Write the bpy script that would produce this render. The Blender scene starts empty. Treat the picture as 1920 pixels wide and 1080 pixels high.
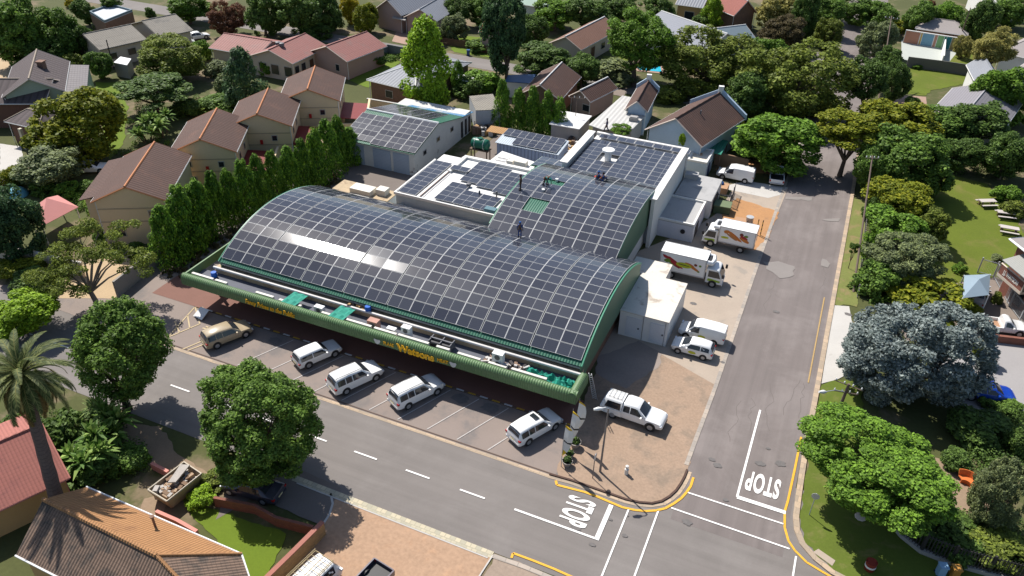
import bpy, bmesh, math, random
import numpy as np
from mathutils import Vector, Matrix

# ------------------------------------------------------------------ camera, sky, sun, exposure
S = bpy.context.scene
COL = S.collection
CAM_H = 46.0
RT = Vector((.9150371, .4028445, .0205760))
UP = Vector((-.2418793, .5071629, .8272123))
FW = Vector((-.3228026, .7619068, -.5615126))
FPX = 1499.836
cam = bpy.data.cameras.new('camera')
cam.sensor_width = 36
cam.lens = FPX * 36 / 1920
cam.clip_start = .5
cam.clip_end = 5000
co = bpy.data.objects.new('camera', cam)
COL.objects.link(co)
co.matrix_world = Matrix(((RT.x, UP.x, -FW.x, 0), (RT.y, UP.y, -FW.y, 0), (RT.z, UP.z, -FW.z, CAM_H), (0, 0, 0, 1)))
S.camera = co
SUN = Vector((-.68, .40, 1)).normalized()
W = bpy.data.worlds.new('World')
S.world = W
W.use_nodes = True
nt = W.node_tree
bg = nt.nodes['Background']
sk = nt.nodes.new('ShaderNodeTexSky')
sk.sky_type = 'NISHITA'
sk.sun_disc = False
sk.sun_elevation = math.asin(SUN.z)
sk.sun_rotation = math.atan2(SUN.x, SUN.y)
nt.links.new(sk.outputs[0], bg.inputs[0])
bg.inputs[1].default_value = .082
sl = bpy.data.lights.new('sun', 'SUN')
sl.energy = 4.4
sl.angle = math.radians(.5)
sl.color = (1, .955, .89)
so = bpy.data.objects.new('sun', sl)
COL.objects.link(so)
so.location = (-60, 40, 120)
so.rotation_euler = SUN.to_track_quat('Z', 'Y').to_euler()
S.view_settings.view_transform = 'Standard'
S.view_settings.look = 'None'
S.view_settings.gamma = 1
S.view_settings.exposure = .75
S.cycles.max_bounces = 6
S.cycles.diffuse_bounces = 3
S.cycles.transparent_max_bounces = 4

R = math.radians
rnd = random.Random(7)


def at(px, py, z=0.0):
    """point of the place seen at a spot of the surveyed photograph, at height z"""
    d = RT * (px - 960) + UP * (540 - py) + FW * FPX
    p = d * ((z - CAM_H) / d.z)
    return Vector((p.x, p.y, z))


# ------------------------------------------------------------------ materials
MATS = {}


def nd(nt, t, **k):
    n = nt.nodes.new(t)
    for a, b in k.items():
        setattr(n, a, b)
    return n


def mth(nt, op, a, b=None, c=None):
    n = nd(nt, 'ShaderNodeMath', operation=op)
    for i, v in enumerate((a, b, c)):
        if v is None:
            continue
        if isinstance(v, (int, float)):
            n.inputs[i].default_value = v
        else:
            nt.links.new(v, n.inputs[i])
    return n.outputs[0]


def mixc(nt, f, a, b, mode='MIX'):
    n = nd(nt, 'ShaderNodeMix', data_type='RGBA', blend_type=mode)
    for s, v in ((0, f), (6, a), (7, b)):
        if isinstance(v, (int, float)):
            n.inputs[s].default_value = v
        elif isinstance(v, tuple):
            n.inputs[s].default_value = v + (1,) if len(v) == 3 else v
        else:
            nt.links.new(v, n.inputs[s])
    return n.outputs[2]


def noise(nt, vec, scale, detail=4, rough=.6, dist=0):
    n = nd(nt, 'ShaderNodeTexNoise')
    n.inputs['Scale'].default_value = scale
    n.inputs['Detail'].default_value = detail
    n.inputs['Roughness'].default_value = rough
    n.inputs['Distortion'].default_value = dist
    nt.links.new(vec, n.inputs['Vector'])
    return n.outputs[0]


def sstep(nt, v, a, b):
    n = nd(nt, 'ShaderNodeMapRange', interpolation_type='SMOOTHSTEP')
    nt.links.new(v, n.inputs[0])
    n.inputs[1].default_value = a
    n.inputs[2].default_value = b
    return n.outputs[0]


def mat(name, col, rough=.7, var=.14, scale=.6, fine=9., fvar=.12, col2=None, c2=(.5, .68), c2s=.35, spec=.3, metal=0, coat=0,
        ribs=None, rows=None, brick=None, bump=0, tr=0, ripple=0, streak=None):
    """procedural surface: broad and fine mottling, a second colour in patches, ribs up the slope and tile rows along UV metres"""
    if name in MATS:
        return MATS[name]
    m = bpy.data.materials.new(name)
    m.use_nodes = True
    t = m.node_tree
    p = t.nodes['Principled BSDF']
    tc = nd(t, 'ShaderNodeTexCoord')
    geo = nd(t, 'ShaderNodeNewGeometry')
    pos = geo.outputs['Position']
    uv = tc.outputs['UV']
    c = tuple(col)
    base = c
    if col2:
        base = mixc(t, sstep(t, noise(t, pos, c2s, 6, .65, .4), *c2), c, tuple(col2))
    n1 = noise(t, pos, scale, 5)
    n2 = noise(t, pos, fine, 3)
    f = mth(t, 'ADD', mth(t, 'MULTIPLY_ADD', n1, 2 * var, 1 - var), mth(t, 'MULTIPLY_ADD', n2, 2 * fvar, -fvar))
    if streak:
        vs = nd(t, 'ShaderNodeVectorMath', operation='MULTIPLY')
        t.links.new(pos, vs.inputs[0])
        vs.inputs[1].default_value = streak[0]
        f = mth(t, 'ADD', f, mth(t, 'MULTIPLY_ADD', noise(t, vs.outputs[0], 1, 4, .6), streak[1] * 2, -streak[1]))
    h = None
    sx = nd(t, 'ShaderNodeSeparateXYZ')
    t.links.new(uv, sx.inputs[0])
    if ribs:
        per, dep = ribs
        w = mth(t, 'SINE', mth(t, 'MULTIPLY', sx.outputs[0], 2 * math.pi / per))
        f = mth(t, 'MULTIPLY', f, mth(t, 'MULTIPLY_ADD', sstep(t, w, -1, -.2), dep, 1 - dep))
        h = w
    if rows:
        per, dep = rows
        fr = mth(t, 'FRACT', mth(t, 'DIVIDE', sx.outputs[1], per))
        f = mth(t, 'MULTIPLY', f, mth(t, 'MULTIPLY_ADD', sstep(t, fr, 0, .22), dep, 1 - dep))
        h = fr if h is None else mth(t, 'ADD', h, fr)
    vm = nd(t, 'ShaderNodeVectorMath', operation='SCALE')
    if isinstance(base, tuple):
        vm.inputs[0].default_value = base
    else:
        t.links.new(base, vm.inputs[0])
    t.links.new(f, vm.inputs['Scale'])
    cout = vm.outputs[0]
    if brick:
        b = nd(t, 'ShaderNodeTexBrick')
        b.inputs['Scale'].default_value = 1
        b.inputs['Brick Width'].default_value = brick[0]
        b.inputs['Row Height'].default_value = brick[1]
        b.inputs['Mortar Size'].default_value = brick[2]
        b.inputs['Color1'].default_value = (1.15, 1.1, 1.05, 1)
        b.inputs['Color2'].default_value = (.8, .82, .85, 1)
        b.inputs['Mortar'].default_value = (.75, .75, .75, 1)
        t.links.new(uv, b.inputs['Vector'])
        cout = mixc(t, 1., cout, b.outputs[0], 'MULTIPLY')
    t.links.new(cout, p.inputs['Base Color'])
    p.inputs['Roughness'].default_value = rough
    p.inputs['Specular IOR Level'].default_value = spec
    p.inputs['Metallic'].default_value = metal
    if coat:
        p.inputs['Coat Weight'].default_value = coat
        p.inputs['Coat Roughness'].default_value = .06
    if bump or h is not None:
        b = nd(t, 'ShaderNodeBump')
        b.inputs['Strength'].default_value = .5
        b.inputs['Distance'].default_value = .04 if h is not None else bump
        t.links.new(h if h is not None else n2, b.inputs['Height'])
        t.links.new(b.outputs[0], p.inputs['Normal'])
    if ripple:
        b = nd(t, 'ShaderNodeBump')
        b.inputs['Strength'].default_value = .3
        b.inputs['Distance'].default_value = ripple
        t.links.new(noise(t, pos, 2.5, 2), b.inputs['Height'])
        t.links.new(b.outputs[0], p.inputs['Normal'])
    MATS[name] = m
    return m


def leaf(name, col, vary=.35, tr=.34, tip=None):
    """foliage: every leaf its own shade, broad tonal drift over the crown"""
    if name in MATS:
        return MATS[name]
    m = bpy.data.materials.new(name)
    m.use_nodes = True
    t = m.node_tree
    p = t.nodes['Principled BSDF']
    out = t.nodes['Material Output']
    g = nd(t, 'ShaderNodeNewGeometry')
    oi = nd(t, 'ShaderNodeObjectInfo')
    r = g.outputs['Random Per Island']
    n1 = noise(t, g.outputs['Position'], .55, 3)
    f = mth(t, 'ADD', mth(t, 'MULTIPLY_ADD', r, vary * 2, 1 - vary), mth(t, 'MULTIPLY_ADD', n1, .7, -.35))
    f = mth(t, 'MULTIPLY', f, mth(t, 'MULTIPLY_ADD', oi.outputs['Random'], .26, 1.10))
    c2 = tip or (col[0] * 1.32, col[1] * 1.26, col[2])
    cc = mixc(t, sstep(t, mth(t, 'ADD', mth(t, 'MULTIPLY', r, .55), mth(t, 'MULTIPLY', n1, .6)), .45, .8), tuple(col), tuple(c2))
    vm = nd(t, 'ShaderNodeVectorMath', operation='SCALE')
    t.links.new(cc, vm.inputs[0])
    t.links.new(f, vm.inputs['Scale'])
    t.links.new(vm.outputs[0], p.inputs['Base Color'])
    p.inputs['Roughness'].default_value = .55
    p.inputs['Specular IOR Level'].default_value = .12
    tn = nd(t, 'ShaderNodeBsdfTranslucent')
    t.links.new(vm.outputs[0], tn.inputs[0])
    mx = nd(t, 'ShaderNodeMixShader')
    mx.inputs[0].default_value = tr
    t.links.new(p.outputs[0], mx.inputs[1])
    t.links.new(tn.outputs[0], mx.inputs[2])
    t.links.new(mx.outputs[0], out.inputs[0])
    MATS[name] = m
    return m


# ------------------------------------------------------------------ mesh builder
class MB:
    def __init__(s):
        s.v, s.f, s.m = [], [], []

    def poly(s, pts, mi=0):
        b = len(s.v)
        s.v += [tuple(p) for p in pts]
        s.f.append(tuple(range(b, b + len(pts))))
        s.m.append(mi)
        return s

    def box(s, x0, x1, y0, y1, z0, z1, mi=0, top=None):
        return s.hexa([(x0, y0), (x1, y0), (x1, y1), (x0, y1)], z0, z1, mi, top)

    def hexa(s, pts, z0, z1, mi=0, top=None):
        b = len(s.v)
        n = len(pts)
        s.v += [(p[0], p[1], z0) for p in pts] + [(p[0], p[1], z1) for p in pts]
        s.f.append(tuple(range(b + n - 1, b - 1, -1)))
        s.f.append(tuple(range(b + n, b + 2 * n)))
        s.m += [mi, mi if top is None else top]
        for i in range(n):
            j = (i + 1) % n
            s.f.append((b + i, b + j, b + n + j, b + n + i))
            s.m.append(mi)
        return s

    def obox(s, c, u, w, l, z0, z1, mi=0):
        """box at c, axis u (2-D unit), w along u, l across"""
        u = Vector((u[0], u[1]))
        v = Vector((-u.y, u.x))
        c = Vector((c[0], c[1]))
        q = [c - u * w / 2 - v * l / 2, c + u * w / 2 - v * l / 2, c + u * w / 2 + v * l / 2, c - u * w / 2 + v * l / 2]
        return s.hexa(q, z0, z1, mi)

    def slab(s, pts, th, mi=0, under=None):
        """planar polygon given thickness downwards along its normal"""
        p = [Vector(q) for q in pts]
        n = (p[1] - p[0]).cross(p[2] - p[0]).normalized()
        if n.z < 0:
            p.reverse()
            n = -n
        b = len(s.v)
        k = len(p)
        s.v += [tuple(q) for q in p] + [tuple(q - n * th) for q in p]
        s.f.append(tuple(range(b, b + k)))
        s.f.append(tuple(range(b + 2 * k - 1, b + k - 1, -1)))
        s.m += [mi, mi if under is None else under]
        for i in range(k):
            j = (i + 1) % k
            s.f.append((b + j, b + i, b + k + i, b + k + j))
            s.m.append(mi)
        return s

    def tube(s, pts, r, n=8, mi=0, cap=True):
        pts = [Vector(p) for p in pts]
        rs = r if isinstance(r, (list, tuple)) else [r] * len(pts)
        b = len(s.v)
        for i, p in enumerate(pts):
            d = (pts[min(i + 1, len(pts) - 1)] - pts[max(i - 1, 0)]).normalized()
            a = d.cross(Vector((0, 0, 1)))
            if a.length < .05:
                a = d.cross(Vector((1, 0, 0)))
            a.normalize()
            c = d.cross(a)
            for k in range(n):
                t = 2 * math.pi * k / n
                s.v.append(tuple(p + (a * math.cos(t) + c * math.sin(t)) * rs[i]))
        for i in range(len(pts) - 1):
            for k in range(n):
                l = (k + 1) % n
                s.f.append((b + i * n + k, b + i * n + l, b + (i + 1) * n + l, b + (i + 1) * n + k))
                s.m.append(mi)
        if cap:
            s.f.append(tuple(range(b, b + n)))
            e = b + (len(pts) - 1) * n
            s.f.append(tuple(range(e + n - 1, e - 1, -1)))
            s.m += [mi, mi]
        return s

    def lathe(s, prof, c=(0, 0, 0), n=16, mi=0):
        return s.tube([(c[0], c[1], c[2] + z) for r, z in prof], [max(r, .001) for r, z in prof], n, mi)

    def strip(s, pts, w, z0, z1, mi=0, closed=False):
        """a ribbon box along a ground polyline"""
        P = [Vector((p[0], p[1])) for p in pts]
        L, Q = [], []
        for i, p in enumerate(P):
            d = (P[min(i + 1, len(P) - 1)] - P[max(i - 1, 0)]).normalized()
            nrm = Vector((-d.y, d.x)) * w / 2
            L.append(p + nrm)
            Q.append(p - nrm)
        for i in range(len(P) - 1):
            s.hexa([Q[i], Q[i + 1], L[i + 1], L[i]], z0, z1, mi)
        return s

    def each(s, name, mats, parent=None, **k):
        """every separate piece a part of its own"""
        par = list(range(len(s.v)))

        def root(i):
            while par[i] != i:
                par[i] = par[par[i]]
                i = par[i]
            return i
        for f in s.f:
            for i in f[1:]:
                par[root(i)] = root(f[0])
        gr = {}
        for f, m in zip(s.f, s.m):
            gr.setdefault(root(f[0]), []).append((f, m))
        for fs in gr.values():
            q = MB()
            ix = {}
            for f, m in fs:
                for i in f:
                    if i not in ix:
                        ix[i] = len(q.v)
                        q.v.append(s.v[i])
                q.f.append(tuple(ix[i] for i in f))
                q.m.append(m)
            q.build(name, mats, parent, **k)

    def build(s, name, mats, parent=None, smooth=False, local=False, kind=None):
        me = bpy.data.meshes.new(name)
        off = Vector((0, 0, 0))
        q = parent
        while q is not None and not local:
            off += q.location
            q = q.parent
        vv = np.array(s.v, dtype=float)
        if len(vv):
            vv = vv - np.array(off)
        me.from_pydata(vv.tolist(), [], s.f)
        for m in (mats if isinstance(mats, (list, tuple)) else [mats]):
            me.materials.append(m)
        me.polygons.foreach_set('material_index', s.m)
        me.update()
        auto_uv(me)
        if smooth:
            me.polygons.foreach_set('use_smooth', [True] * len(me.polygons))
            me.set_sharp_from_angle(angle=R(38))
        o = bpy.data.objects.new(name, me)
        COL.objects.link(o)
        o.parent = parent
        if kind:
            o['kind'] = kind
        return o


def auto_uv(me):
    n = len(me.polygons)
    if not n:
        return
    nl = len(me.loops)
    nor = np.empty(n * 3)
    me.polygons.foreach_get('normal', nor)
    nor = nor.reshape(-1, 3)
    tot = np.empty(n, dtype=int)
    me.polygons.foreach_get('loop_total', tot)
    vi = np.empty(nl, dtype=int)
    me.loops.foreach_get('vertex_index', vi)
    cs = np.empty(len(me.vertices) * 3)
    me.vertices.foreach_get('co', cs)
    cs = cs.reshape(-1, 3)
    h = np.stack([-nor[:, 1], nor[:, 0], np.zeros(n)], 1)
    l = np.linalg.norm(h, axis=1)
    flat = l < .02
    h[flat] = (1, 0, 0)
    l[flat] = 1
    h /= l[:, None]
    v = np.cross(nor, h)
    fi = np.repeat(np.arange(n), tot)
    P = cs[vi]
    uv = np.stack([(P * h[fi]).sum(1), (P * v[fi]).sum(1)], 1)
    me.uv_layers.new(name='UVMap').data.foreach_set('uv', uv.ravel())


def thing(name, label, cat, loc=(0, 0, 0), rz=0, group=None):
    o = bpy.data.objects.new(name, None)
    COL.objects.link(o)
    o.location = loc
    o.rotation_euler = (0, 0, rz)
    o['label'] = label
    o['category'] = cat
    if group:
        o['group'] = group
    return o


def tag(o, label, cat, group=None):
    o['label'] = label
    o['category'] = cat
    if group:
        o['group'] = group
    return o


def copy_tree(o, parent=None):
    c = o.copy()
    COL.objects.link(c)
    c.parent = parent
    for ch in list(o.children):
        copy_tree(ch, c)
    return c


def patch(name, pts, z, m, world=False):
    P = [Vector((p[0], p[1], z)) if world else at(p[0], p[1]) for p in pts]
    if name in ('gravel_lot', 'lawn', 'verge', 'bare_ground', 'driveway', 'gable_shade_paving', 'drive', 'road_patch'):
        # ragged, worn edges
        rj = random.Random(len(P) * 31 + int(P[0].x * 10))
        am = .05 if name in ('driveway', 'drive') else .16
        Q = []
        for a, b in zip(P, P[1:] + P[:1]):
            k = min(60, max(1, int((b - a).length / .55)))
            for i in range(k):
                q = a.lerp(b, i / k)
                Q.append(q + Vector((rj.uniform(-am, am), rj.uniform(-am, am), 0)))
        P = Q
    mb = MB().poly([(p.x, p.y, z) for p in P])
    o = mb.build(name, m)
    o['kind'] = 'structure'
    if o.data.polygons[0].normal.z < 0:
        o.data.flip_normals()
    return o


# common materials
ASPH = mat('asphalt', (.160, .143, .132), .9, .15, .22, 16, .10, (.180, .162, .150), (.45, .66), .12, streak=((.03, 1.1, 1), .22))
ASPHN = mat('mauve_asphalt', (.150, .128, .120), .9, .16, .22, 16, .10, (.185, .16, .15), (.45, .66), .14, streak=((1.3, .035, 1), .26))
ASPH2 = mat('patched_asphalt', (.185, .165, .15), .9, .16, .4, 14, .12, (.14, .13, .125), (.55, .7), .2)
PARKA = mat('parking_asphalt', (.212, .172, .150), .9, .12, .3, 14, .09, (.155, .137, .128), (.5, .66), .25)
PAVER = mat('brick_paving', (.17, .085, .065), .85, .14, .5, 8, .14)
GRAVEL = mat('brown_gravel', (.29, .205, .145), .95, .2, .35, 5, .26, (.205, .155, .115), (.45, .66), .35)
OGRAV = mat('orange_gravel', (.36, .19, .085), .95, .15, .4, 6, .2, (.28, .16, .085), (.5, .7), .5)
CONC = mat('concrete', (.335, .275, .22), .9, .14, .3, 7, .10, (.26, .225, .19), (.55, .72), .4)
CONCW = mat('pale_concrete', (.42, .40, .37), .9, .12, .4, 8, .08, (.30, .27, .24), (.58, .75), .7)
KERB = mat('kerb_concrete', (.33, .29, .25), .9, .15, .8, 6, .12, brick=(.9, .6, .03))
GRASS = mat('lawn_grass', (.088, .115, .009), .95, .22, .22, 5, .22, (.13, .125, .028), (.5, .72), .25)
GRASSV = mat('verge_grass', (.135, .15, .04), .95, .2, .35, 6, .22, (.20, .155, .07), (.5, .66), .5)
YARD = mat('garden_ground', (.065, .072, .022), .95, .3, .12, 3, .25, (.15, .115, .07), (.5, .62), .12)
BARE = mat('bare_earth', (.23, .165, .11), .95, .2, .3, 5, .2)
WHITEP = mat('white_road_paint', (.70, .68, .65), .7, .1, 1.5, 10, .14)
YELP = mat('yellow_road_paint', (.62, .33, .03), .7, .1, 1.5, 10, .14)
PALEY = mat('faded_cream_paint', (.42, .33, .20), .8, .14, 1.5, 10, .16)
WHITE = mat('white_plaster', (.62, .61, .58), .8, .08, .5, 5, .05, (.48, .45, .40), (.6, .78), .6)
WMETAL = mat('white_metal', (.66, .66, .65), .45, .04, 1, 5, .03)
GALV = mat('galvanised_steel', (.42, .43, .44), .45, .08, 1, 6, .05, metal=.3)
DARK = mat('dark_opening', (.02, .02, .024), .5, .1, 1, 5, .05)
GLASSD = mat('dark_window_glass', (.02, .024, .03), .06, .1, 1, 5, .02, spec=.6)
RUBBER = mat('tyre_rubber', (.018, .018, .018), .8, .1, 3, 9, .05)
GREENR = mat('green_roof_sheet', (.032, .125, .080), .45, .1, .5, 5, .05, (.05, .16, .105), (.55, .75), .5, ribs=(.26, .35))
GREENF = mat('green_fascia_sheet', (.105, .180, .078), .45, .08, .5, 5, .06, (.11, .17, .085), (.5, .7), .4)
GREENP = mat('green_painted_wall', (.085, .15, .095), .55, .1, .5, 5, .05)
NET = mat('green_shade_net', (.012, .21, .15), .75, .12, .8, 9, .10)
TIMBER = mat('weathered_timber', (.16, .105, .07), .85, .2, 1.5, 9, .15)
BARK = mat('tree_bark', (.11, .08, .06), .9, .2, 2, 9, .2)
BARKG = mat('grey_bark', (.20, .165, .135), .9, .2, 2, 9, .2)
BRICKR = mat('red_brick', (.21, .085, .06), .85, .12, .5, 9, .1, brick=(.24, .085, .01))
BLUEO = mat('blue_overall', (.012, .075, .26), .8, .1, 3, 9, .05)
ORANGEP = mat('orange_plastic', (.55, .15, .04), .5, .06, 2, 9, .05)
GLOSSW = mat('white_car_paint', (.72, .72, .71), .35, .02, 1, 5, .01, coat=.6)
FRAMEM = mat('panel_frame', (.60, .59, .57), .5, .04, 1, 5, .02)


# ------------------------------------------------------------------ solar panels (one mesh, copied)
def cell_mat():
    m = bpy.data.materials.new('solar_cell_glass')
    m.use_nodes = True
    t = m.node_tree
    p = t.nodes['Principled BSDF']
    oi = nd(t, 'ShaderNodeObjectInfo')
    g = nd(t, 'ShaderNodeNewGeometry')
    tc = nd(t, 'ShaderNodeTexCoord')
    r = mth(t, 'ADD', oi.outputs['Random'], mth(t, 'MULTIPLY', g.outputs['Random Per Island'], .5))
    sx = nd(t, 'ShaderNodeSeparateXYZ')
    t.links.new(tc.outputs['UV'], sx.inputs[0])
    fr = mth(t, 'FRACT', mth(t, 'DIVIDE', sx.outputs[1], .182))
    ln = mth(t, 'MULTIPLY_ADD', sstep(t, fr, 0, .16), -.45, 1.45)
    c = mixc(t, r, (.024, .027, .040), (.042, .046, .060))
    vm = nd(t, 'ShaderNodeVectorMath', operation='SCALE')
    t.links.new(c, vm.inputs[0])
    t.links.new(ln, vm.inputs['Scale'])
    t.links.new(vm.outputs[0], p.inputs['Base Color'])
    t.links.new(mth(t, 'MULTIPLY_ADD', oi.outputs['Random'], .06, .07), p.inputs['Roughness'])
    p.inputs['Specular IOR Level'].default_value = .42
    return m


FRAMEP = mat('panel_rail_frame', (.42, .42, .42), .5, .04, 1, 5, .02)
CELL = cell_mat()
PL, PWD = 2.25, 1.125


def panel_bm():
    mb = MB()
    mb.box(-PL / 2, PL / 2, -PWD / 2, PWD / 2, 0, .035, 0)
    for s in (-1, 1):
        a, b = sorted((s * .013, s * (PL / 2 - .038)))
        mb.box(a, b, -PWD / 2 + .024, PWD / 2 - .024, .0352, .039, 1)
    return mb


PANEL = panel_bm().build('solar_panel', [FRAMEP, CELL], local=True)
PMESH = PANEL.data
bpy.data.objects.remove(PANEL)


def panels(parent, off, places, sc=(1, 1)):
    """places: list of (centre, u, v) in world; nearest hundred as parts, the rest as one part"""
    cp = Vector((0, 0, CAM_H))
    places = sorted(places, key=lambda q: (Vector(q[0]) - cp).length)
    mats = []
    for c, u, v in places:
        u = Vector(u).normalized()
        v = Vector(v).normalized()
        n = u.cross(v)
        # each panel sits a hair differently on its rails
        jit = Matrix.Rotation(rnd.gauss(0, .004), 4, 'X') @ Matrix.Rotation(rnd.gauss(0, .004), 4, 'Y')
        c = Vector(c) - off
        mats.append(Matrix(((u.x, v.x, n.x, c.x), (u.y, v.y, n.y, c.y), (u.z, v.z, n.z, c.z), (0, 0, 0, 1))) @ jit @ Matrix.Diagonal((sc[0], sc[1], 1, 1)))
    for M in mats[:100]:
        o = bpy.data.objects.new('solar_panel', PMESH)
        COL.objects.link(o)
        o.parent = parent
        o.matrix_local = M
    if len(mats) > 100:
        base = [tuple(v.co) for v in PMESH.vertices]
        mb = MB()
        for M in mats[100:]:
            b = len(mb.v)
            mb.v += [tuple(M @ Vector(q)) for q in base]
            for p in PMESH.polygons:
                mb.f.append(tuple(b + i for i in p.vertices))
                mb.m.append(p.material_index)
        mb.build('solar_panel', [FRAMEP, CELL], parent, local=True, kind='stuff')


def barrel(root, x0, x1, yc, zc, Rr, a0, a1, roofm, zbot, wallm):
    """curved sheet roof on an arc in the y-z plane, with gable walls"""
    n = 40
    P = [(yc + Rr * math.sin(a0 + (a1 - a0) * i / n), zc + Rr * math.cos(a0 + (a1 - a0) * i / n)) for i in range(n + 1)]
    mb = MB()
    for i in range(n):
        (ya, za), (yb, zb) = P[i], P[i + 1]
        mb.slab([(x0, ya, za), (x1, ya, za), (x1, yb, zb), (x0, yb, zb)], .06)
    mb.build('barrel_roof', roofm, root)
    g = MB()
    for x, d in ((x0 + .12, .2), (x1 - .12, -.2)):
        q = [(x, y, z - .07) for y, z in P]
        g.slab(q + [(x, P[-1][0], zbot), (x, P[0][0], zbot)], .15)
    g.each('gable_wall', wallm, root)
    e = MB()
    for x in (x0 - .03, x1 + .03):
        e.tube([(x, y, z + .02) for y, z in P], .09, 6)
    e.each('roof_edge_trim', mat('green_trim', (.07, .24, .15), .4, .06, 1, 5, .04), root, smooth=True)
    return P


def text_obj(name, body, size, mats, parent, M, ext=.012, bold=0, sx=1, sy=1, spacing=1, shear=0, kind=None, align='CENTER'):
    cu = bpy.data.curves.new(name, 'FONT')
    cu.body = body
    cu.size = size
    cu.align_x = align
    cu.align_y = 'CENTER'
    cu.extrude = ext
    cu.offset = bold
    cu.space_character = spacing
    cu.shear = shear
    o = bpy.data.objects.new(name, cu)
    COL.objects.link(o)
    dg = bpy.context.evaluated_depsgraph_get()
    dg.update()
    me = bpy.data.meshes.new_from_object(o.evaluated_get(dg))
    bpy.data.objects.remove(o)
    me.name = name
    me.transform(Matrix.Diagonal((sx, sy, 1, 1)))
    me.materials.clear()
    me.materials.append(mats)
    o = bpy.data.objects.new(name, me)
    COL.objects.link(o)
    o.parent = parent
    o.matrix_local = M
    if kind:
        o['kind'] = kind
    return o


# ------------------------------------------------------------------ the store
def ac_unit(label, c, sx, sy, sz, rz=0, fans=1, col=None):
    t = thing('air_conditioner', label, 'air conditioner', c, rz, 'outdoor air conditioner units in the canopy trough')
    mb = MB().box(-sx / 2, sx / 2, -sy / 2, sy / 2, .06, sz)
    mb.box(-sx / 2, sx / 2, -sy / 2 - .02, sy / 2 + .02, sz, sz + .04)
    mb.build('casing', col or WMETAL, t, local=True)
    for k in range(fans):
        zc = sz * (k + .5) / fans + .03
        f = MB().tube([(0, -sy / 2 - .025, zc), (0, -sy / 2 + .05, zc)], min(sx, sz / fans) * .36, 18)
        f.build('fan_grille', mat('fan_grille', (.10, .10, .10), .6), t, True, local=True)
    ft = MB()
    for s in (-1, 1):
        ft.box(s * sx * .38 - .05, s * sx * .38 + .05, -sy / 2, sy / 2, 0, .06)
    ft.each('mounting_foot', RUBBER, t, local=True)
    return t


X0, X1 = -51.42, -14.33
YC, ZC, RB = 57.4, -10.16, 16.76
store = thing('store_building', 'long store with black solar panels over a green barrel roof and rolled green canopy', 'shop', (X0, 48, 0))
w = MB()
w.box(X0 + .5, X1 - .5, 49.3, 65.7, 0, 3.95)
w.build('wall', mat('brown_face_brick', (.23, .125, .085), .85, .1, .5, 6, .1, brick=(.24, .085, .01)), store)
PB = barrel(store, X0, X1, YC, ZC, RB, -R(31.2), R(31), GREENR, 2.6, GREENP)
pl = []
for col in range(16):
    x = X0 + .11 + 2.262 * (col + .5) + .09 * (col // 2)
    for r_ in range(-7, 8):
        a = r_ * 1.158 / RB
        pl.append(((x, YC + (RB + .10) * math.sin(a), ZC + (RB + .10) * math.cos(a)), (1, 0, 0), (0, math.cos(a), -math.sin(a))))
panels(store, Vector((X0, 48, 0)), pl)
rl = MB()
for k in range(1, 8):
    x = X0 + .11 + 2.262 * 2 * k + .09 * k - .045
    rl.tube([(x, YC + (RB + .05) * math.sin(a), ZC + (RB + .05) * math.cos(a)) for a in [R(-30 + i * 2) for i in range(31)]], .03, 5)
rl.each('roof_seam', mat('dark_seam', (.02, .035, .03), .6), store)
# windows high in the side wall
for y0, y1, z0, z1 in ((51.3, 52.0, 3.0, 4.4), (53.3, 54.6, 2.9, 4.9), (56.6, 57.3, 2.9, 5.1)):
    MB().box(X1 - .14, X1 - .085, y0, y1, z0, z1).build('window', mat('green_tinted_window', (.015, .05, .05), .15), store)
# the concrete ledge, trough and gutter over the front
CX0, CX1 = -53.6, -13.65
led = MB().box(X0 - .4, X1 + .1, 48.5, 49.25, 2.9, 3.58).build('ledge_slab', mat('stained_ledge_concrete', (.40, .31, .20), .9, .2, .8, 4, .2, (.24, .17, .11), (.5, .66), .8), store)
MB().tube([(X0 - .5, 48.42, 3.6), (X1 + .2, 48.42, 3.6)], .13, 8).build('service_pipe', mat('white_pipe', (.56, .54, .52), .5, .1, 1, 5, .1), store, True)
MB().box(X0, X1, 48.74, 48.9, 3.86, 4.04).build('gutter', mat('grey_gutter', (.17, .19, .20), .5), store)
MB().box(CX0 + .3, CX1 - .3, 46.3, 48.49, 2.8, 2.95, top=1).build('trough_deck', [mat('canopy_soffit', (.30, .28, .26), .8), mat('trough_deck', (.095, .10, .12), .8, .2, .5, 5, .15)], store)
fl = MB()
xx = CX0 + .6
while xx < CX1 - 4:
    l = rnd.uniform(1.2, 3.2)
    if rnd.random() < .72:
        fl.box(xx, xx + l, 46.56, 46.80, 2.98, 3.66 + rnd.uniform(-.04, .05))
    xx += l + rnd.uniform(.1, .8)
fl.each('roof_flashing', mat('white_flashing', (.55, .52, .47), .6, .16, .8, 5, .12), store)


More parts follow.
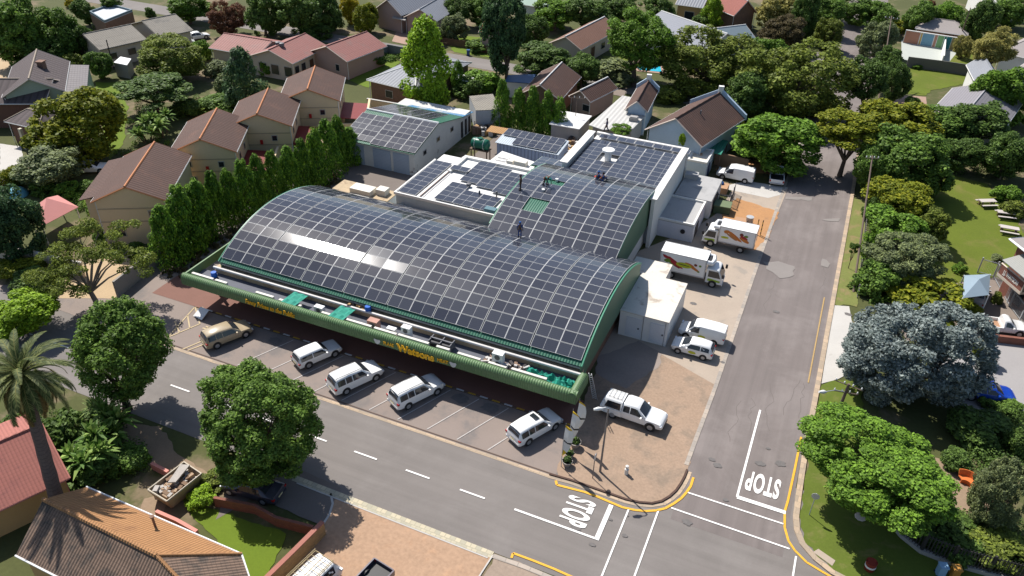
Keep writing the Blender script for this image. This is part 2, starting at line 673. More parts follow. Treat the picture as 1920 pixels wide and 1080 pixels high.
def fascia_ribs(mb, p0, p1, inward):
    """rolled rib sheet between two plan points; section: up the face, over the roll, down inside"""
    p0, p1 = Vector(p0), Vector(p1)
    L = (p1 - p0).length
    d = (p1 - p0) / L
    q = Vector(inward)
    sec = [(0.02, 2.72), (0, 2.78), (0, 3.40)] + [(.36 - .36 * math.cos(t), 3.40 + .38 * math.sin(t)) for t in [R(15 * k) for k in range(1, 11)]] + [(.76, 3.30)]
    per = .215
    n = int(L / per) * 6
    b = len(mb.v)
    for i in range(n + 1):
        s_ = L * i / n
        w_ = math.cos(2 * math.pi * i / 6)
        for k, (o_, z_) in enumerate(sec):
            cx, cz = .36, 3.38
            ddx, ddz = o_ - cx, max(z_ - cz, 0)
            l_ = math.hypot(ddx, ddz) or 1
            e = .034 * (w_ * .5 + .5)
            P = p0 + d * s_ + q * (o_ + ddx / l_ * e)
            mb.v.append((P.x, P.y, z_ + ddz / l_ * e))
    m = len(sec)
    for i in range(n):
        for k in range(m - 1):
            mb.f.append((b + i * m + k, b + (i + 1) * m + k, b + (i + 1) * m + k + 1, b + i * m + k + 1))
            mb.m.append(0)


fm = MB()
fascia_ribs(fm, (CX0, 45.75), (CX1, 45.75), (0, 1))
fascia_ribs(fm, (CX1, 45.75), (CX1, 48.6), (-1, 0))
fm.build('canopy_fascia', GREENF, store)
MB().box(CX0 + .05, CX0 + .2, 46.3, 56.5, 2.8, 3.72).box(CX1 - .75, CX1 - .3, 46.8, 48.6, 2.7, 2.94).each('canopy_side_panel', GREENF, store)
co_ = MB()
for x in np.linspace(CX0 + 1.5, CX1 - 1.2, 9):
    co_.box(x - .12, x + .12, 48.5, 48.74, .12, 2.8)
co_.each('canopy_column', mat('cream_column', (.45, .40, .30), .7), store)
sh = MB()
for k in range(12):
    x = X0 + 2 + k * 2.95
    sh.box(x, x + 2.3, 49.24, 49.285, .3 if k % 4 else .05, 2.3)
sh.each('shop_window', GLASSD, store)
SIGNY = mat('yellow_sign_letters', (.80, .42, .012), .5, .05, 2, 6, .04)
SO = Vector((X0, 48, 0))


def sign(name, body, px, z, size, bold=0, sx=1, shear=0, sp=1):
    return text_obj(name, body, size, SIGNY, store, Matrix.Translation(Vector((px, 45.66, z + .34)) - SO) @ Matrix.Rotation(R(90), 4, 'X'), .02, bold, sx, 1, sp, shear)


xs = lambda px, py: at(px, py, 3.05).x
sign('slogan_lettering', 'Fancy Prices to the Public', (xs(445, 574) + xs(548, 600)) / 2, 2.76, .66, .016, .80, .25)
xa, xb = xs(742, 652), xs(815, 677)
sign('store_name_lettering', 'Watsons', (xa + xb) / 2, 2.76, .98, .045, 1.0, 0)
sign('small_sign_lettering', 'PLAAS', (xs(720, 643) + xs(739, 650)) / 2, 2.80, .46, .012, .8)
sign('small_sign_lettering', 'MEAT', (xs(820, 676) + xs(840, 681)) / 2, 2.76, .46, .012, .9)
for px, py in ((711, 636), (853, 679)):
    x = at(px, py, 3.1).x
    e = MB()
    e.poly([(x + a, 45.655, z + .34) for a, z in ((-.28, 3.0), (-.34, 2.86), (-.20, 2.56), (0, 2.45), (.20, 2.56), (.34, 2.86), (.28, 3.0), (0, 2.95))])
    e.build('round_emblem', mat('white_emblem', (.6, .6, .58), .6), store)
# clutter in the trough
for lab, px, py, a in (('cream outdoor unit standing beside the left shade net', 602, 579, (.9, .45, .62, 0, 1)),
                       ('rusty pink outdoor unit right of the second shade net', 707, 606, (1.0, .6, .9, 0, 1)),
                       ('small white outdoor unit left of the tall two-fan unit', 737, 619, (.85, .4, .6, 0, 1)),
                       ('tall white two-fan outdoor unit above the yellow store name', 768, 625, (.85, .5, 1.25, 0, 2)),
                       ('tall white two-fan outdoor unit near the right end of the canopy', 941, 672, (.95, .5, 1.35, 0, 2))):
    p = at(px, py, 3.2)
    c = mat('rusty_casing', (.40, .22, .17), .7, .2, 2, 6, .2) if 'rusty' in lab else None
    ac_unit(lab, (p.x, 47.3, 2.96), *a[:4], fans=a[4], col=c)
t = thing('compressor_unit', 'black compressor rack in the canopy trough right of the yellow name', 'compressor', (at(835, 640, 3.2).x, 47.5, 2.96))
m_ = MB()
for k in range(2):
    m_.tube([(-1.0, -.25 + k * .5, .42), (.9, -.25 + k * .5, .42)], .2, 12)
m_.build('cylinder', mat('black_machine', (.03, .03, .034), .5), t, True, local=True)
m_ = MB().box(-1.1, 1.0, -.5, .5, 0, .12)
for x in (-1.05, .0, .95):
    m_.box(x - .04, x + .04, -.5, .5, .12, .75)
m_.box(-1.1, 1.0, -.06, .06, .72, .8)
m_.build('frame', mat('grey_machine', (.12, .12, .13), .5), t, local=True)
for px, py, lx, lab in ((551, 562, 1.55, 'left square of turquoise shade net stretched over the canopy trough'), (643, 585, 1.55, 'right square of turquoise shade net stretched over the canopy trough')):
    x = at(px, py, 3.6).x
    mb = MB()
    for i in range(6):
        for j in range(6):
            f_ = lambda a, b: (x - lx / 2 + lx * a / 6 + .25 * b / 6, 46.3 + 1.7 * b / 6, 3.72 + .12 * (b / 6) + .07 * math.sin(a * 2.1) * math.sin(b * 1.3))
            mb.poly([f_(i, j), f_(i + 1, j), f_(i + 1, j + 1), f_(i, j + 1)])
    o = mb.build('shade_net', NET, None, True)
    tag(o, lab, 'shade net')
x = at(1010, 715, 3.2).x
mb = MB()
nx, ny = 22, 10
rr = random.Random(3)
hz = [[3.0 + .42 * rr.random() + .25 * math.sin(i * .7) * math.sin(j) for j in range(ny + 1)] for i in range(nx + 1)]
q = lambda i, j: (-18.6 + 4.4 * i / nx, 46.55 + 1.3 * j / ny, hz[i][j])
for i in range(nx):
    for j in range(ny):
        mb.poly([q(i, j), q(i + 1, j), q(i + 1, j + 1), q(i, j + 1)])
tag(mb.build('crumpled_net', NET, None, True), 'crumpled turquoise shade net heaped in the right end of the trough', 'shade net')
rr = random.Random(5)
mb = MB()
for k in range(70):
    cx, cy = rr.uniform(-22.3, -18.7), rr.uniform(46.9, 47.9)
    a = rr.uniform(0, 3)
    mb.obox((cx, cy), (math.cos(a), math.sin(a)), rr.uniform(.15, .6), rr.uniform(.08, .3), 2.96, 3.1 + rr.random() * .35, k % 3)
tag(mb.build('scrap_heap', [mat('scrap_dark', (.04, .035, .035), .7), mat('scrap_brown', (.20, .13, .09), .8), mat('scrap_pale', (.42, .40, .38), .7)]), 'heap of pipe scrap and brackets lying left of the crumpled net', 'scrap heap')
rr = random.Random(6)
mb = MB()
xb = at(672, 572, 3.6).x
for k in range(26):
    a = rr.uniform(0, 3)
    mb.obox((xb + rr.uniform(-.8, .8), 48.8 + rr.uniform(-.25, .25)), (math.cos(a), math.sin(a)), rr.uniform(.2, .5), rr.uniform(.1, .3), 3.59, 3.65 + rr.random() * .25, k % 3)
tag(mb.build('rubbish_pile', [mat('scrap_brown', ()), mat('tan_card', (.40, .25, .11), .8), mat('scrap_dark', ())]), 'small pile of brown card and offcuts on the ledge beside a blue drum', 'rubbish')
for nm, px, py, z, lab in (('blue_drum', 690, 578, 3.59, 'small blue drum on the ledge beside the card pile'), ('blue_drum', 401, 514, 2.97, 'bright blue drum in the left end of the canopy trough')):
    p = at(px, py, z + .3)
    mb = MB().lathe([(.26, 0), (.28, .04), (.28, .18), (.30, .2), (.28, .22), (.28, .5), (.25, .54)], (p.x, p.y, z), 16)
    tag(mb.build(nm, mat('blue_plastic', (.01, .10, .42), .4), None, True), lab, 'drum')
mb = MB()
for s in (-.2, .2):
    mb.tube([(-13.25 + s, 50.0, 0), (-13.42 + s * .6, 48.3, 4.1)], .035, 6)
for k in range(12):
    f = (k + .7) / 12.5
    c0 = Vector((-13.25, 50.0, 0)).lerp(Vector((-13.42, 48.3, 4.1)), f)
    s = .2 * (1 - .4 * f)
    mb.tube([(c0.x - s, c0.y, c0.z), (c0.x + s, c0.y, c0.z)], .02, 5)
tag(mb.build('ladder', mat('aluminium', (.6, .6, .6), .4, metal=.4)), 'aluminium ladder leaning on the right corner of the green canopy', 'ladder')

# ------------------------------------------------------------------ rear barrel hall
bx0, bx1 = -30.2, -16.5
hall = thing('rear_hall', 'smaller barrel roofed hall with workers on its solar panels behind the store', 'hall', (bx0, 66, 0))
MB().box(bx0 + .2, bx1 - .25, 66.0, 80.2, 0, 5.2).build('wall', WHITE, hall)
Y2, R2 = 72.9, 24.0
Z2 = 6.62 - R2
barrel(hall, bx0, bx1, Y2, Z2, R2, -math.asin(7.9 / R2), math.asin(7.9 / R2), GREENR, 2.4, GREENP)
pl = []
gone = {(1, 2), (1, 3), (1, 7)}
for col in range(6):
    x = bx0 + .08 + 2.255 * (col + .5) + .05 * ((col + 1) // 2)
    for r_ in range(-1, 13):
        if (col, r_) in gone:
            continue
        a = (r_ - 6) * 1.156 / R2
        pl.append(((x, Y2 + (R2 + .1) * math.sin(a), Z2 + (R2 + .1) * math.cos(a)), (1, 0, 0), (0, math.cos(a), -math.sin(a))))
panels(hall, Vector((bx0, 66, 0)), pl)
e = MB()
gy, gz = 70.5, 4.6
ring = [(gy + 1.35 * math.cos(t) * .75, gz + .95 * math.sin(t)) for t in [k * math.pi / 8 for k in range(16)]]
gx = bx1 - .055
e.poly([(gx, y, z) for y, z in ring])
e.build('round_emblem', mat('white_emblem', ()), hall)
ring = [(gy + .8 * math.cos(t) * .75, gz + .5 * math.sin(t)) for t in [k * math.pi / 8 for k in range(16)]]
MB().poly([(gx + .01, y, z) for y, z in ring]).build('emblem_mark', GREENP, hall)
# small third barrel behind
hall2 = thing('rear_lean_to', 'low green roofed lean-to with a few panels behind the rear barrel hall', 'shed', (-32, 80.4, 0))
MB().box(-32.0, -28.0, 80.5, 84.0, 0, 4.4).build('wall', WHITE, hall2)
MB().slab([(-32.1, 80.3, 4.95), (-27.9, 80.3, 4.95), (-27.9, 84.1, 4.5), (-32.1, 84.1, 4.5)], .07).build('roof', GREENR, hall2)
panels(hall2, Vector((-32, 80.4, 0)), [((-30.85 + 2.28 * i, 81 + 1.15 * j, 5.0 - .118 * (.6 + 1.15 * j)), (1, 0, 0), (0, 1, -.118)) for i in range(2) for j in range(3) if -30.85 + 2.28 * i < -28])

# ------------------------------------------------------------------ white flat-roofed annex
ann = thing('flat_roof_annex', 'white flat roofed annex with rows of panels beside the rear hall', 'annex', (-43.6, 68.7, 0))
mb = MB().box(-43.6, -31.2, 68.72, 80.3, 0, 4.0, 0, 1)
mb.build('wall', [mat('pale_blue_plaster', (.36, .42, .46), .8, .14, .4, 5, .1), mat('white_roof_coating', (.60, .59, .57), .7, .1, .4, 5, .08, (.45, .42, .38), (.6, .75), .5)], ann)
mb = MB().box(-43.8, -31.0, 68.6, 68.8, 3.9, 4.22).box(-43.8, -43.6, 68.8, 78.3, 3.9, 4.2).box(-41.0, -40.7, 68.8, 76, 4.0, 4.2).box(-40.85, -32, 80.2, 80.7, 3.7, 4.3).box(-40.9, -40.4, 76, 80.2, 3.9, 4.3)
mb.each('parapet', WHITE, ann)
MB().tube([(-40.55, 68.85, 4.28), (-40.55, 75.8, 4.28)], .05, 6).build('roof_pipe', mat('rust_pipe', (.25, .13, .08), .7), ann)
pl = [((-42.35, 69.55 + 1.13 * j, 4.18), (1, 0, 0), (0, 1, 0)) for j in range(8)]
pl += [((-39.6, 76.9 + 1.13 * j, 4.38), (1, 0, 0), (0, 1, 0)) for j in range(1)]
pl += [((-37.9 + 2.29 * i, 69.75 + 1.14 * j - .05 * i, 4.2), (1, 0, 0), (0, 1, 0)) for i in range(3) for j in range(4 if i == 0 else 3)]
pl += [((-37.4 + 2.29 * i, 75.05 + 1.13 * j - .55 * i, 4.2), (1, 0, 0), (0, 1, 0)) for i in range(3) for j in range(5)]
panels(ann, Vector((-43.6, 68.7, 0)), pl)
for px, py, r_, h_ in ((879, 349, .32, .45), (899, 365, .12, .6), (931, 368, .14, .7)):
    p = at(px, py, 4.1)
    MB().lathe([(r_ * .6, 0), (r_ * .6, h_ * .5), (r_, h_ * .55), (r_ * .8, h_), (.01, h_ + .05)], (p.x, p.y, 4.0), 12).build('roof_vent', mat('grey_machine', ()), ann, True)
p = at(922, 393, 4.4)
MB().box(p.x - .8, p.x + .5, p.y - .3, p.y + .4, 4.05, 4.5).build('roof_unit', mat('teal_machine', (.08, .16, .19), .6), ann)

# ------------------------------------------------------------------ parapet hall
ph = thing('parapet_hall', 'tall white hall with broad sloping parapets round a field of panels', 'hall', (-28.2, 76, 0))
MB().box(-27.7, -16.3, 79.0, 92.0, 0, 5.1).build('roof_block', mat('white_roof_coating', ()), ph)
MB().box(-16.29, -15.9, 76.2, 90.6, 0, 6.0).box(-28.2, -27.71, 80.6, 90.6, 0, 6.0).each('side_wall', WHITE, ph)
MB().box(-28.5, -27.55, 80.5, 90.7, 6.0, 6.14).box(-16.5, -15.7, 76.1, 90.7, 6.0, 6.14).box(-27.8, -16.0, 92.0, 92.4, 0, 5.45).each('coping', mat('cream_coping', (.62, .60, .57), .8, .12, .6, 5, .08, (.42, .36, .29), (.6, .75), .6), ph)
pl = [((-26.35 + 2.29 * i, 77.6 + 1.155 * j, 5.5), (1, 0, 0), (0, 1, 0)) for i in range(5) for j in range(11) if not (i == 1 and j in (6, 7)) and not (i == 0 and j < 2)]
pl += [((-26.0 + 2.32 * i, 91.25, 5.4), (1, 0, 0), (0, 1, 0)) for i in range(5)]
panels(ph, Vector((-28.2, 76, 0)), pl)
MB().box(-27.6, -16.3, 77.0, 79.0, 0, 5.3).build('front_block', mat('white_roof_coating', ()), ph)
p = Vector((-24.1, 85.2, 5.2))
MB().lathe([(.42, 0), (.42, 1.15)], p, 16).lathe([(.42, 1.15), (.74, 1.2), (.74, 1.38), (.2, 1.5), (.01, 1.5)], p, 16).build('chimney_cowl', WMETAL, ph, True)

# ------------------------------------------------------------------ warehouse with gable roof
wh = thing('warehouse', 'white gabled warehouse with panels on green roof and peeling side wall', 'warehouse', (-58.5, 79.8, 0))
wx0, wx1, wy0, wy1 = -58.6, -47.9, 80.1, 96.5
PEEL = mat('peeling_white_wall', (.50, .49, .46), .85, .14, .4, 4, .12, (.12, .09, .07), (.62, .70), .55)
MB().box(wx0 + .1, wx1, wy0 + .3, wy1, 0, 3.15).build('wall', PEEL, wh)
ry = 86.6
mb = MB()
for x in (wx0 + .12, wx1 - .005):
    mb.slab([(x, wy0 + .3, 3.152), (x, 93.6, 3.152), (x, ry, 4.75)], .1)
mb.each('gable', PEEL, wh)
mb = MB().slab([(wx0, wy0 - .1, 3.25), (wx1 + .25, wy0 - .1, 3.25), (wx1 + .25, ry, 4.95), (wx0, ry, 4.95)], .08)
mb.slab([(wx0, ry, 4.95), (wx1 + .25, ry, 4.95), (wx1 + .25, 93.8, 3.25), (wx0, 93.8, 3.25)], .08)
mb.build('roof', GREENR, wh)
mb = MB().slab([(wx0 + 2, 93.7, 3.3), (wx1 + .2, 93.7, 3.3), (wx1 + .2, 97.0, 2.8), (wx0 + 2, 97.0, 2.8)], .06)
mb.build('blue_lean_to_roof', mat('blue_roof_sheet', (.08, .22, .38), .5, .2, .6, 5, .15, (.35, .38, .40), (.5, .62), .6, ribs=(.3, .25)), wh)
mb = MB().tube([(wx0, ry, 5.0), (wx1 + .25, ry, 5.0)], .13, 6)
mb.build('ridge_cap', WMETAL, wh)
s_ = 1.7 / 6.7
pl = [((wx0 + 1.02 + 2.205 * i, wy0 + .55 + 1.06 * j + (.30 if i < 2 else 0), 3.36 + s_ * (.55 + 1.06 * j + (.30 if i < 2 else 0))), (1, 0, 0), (0, 1, s_)) for i in range(5) for j in range(6) if not (i < 2 and j > 4)]
pl += [((wx0 + 1.3 + 2.205 * i, ry + .8 + 1.06 * j, 5.06 - s_ * (.8 + 1.06 * j)), (1, 0, 0), (0, 1, -s_)) for i in range(4 + 0) for j in range(6)]
panels(wh, Vector((-58.5, 79.8, 0)), pl, (.965, .93))
for x, w_ in ((-57.2, 1.8), (-54.0, 2.6), (-51.0, 2.3)):
    d = MB().box(x, x + w_, wy0 + .22, wy0 + .29, 0, 2.75)
    d.build('roller_door', mat('blue_grey_door', (.28, .33, .40), .6, .06, .5, 5, .04, rows=(.2, .3)), wh)
for y_, zz in ((82.6, 1.9), (86.3, 2.3), (90.2, 2.2)):
    f = MB().box(wx1 + .002, wx1 + .05, y_, y_ + .9, zz, zz + .7).build('window', mat('grey_frame', (.28, .27, .26), .7), wh)
    MB().box(wx1 + .055, wx1 + .06, y_ + .1, y_ + .8, zz + .1, zz + .6).build('pane', GLASSD, f)
for y_ in (93.4, 94.6, 95.7):
    MB().box(wx1 + .002, wx1 + .05, y_, y_ + .55, .2, 2.5).build('door', DARK, wh)

# ------------------------------------------------------------------ small outbuildings round the yard
def block(name, label, cat, pts, z, wallm, roofm=None, par=0, parm=None, over=0):
    """low flat building on a plan polygon, with optional parapet"""
    c = sum((Vector((p[0], p[1])) for p in pts), Vector((0, 0))) / len(pts)
    t = thing(name, label, cat, (c.x, c.y, 0))
    MB().hexa(pts, 0, z - .1).build('wall', wallm, t)
    q = [(c.x + (p[0] - c.x) * (1 + over), c.y + (p[1] - c.y) * (1 + over)) for p in pts]
    MB().hexa(q, z - .1, z).build('roof', roofm or wallm, t)
    if par:
        mb = MB()
        n = len(pts)
        for i in range(n):
            a, b = Vector(pts[i]), Vector(pts[(i + 1) % n])
            u = (b - a).normalized()
            nn = Vector((-u.y, u.x))
            s = 1 if nn.dot(c - (a + b) / 2) > 0 else -1
            a2, b2 = a + nn * s * .22, b + nn * s * .22
            mb.hexa([a + u * .001, b, b2 - u * .22, a2 + u * .22] if s > 0 else [b, a + u * .001, a2 + u * .22, b2 - u * .22], z, z + par)
        mb.build('parapet', parm or wallm, t)
    return t


SLABR = mat('weathered_white_slab', (.56, .52, .46), .85, .14, .35, 5, .10, (.34, .29, .24), (.56, .72), .6)
ROOFG = mat('grey_roof_screed', (.34, .335, .33), .85, .14, .3, 5, .08, (.25, .25, .25), (.5, .7), .5)
cold = block('cold_room', 'white cold room box with two door panels against the store side', 'cold room', [(-14.25, 59.6), (-9.65, 59.6), (-9.65, 66.6), (-14.25, 66.6)], 2.85, WMETAL, SLABR, over=.012)
for x in (-13.6, -11.3):
    d = MB().box(x, x + 1.5, 59.55, 59.6, .25, 2.35).build('door', mat('white_door', (.58, .60, .64), .5), cold)
    MB().box(x + 1.15, x + 1.3, 59.5, 59.55, 1.2, 1.35).build('handle', mat('grey_machine', ()), d)
mb = MB()
for x in (-11.98, -9.9):
    mb.box(x - .03, x + .03, 59.54, 59.6, .05, 2.8)
mb.each('corner_trim', mat('grey_frame', ()), cold)
block('slab_store', 'narrow white slab roofed store behind the cold room', 'outbuilding', [(-15.6, 66.75), (-11.9, 66.75), (-11.9, 69.6), (-15.6, 69.6)], 2.7, WHITE, SLABR, over=.02)
ga = block('grey_roof_annex', 'low white annex with flat grey roof behind the larger truck', 'annex', [(-16.4, 79.4), (-11.85, 79.4), (-11.85, 85.6), (-16.4, 85.6)], 2.1, mat('violet_white_wall', (.52, .53, .58), .8, .1), ROOFG, .22, WHITE)
MB().tube([(-13.0, 79.39, 1.2), (-13.0, 79.33, 1.2)], .28, 14).build('round_vent', DARK, ga, True)
MB().box(-11.84, -11.78, 80.4, 82.0, .2, 1.6).build('doorway', DARK, ga)
gb = block('grey_roof_store', 'long grey roofed store between the annex and the rusty roofed block', 'outbuilding', [(-15.7, 85.8), (-11.3, 85.8), (-11.3, 92.2), (-15.7, 92.2)], 2.3, WHITE, ROOFG)
MB().box(-11.3, -11.22, 87.0, 89.5, .1, 1.9).build('doorway', DARK, gb)
MB().obox((-14.9, 91.0), (1, .1), 1.6, 1.2, 2.3, 2.9).build('roof_box', ROOFG, gb)
sb = block('rusty_roof_block', 'small white block with rust stained flat roof beside the parapet hall', 'outbuilding', [(-16.4, 95.0), (-13.9, 95.0), (-13.9, 99.4), (-16.4, 99.4)], 2.7, mat('pale_blue_plaster', ()), mat('rusty_white_roof', (.56, .52, .44), .85, .12, .4, 5, .08, (.40, .18, .06), (.55, .66), .55), .15, WHITE)
MB().box(-13.89, -13.84, 96.2, 97.4, .1, 2.0).build('door', mat('dark_blue_door', (.01, .02, .08), .5), sb)
tl = block('tray_roof_store', 'low beige roofed store with white cooling units behind the left of the barrel', 'outbuilding', [(-52, 66.4), (-44.6, 66.4), (-44.6, 70.9), (-52, 70.9)], 2.9, WHITE, mat('stained_ledge_concrete', ()))
MB().box(-49.6, -46.9, 68.4, 69.9, 2.9, 3.5).box(-46.6, -45.4, 69.2, 70.3, 2.9, 3.6).each('cooling_unit', mat('cream_unit', (.58, .55, .48), .6), tl)
MB().box(-44.5, -31.2, 66.2, 68.55, 2.4, 2.7).build('lower_roof', mat('stained_ledge_concrete', ()), tl)
rr = random.Random(9)
mb = MB()
for k in range(40):
    a = rr.uniform(0, 3)
    mb.obox((rr.uniform(-44.3, -31.6), rr.uniform(67.2, 68.3)), (math.cos(a), math.sin(a)), rr.uniform(.15, .5), rr.uniform(.1, .3), 2.71, 2.8 + rr.random() * .25, k % 2)
mb.build('loose_rubble', [mat('tan_card', ()), mat('scrap_pale', ())], tl, kind='stuff')
hut = block('service_hut', 'white flat roofed hut with pipes beneath the green tank', 'hut', [(-38.2, 82.0), (-32.5, 81.8), (-32.9, 84.2), (-38.0, 85.4)], 3.5, WHITE, mat('white_roof_coating', ()))
MB().obox((-34.2, 82.6), (1, 0), 1.5, .9, 3.5, 4.1).obox((-35.6, 82.6), (1, 0), .8, .7, 3.5, 3.9).each('cooling_unit', mat('cream_unit', ()), hut)
mb = MB()
for y in (82.4, 83.2):
    mb.tube([(-37.6, y, 3.62), (-36.2, y, 3.62), (-36.2, y + .5, 3.62)], .04, 6)
mb.each('roof_pipe', mat('grey_machine', ()), hut)
mb = MB().slab([tuple(at(853, 307, 2.9)), tuple(at(880, 317, 2.9)), tuple(at(894, 304, 2.9)), tuple(at(868, 297, 2.9))], .06)
a_ = Vector((-41.2, 81.2, 0))
gs = thing('green_sheet_canopy', 'small bright green sheet canopy in the yard below the water tank', 'canopy', a_)
mb.build('roof_sheet', mat('bright_green_sheet', (.03, .20, .08), .5, .06, 1, 5, .05, ribs=(.25, .3)), gs)
mb = MB()
for px, py in ((854, 307), (880, 316), (893, 304), (868, 298)):
    p = at(px, py, 2.85)
    mb.tube([(p.x, p.y, 0), (p.x, p.y, 2.84)], .05, 6)
mb.each('post', TIMBER, gs)
# container shed with panels
sh = thing('container_shed', 'blue grey ribbed container shed with two rows of panels on its roof', 'shed', (-36, 91, 0))
sx0, sx1, sy0, sy1 = -40.6, -32.0, 89.5, 93.4
MB().box(sx0, sx1, sy0, sy1, 0, 2.5).build('wall', mat('blue_ribbed_wall', (.25, .32, .46), .6, .08, .5, 5, .05, ribs=(.5, .35)), sh)
MB().slab([(sx0 - .2, sy0 - .15, 2.55), (sx1 + .15, sy0 - .15, 2.55), (sx1 + .15, sy1, 2.9), (sx0 - .2, sy1, 2.9)], .06).build('roof', mat('pale_blue_roof', (.42, .47, .52), .5, .1, .5, 5, .06, ribs=(.3, .2)), sh)
MB().slab([(-43.3, 91.8, 2.72), (sx0 + 1.2, 91.8, 2.78), (sx0 + .6, sy1 + .1, 2.95), (-43.3, sy1 + .1, 2.9)], .05).build('rusty_roof_sheet', mat('rusty_sheet', (.36, .20, .08), .8, .2, .6, 5, .15, ribs=(.3, .25)), sh)
pl = []
for j_ in range(2):
    for i in range(6 + 2 * j_):
        yy = 90.45 + 1.9 * j_
        pl.append(((-32.75 - 1.0 * i * 1.05, yy, 2.72 + .09 * (yy - 89.4)), (0, 1, .09), (-1, 0, 0)))
panels(sh, Vector((-36, 91, 0)), pl, (.82, .9))
# green water tank on its stand
tc_ = at(901, 268, 3.6)
tk = thing('water_tank', 'dark green cylindrical water tank strapped on a steel stand', 'water tank', (tc_.x, tc_.y, 0))
mb = MB()
n = 9
prof = [(-1.25, .05), (-1.22, .4), (-1.1, .62), (-.95, .7), (.95, .7), (1.1, .62), (1.22, .4), (1.25, .05)]
mb.tube([(x, 0, 3.5) for x, r_ in prof], [r_ for x, r_ in prof], 20)
mb.lathe([(.3, 4.15), (.3, 4.3), (.01, 4.32)], (0, 0, 0), 14)
mb.build('tank_shell', mat('green_tank_plastic', (.008, .09, .055), .35, .06, 1, 5, .04), tk, True, local=True)
mb = MB()
for x in (-.62, .62):
    mb.tube([(x, .715 * math.cos(t), 3.5 + .715 * math.sin(t)) for t in [k * math.pi / 12 for k in range(25)]], .025, 5)
mb.each('strap', WMETAL, tk, local=True)
mb = MB().box(-1.3, 1.3, -.6, .6, 2.72, 2.84)
for x in (-1.1, 1.1):
    for y in (-.5, .5):
        mb.box(x - .06, x + .06, y - .06, y + .06, 0, 2.72)
mb.build('stand', mat('brown_steel', (.12, .075, .05), .7), tk, local=True)


# ------------------------------------------------------------------ ground, roads, paving, markings
g = MB().poly([(-900, -300, 0), (900, -300, 0), (900, 1500, 0), (-900, 1500, 0)]).build('ground', YARD)
g['kind'] = 'structure'


def rect(name, x0, x1, y0, y1, z, m):
    return patch(name, [(x0, y0), (x1, y0), (x1, y1), (x0, y1)], z, m, True)


rect('road', -150, 120, 32.2, 40.15, .020, ASPH)
rect('road', -4.15, 3.75, 40.15, 420, .024, ASPHN)
rect('road', -13.3, -4.15, 40.15, 44, .022, ASPH)
rect('road', 3.75, 9, 40.15, 47, .022, ASPH)
rect('road', -260, -22, 121.3, 126.2, .020, ASPH)
rect('road', -22, 60, 152, 158, .020, ASPH)
rect('parking', -60.5, -13.2, 40.2, 46.0, .028, PARKA)
rect('yard_paving', -62, -44, 66, 81.5, .03, mat('yard_asphalt', (.15, .125, .11), .9, .15, .5, 10, .12))
rect('yard_paving', -44, -28, 80, 100, .03, mat('yard_asphalt', ()))
patch('driveway', [(-75, 40.1), (-53, 40.1), (-53, 66), (-62, 66), (-62.8, 51), (-61, 44.2), (-66, 43.4)], .034, PARKA, True)
o = MB().box(-52.4, -14.0, 46.15, 49.3, 0, .12).build('pavement', PAVER)
o['kind'] = 'structure'
rect('paving', -58.5, -52.4, 46.1, 49.6, .05, PAVER)
patch('gravel_lot', [(1342, 723), (1262, 655), (1139, 650), (1090, 760), (1042, 892), (1072, 902), (1135, 924), (1172, 937), (1222, 945), (1255, 932), (1275, 910), (1287, 885), (1305, 830), (1318, 790)], .04, GRAVEL)
patch('concrete_apron', [(1478, 352), (1445, 350), (1380, 345), (1345, 400), (1300, 430), (1200, 470), (1120, 560), (1120, 672), (1240, 665), (1340, 722), (1405, 540), (1442, 440)], .044, CONC)
patch('gable_shade_paving', [(1200, 640), (1120, 668), (1115, 700), (1170, 730), (1235, 690), (1240, 664)], .050, mat('gable_shade_concrete', (.235, .195, .17), .9, .2, .4, 6, .15))  # dark grey concrete with the store gable's cast shadow painted into its colour
patch('gravel_lot', [(1352, 392), (1382, 372), (1442, 392), (1462, 398), (1440, 446), (1416, 470), (1395, 466), (1360, 430)], .052, OGRAV)
patch('gravel_lot', [(1340, 318), (1470, 330), (1480, 300), (1400, 296)], .05, OGRAV)
patch('concrete_drive', [(1345, 352), (1440, 372), (1463, 366), (1476, 352), (1400, 340)], .056, CONCW)
# kerbs
def kerb(pts, w=.28, h=.12, world=True, m=None):
    P = pts if world else [at(*p) for p in pts]
    o = MB().strip(P, w, 0, h).build('kerb', m or KERB)
    o['kind'] = 'structure'


kerb([(-60, 40.25), (-13.4, 40.25)], .30, .035, m=mat('cream_kerb_paving', (.37, .29, .21), .9, .15, .6, 6, .12, brick=(.9, .6, .025)))
kerb([(x, y) for x, y in [(-60.5, 40.55), (-13.2, 40.55)]], .10, .06, m=mat('dark_kerb', (.10, .07, .055), .9))
arcp = [at(*p) for p in [(1030, 890), (1072, 902), (1135, 924), (1172, 937), (1198, 943), (1222, 945), (1240, 941), (1255, 932), (1267, 921), (1276, 908), (1283, 895), (1288, 882)]]
kerb(arcp, .16, .14, m=mat('dark_brick_kerb', (.075, .045, .035), .9, .2, 1, 6, .2))
kerb([(p.x + .0, p.y - .22) if i < 6 else (p.x + .25, p.y - .08) for i, p in enumerate(arcp)], .30, .045, m=mat('cream_kerb_paving', ()))
kerb([(-4.35, 45.8), (-4.2, 56), (-4.25, 75), (-4.3, 150)], .34, .06)
RK = [at(*p) for p in [(1660, 1120), (1600, 1095), (1560, 1074), (1528, 1048), (1504, 1020), (1494, 995), (1492, 970), (1497, 930), (1503, 890)]]
kerb([(p.x, p.y) for p in RK] + [(3.95, 51), (3.95, 60), (3.9, 75), (3.85, 100), (3.4, 132), (3.2, 150)], .42, .12, m=mat('cream_kerb_paving', ()))
kerb([(-31, 32.0), (-14.5, 31.95)], .55, .06, m=mat('block_kerb', (.42, .38, .28), .9, .1, 1, 6, .1, brick=(.4, .55, .03)))
